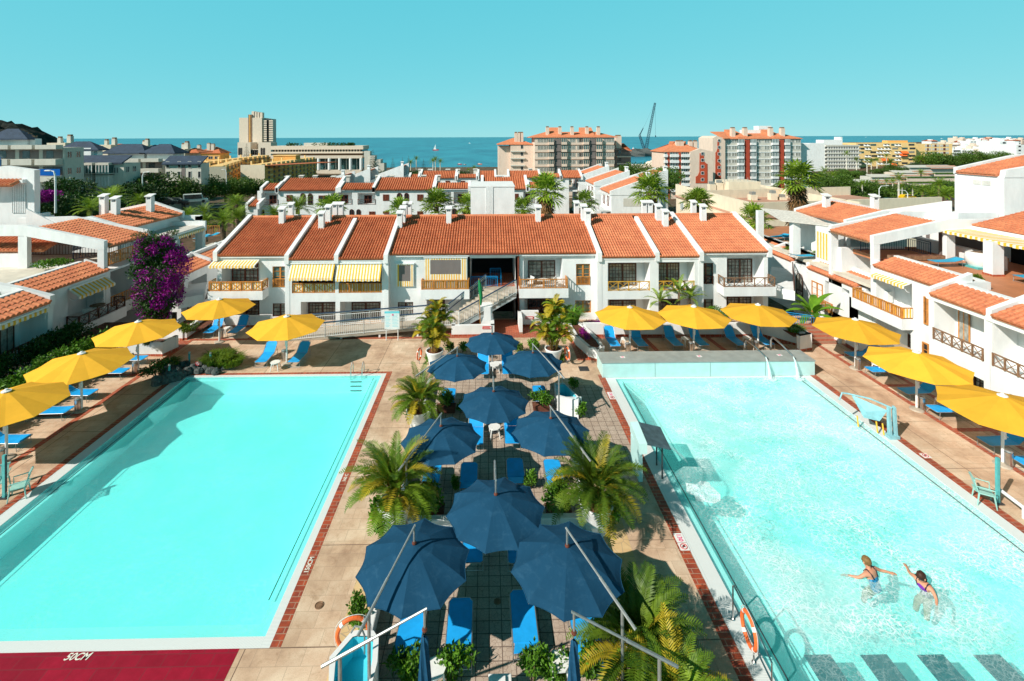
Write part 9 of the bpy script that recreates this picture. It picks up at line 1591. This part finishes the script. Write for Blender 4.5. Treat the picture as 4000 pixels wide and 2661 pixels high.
p2_ = atZ('C7', 1460, 560, .0); r_ = swimmer(V((p2_.x, p2_.y, .03)), R(105), 'person with dark hair, sunglasses and purple top turning left in the water', 'hair2', 'swim', .13, True); r_.scale = (1.12,) * 3
mb = MB(); mb.tube([(-.1, .22, .285), (0, .262, .287), (.1, .22, .285)], .015, 5); o = mb.build('sunglasses', 'black', None); o.parent = r_; mb = MB(); mb.blob((0, .13, .02), (.15, .10, .08), 10, 8, .1, 2); o = mb.build('top', 'purple', None, True); o.parent = r_
FP = {k: Stock(lambda k=k: mk_fanpalm(*k)) for k in ((101, 3.6, 0, 26, .95, .2), (102, 5.4, 2.2, 30, 1.0, .24), (103, 3.2, .4, 24, .9, .2))}; fpk = list(FP)
def fanp(c, x, ybase, ycrown, Y_, k, lab, s=None):
 t_ = atY(c, x, ycrown, Y_); kk = fpk[k]; s = s or 1.; FP[kk].put((t_.x, Y_, t_.z - kk[1] * s), x * .1, lab, None, s)
fanp('A2', 1900, 0, 945, 66, 0, 'fan palm in front of the second row, left of the plain white stair block', 1.7); fanp('A2', 2185, 0, 965, 66, 2, 'fan palm half behind the plain white stair block', 1.3); fanp('A2', 930, 0, 985, 68, 0, 'fan palm before the second row arches, left of the centre', 1.6); fanp('A2', 1560, 0, 1000, 66, 2, 'low fan palm between the roof chimneys, centre left', 1.3)
fanp('A3', 330, 0, 1040, 60, 2, 'small fan palm right of the plain white stair block', 1.15); fanp('A3', 550, 0, 875, 66, 1, 'tall fan palm with long dry skirt, centre', 1.75); fanp('A3', 905, 0, 980, 66, 2, 'fan palm before the stepped white terraces', 1.35); fanp('A3', 1500, 0, 880, 66, 1, 'tall fan palm with dry skirt right of the stepped terraces', 1.7)
fanp('A3', 1935, 0, 965, 62, 0, 'twin headed fan palm in front of the cream building', 1.35); fanp('A4', 690, 0, 1190, 64, 0, 'right head of the palms in front of the cream building', 1.2); fanp('A4', 1815, 0, 965, 60, 1, 'tallest fan palm, in front of the crimson banded block', 1.7); fanp('A4', 1310, 0, 1420, 52, 2, 'fan palm at the right end of the main roof', 1.35)
DP = [Stock(lambda: mk_datepalm(111, 4, 2.7, 40, 24, .26)), Stock(lambda: mk_datepalm(112, 8, 2.7, 34, 20, .22, 'palm', 'sand'))]
nth = ['first', 'second', 'third', 'fourth', 'fifth', 'sixth', 'seventh', 'eighth', 'ninth', 'tenth', 'eleventh', 'twelfth', 'thirteenth', 'fourteenth', 'fifteenth', 'sixteenth']
def datep(c, x, y, Y_, k, lab, s, gr=None): t_ = atY(c, x, y, Y_); DP[k].put((t_.x, Y_, t_.z - (4, 8)[k] * s), x, lab, gr, s)
datep('A2', 620, 985, 62, 0, 'feathery date palm in front of the second row, left', 1.0); datep('A2', 60, 940, 78, 0, 'date palm at the left end of the second row', .9); datep('A2', 70, 1070, 70, 0, 'date palm low in front of the left end of the second row', .9); datep('A2', 400, 1040, 60, 0, 'low date palm touching the main roof ridge, left', .7)
for i, (x, y, Y_, s) in enumerate(((1000, 810, 62, 1.0), (830, 895, 55, .8), (2150, 850, 88, 1.0), (1880, 930, 80, .9), (2060, 1010, 72, 1.05), (1740, 960, 75, .8), (2200, 960, 74, .9), (1280, 820, 70, .7), (1040, 770, 66, .7), (1900, 1010, 70, .7))): datep('A1', x, y, Y_, 0, 'date palm on the brown slope at the left, %s of ten in the grove' % nth[i], s, 'palms on the left slope')
T1, T2, T3 = Stock(lambda: mk_tree(121, 6.5, 4.4, 5200, .42, 'leafm', .62, sub=16)), Stock(lambda: mk_tree(122, 5, 3.2, 3200, .4, 'leafd', .85, sub=12)), Stock(lambda: mk_tree(123, 5.2, 4.6, 3600, .46, 'leafm', .45, sub=14))
def tree(st, c, x, y, Y_, s, lab, gr=None, zc=3.9): t_ = atY(c, x, y, Y_); st.put((t_.x, Y_, t_.z - zc * s), x, lab, gr, s)
GT2 = 'trees along the left road'
for i, (st, x, y, Y_, s) in enumerate(((T2, 640, 635, 84, 1.1), (T2, 1165, 700, 92, 1.1), (T2, 1300, 685, 94, 1.3), (T1, 1480, 700, 112, 1.45), (T1, 1730, 700, 118, 1.0), (T1, 1900, 690, 124, 1.25), (T1, 2080, 690, 132, 1.0), (T1, 2230, 680, 138, 1.1), (T1, 2400, 690, 142, 1.0))): tree(st, 'A1', x, y, Y_, s, 'dark rounded tree by the left road, %s from the left' % nth[i], GT2)
for i, (x, y, Y_, s) in enumerate(((230, 800, 70, .9), (330, 790, 72, .8), (430, 800, 74, .9), (520, 790, 76, 1.1), (620, 790, 78, 1.2), (740, 785, 80, 1.2), (850, 790, 82, 1.1), (900, 840, 78, .8), (690, 850, 70, .8), (1060, 790, 86, .9))): tree(T2, 'A1', x, y, Y_, s, 'dark shaded bush of the garden below the grey blocks, %s from the left' % nth[i], 'dark garden bushes on the left')
BGs = Stock(lambda: mk_shrub(131, 3.2, 1.4, 1.0, 900, .35, 'mag', 'flowering_shrub', False)); p = atY('A1', 280, 790, 66); BGs.put((p.x, 66, p.z - 1), 0, 'pink red flowering shrub, left one of two below the grey apartments', None, .9); p = atY('A1', 420, 765, 68); BGs.put((p.x, 68, p.z - 1), 1, 'purple pink flowering shrub, right one of two below the grey apartments', None, .9)
NP = Stock(lambda: mk_pine(141, 15))
for i, (x, yt_, Y_, s) in enumerate(((1312, 428, 392, 1.9), (1495, 505, 400, 1.35), (1583, 503, 400, 1.6), (1640, 490, 410, 1.6), (1778, 518, 400, 1.6), (150, 375, 440, 1.7))): t_ = atY('A2', x, yt_, Y_); NP.put((t_.x, Y_, t_.z - 15 * s), i, 'norfolk pine on the shore, %s' % ('beside the glass fronted hotel', 'first right of the glass hotel', 'second right of the glass hotel', 'third right of the glass hotel, tallest', 'alone left of the seafront palms', 'in front of the hotel tower')[i], None, s)
for i, (x, y, Y_, s) in enumerate(((1660, 560, 390, 1.6), (1712, 525, 395, 1.6), (1865, 545, 390, 1.6), (1888, 530, 395, 1.7), (1932, 550, 390, 1.6), (2245, 608, 380, 1.3), (2190, 625, 380, 1.0))): datep('A2', x, y, Y_, 1, 'seafront palm, %s from the left' % nth[i], s, 'palms along the seafront')
for i, x in enumerate((1450, 1500, 1560, 1620, 1680, 1730, 1885, 1960, 2050, 2130)): tree(T2, 'A2', x, 650, 300, 2.0, 'dark seafront tree, %s from the left' % nth[i], 'dark trees along the seafront')
for i, (st, x, y, Y_, s) in enumerate(((T1, 1385, 720, 125, 1.3), (T2, 1450, 760, 118, 1.1), (T1, 1600, 760, 120, 1.2), (T2, 1350, 800, 110, 1.0), (T1, 1680, 720, 140, 1.0))): tree(st, 'A3', x, y, Y_, s, 'green tree between the two apartment blocks, %s' % nth[i], 'trees between the apartment blocks')
datep('A3', 1480, 750, 105, 0, 'spreading date palm between the apartment blocks', 1.25); datep('A3', 1565, 735, 100, 1, 'slim palm right of the spreading date palm between the blocks', .9)
GPK, GPT = 'palms of the park on the right', 'trees of the park on the right'
for i, (x, y, Y_, s) in enumerate(((155, 735, 190, 1.0), (915, 775, 165, 1.35), (660, 815, 190, 1.0), (775, 800, 185, .9), (845, 800, 200, 1.0), (495, 830, 175, 1.0), (240, 810, 180, .9), (955, 860, 160, .8), (1075, 870, 165, .9), (315, 480, 330, 1.4), (430, 550, 300, 1.3), (550, 560, 300, 1.2), (600, 570, 310, 1.2), (665, 555, 305, 1.3), (775, 505, 310, 1.1), (60, 690, 200, 1.3))): datep('A5', x, y, Y_, 1, 'slim palm of the right park, %s of sixteen' % nth[i], s, GPK)
for i, (x, y, Y_, s) in enumerate(((1190, 915, 140, 1.35), (1285, 965, 125, 1.2), (1380, 835, 150, 1.3), (1440, 960, 122, 1.2), (1510, 940, 125, 1.2), (820, 580, 300, 1.7), (1170, 545, 330, 1.7), (1170, 700, 225, 1.1), (700, 1060, 118, .8), (1180, 1080, 112, .8), (1000, 1010, 150, .6))): datep('A5', x, y, Y_, 0, 'bushy date palm of the right park, %s of eleven' % nth[i], s, 'date palms of the park on the right')
k = 0
for row in (((20, 780), (100, 850), (190, 850), (280, 800), (370, 880), (60, 930), (170, 930), (420, 930), (330, 940)), ((560, 880), (640, 900), (740, 920), (850, 930), (1060, 850), (1340, 880), (1480, 880), (1420, 820)), ((470, 1020), (560, 1040), (650, 1090), (1220, 1040), (1120, 1060)), ((470, 680), (700, 670), (850, 650), (950, 640), (380, 700), (250, 700))):
 for x, y in row: Y_ = {0: 172, 1: 180, 2: 118, 3: 270}[0 if k < 9 else 1 if k < 17 else 2 if k < 22 else 3]; tree((T1, T2, T3)[k % 3], 'A5', x, y, Y_, (1.2, 1.3, .7, 1.1)[0 if k < 9 else 1 if k < 17 else 2 if k < 22 else 3], 'park tree on the right, %s in the %s' % (nth[k % 9], ('left group', 'middle group', 'near row', 'far row')[0 if k < 9 else 1 if k < 17 else 2 if k < 22 else 3]), GPT); k += 1
for i, (x, y, Y_, s) in enumerate(((1100, 590, 300, 1.3), (1280, 540, 330, 2.2), (1400, 560, 330, 2.1), (1500, 560, 340, 1.8), (1620, 540, 345, 2.0), (1740, 520, 350, 2.2), (1850, 520, 355, 2.0), (1950, 540, 350, 1.5), (2060, 510, 350, 1.7), (2160, 520, 350, 1.7), (2240, 560, 340, 1.6))): tree(T1 if i % 3 else T2, 'A5', x, y, Y_, s, 'dark green tree of the belt before the far town, %s from the left' % nth[i], 'tree belt before the far town')
def lamp(c, x, ytop, ybase, Y_, lab, arm_=1.3):
 t_, b_ = atY(c, x, ytop, Y_), atY(c, x, ybase, Y_); r_ = thing('street_lamp', lab, 'street lamp', b_); mb = MB(); mb.tube([b_, V((b_.x, Y_, t_.z - .8)), V((b_.x + arm_ * .3, Y_, t_.z - .1)), V((b_.x + arm_, Y_, t_.z))], [.12, .1, .08, .06], 6); mb.build('pole', 'wmetal', r_); mb = MB(); mb.blob((b_.x + arm_ + .3 * (1 if arm_ > 0 else -1), Y_, t_.z), (.5, .2, .1), 8, 5, 0); mb.build('lamp_head', 'plastic', r_)
lamp('A1', 512, 535, 925, 60, 'tall street lamp at the left in front of the grey blocks', -.6); lamp('A1', 1312, 548, 800, 95, 'street lamp before the pale grey block', .8); lamp('A1', 2085, 525, 730, 130, 'street lamp by the ochre holiday block', -.6); lamp('A5', 690, 842, 1055, 128, 'curved street lamp left in the right park', 2.0); lamp('A5', 1018, 893, 1100, 122, 'curved street lamp by the parked cars in the right park', -2.0); lamp('A4', 2042, 1065, 1140, 150, 'curved street lamp behind the tallest fan palm', -2.0)
def mk_car(mat, L=4.4, h=1.45, van=False):
 r_ = thing('parked_car', 'car', 'car'); w_ = .88; mb = MB(); prof = [(-L / 2, .3), (L / 2, .3), (L / 2, .75), (L * .30, .88), (L * .12 if not van else L * .25, h), (-L * .32 if not van else -L * .48, h), (-L * .47, .9), (-L / 2, .8)]; mb.prism([(x, -w_, z) for x, z in prof], (0, 2 * w_, 0)); mb.build('body', mat, r_, bev=.05)
 mb = MB(); t_ = [(L * .27, .9), (L * .11 if not van else L * .23, h - .08), (-L * .30 if not van else -L * .44, h - .08), (-L * .41, .92)]; mb.prism([(x, -w_ - .01, z) for x, z in t_], (0, 2 * w_ + .02, 0)); mb.build('windows', 'glasst', r_)
 for x in (-L * .31, L * .31):
  for y in (-w_, w_): mb = MB(); mb.tube([(x, y - .1, .32), (x, y + .1, .32)], .32, 12); mb.build('wheel', 'black', r_)
 return r_
M['carw'] = plain('white_car_paint', (.55, .6, .56), .25, .04, 1, .5); M['card'] = plain('dark_car_paint', (.02, .03, .035), .2, .1, 1, .6); M['carm'] = plain('maroon_car_paint', (.08, .02, .03), .25, .1, 1, .6); M['cary'] = plain('yellow_car_paint', (.7, .42, .01), .3, .1, 1, .5)
def car(mat, c, x, y, Y_, rz, lab, van=False, L=4.4, h=1.45): r_ = mk_car(mat, L, h, van); p = atY(c, x, y, Y_); r_.location = (p.x, Y_, p.z); r_.rotation_euler = (0, 0, R(rz)); tag(r_, lab, 'car')
car('carw', 'A1', 1800, 830, 104, 30, 'pale van parked under the left road trees', True, 4.6, 1.9); car('card', 'A1', 1620, 850, 100, 25, 'dark car parked left of the pale van'); car('card', 'A1', 1520, 850, 97, 25, 'darker car parked farthest left under the road trees')
car('card', 'A5', 870, 1065, 122, -12, 'black parked car in the right park', True, 4.6, 1.7); car('carm', 'A5', 1003, 1075, 121, -8, 'maroon pickup parked right of the black car', False, 5.0, 1.7); car('card', 'A5', 655, 1030, 132, -15, 'dark parked car left of the black one in the right park'); car('red', 'A5', 1385, 1045, 128, -5, 'red parked car under the date palms of the right park'); car('cary', 'A5', 1015, 995, 150, 0, 'yellow car behind the palms of the right park'); car('carw', 'A5', 745, 1062, 124, -10, 'pale parked car between the dark ones of the right park')
for x, lab in ((806, 'no entry sign left of the black parked car'), (1057, 'no entry sign right of the maroon pickup')):
 p = atY('A5', x, 1018, 120); r_ = thing('no_entry_sign', lab, 'road sign', p); mb = MB(); mb.prism([(p.x + .42 * cos(k * pi / 7), 120, p.z + .42 * sin(k * pi / 7)) for k in range(14)], (0, .05, 0)); mb.build('disc', 'red', r_); mb = MB(); mb.box(p.x - .3, p.x + .3, 119.97, 120, p.z - .08, p.z + .08); mb.build('bar', 'plastic', r_); mb = MB(); mb.tube([(p.x, 120.05, p.z - 3), (p.x, 120.05, p.z)], .05, 5); mb.build('pole', 'alu', r_)
p = atY('A5', 880, 1110, 115); r_ = thing('park_kiosk', 'small house with orange hip roof by the parked cars', 'house', p); a, b_ = atY('A5', 700, 1115, 113), atY('A5', 1020, 1115, 113); mb = MB(); mb.box(a.x + .5, b_.x - .5, 113, 121, -9, a.z - .3); mb.build('wall', 'white', r_); hiproof(r_, a.x, b_.x, 113, 121, a.z - .3, 2.2)
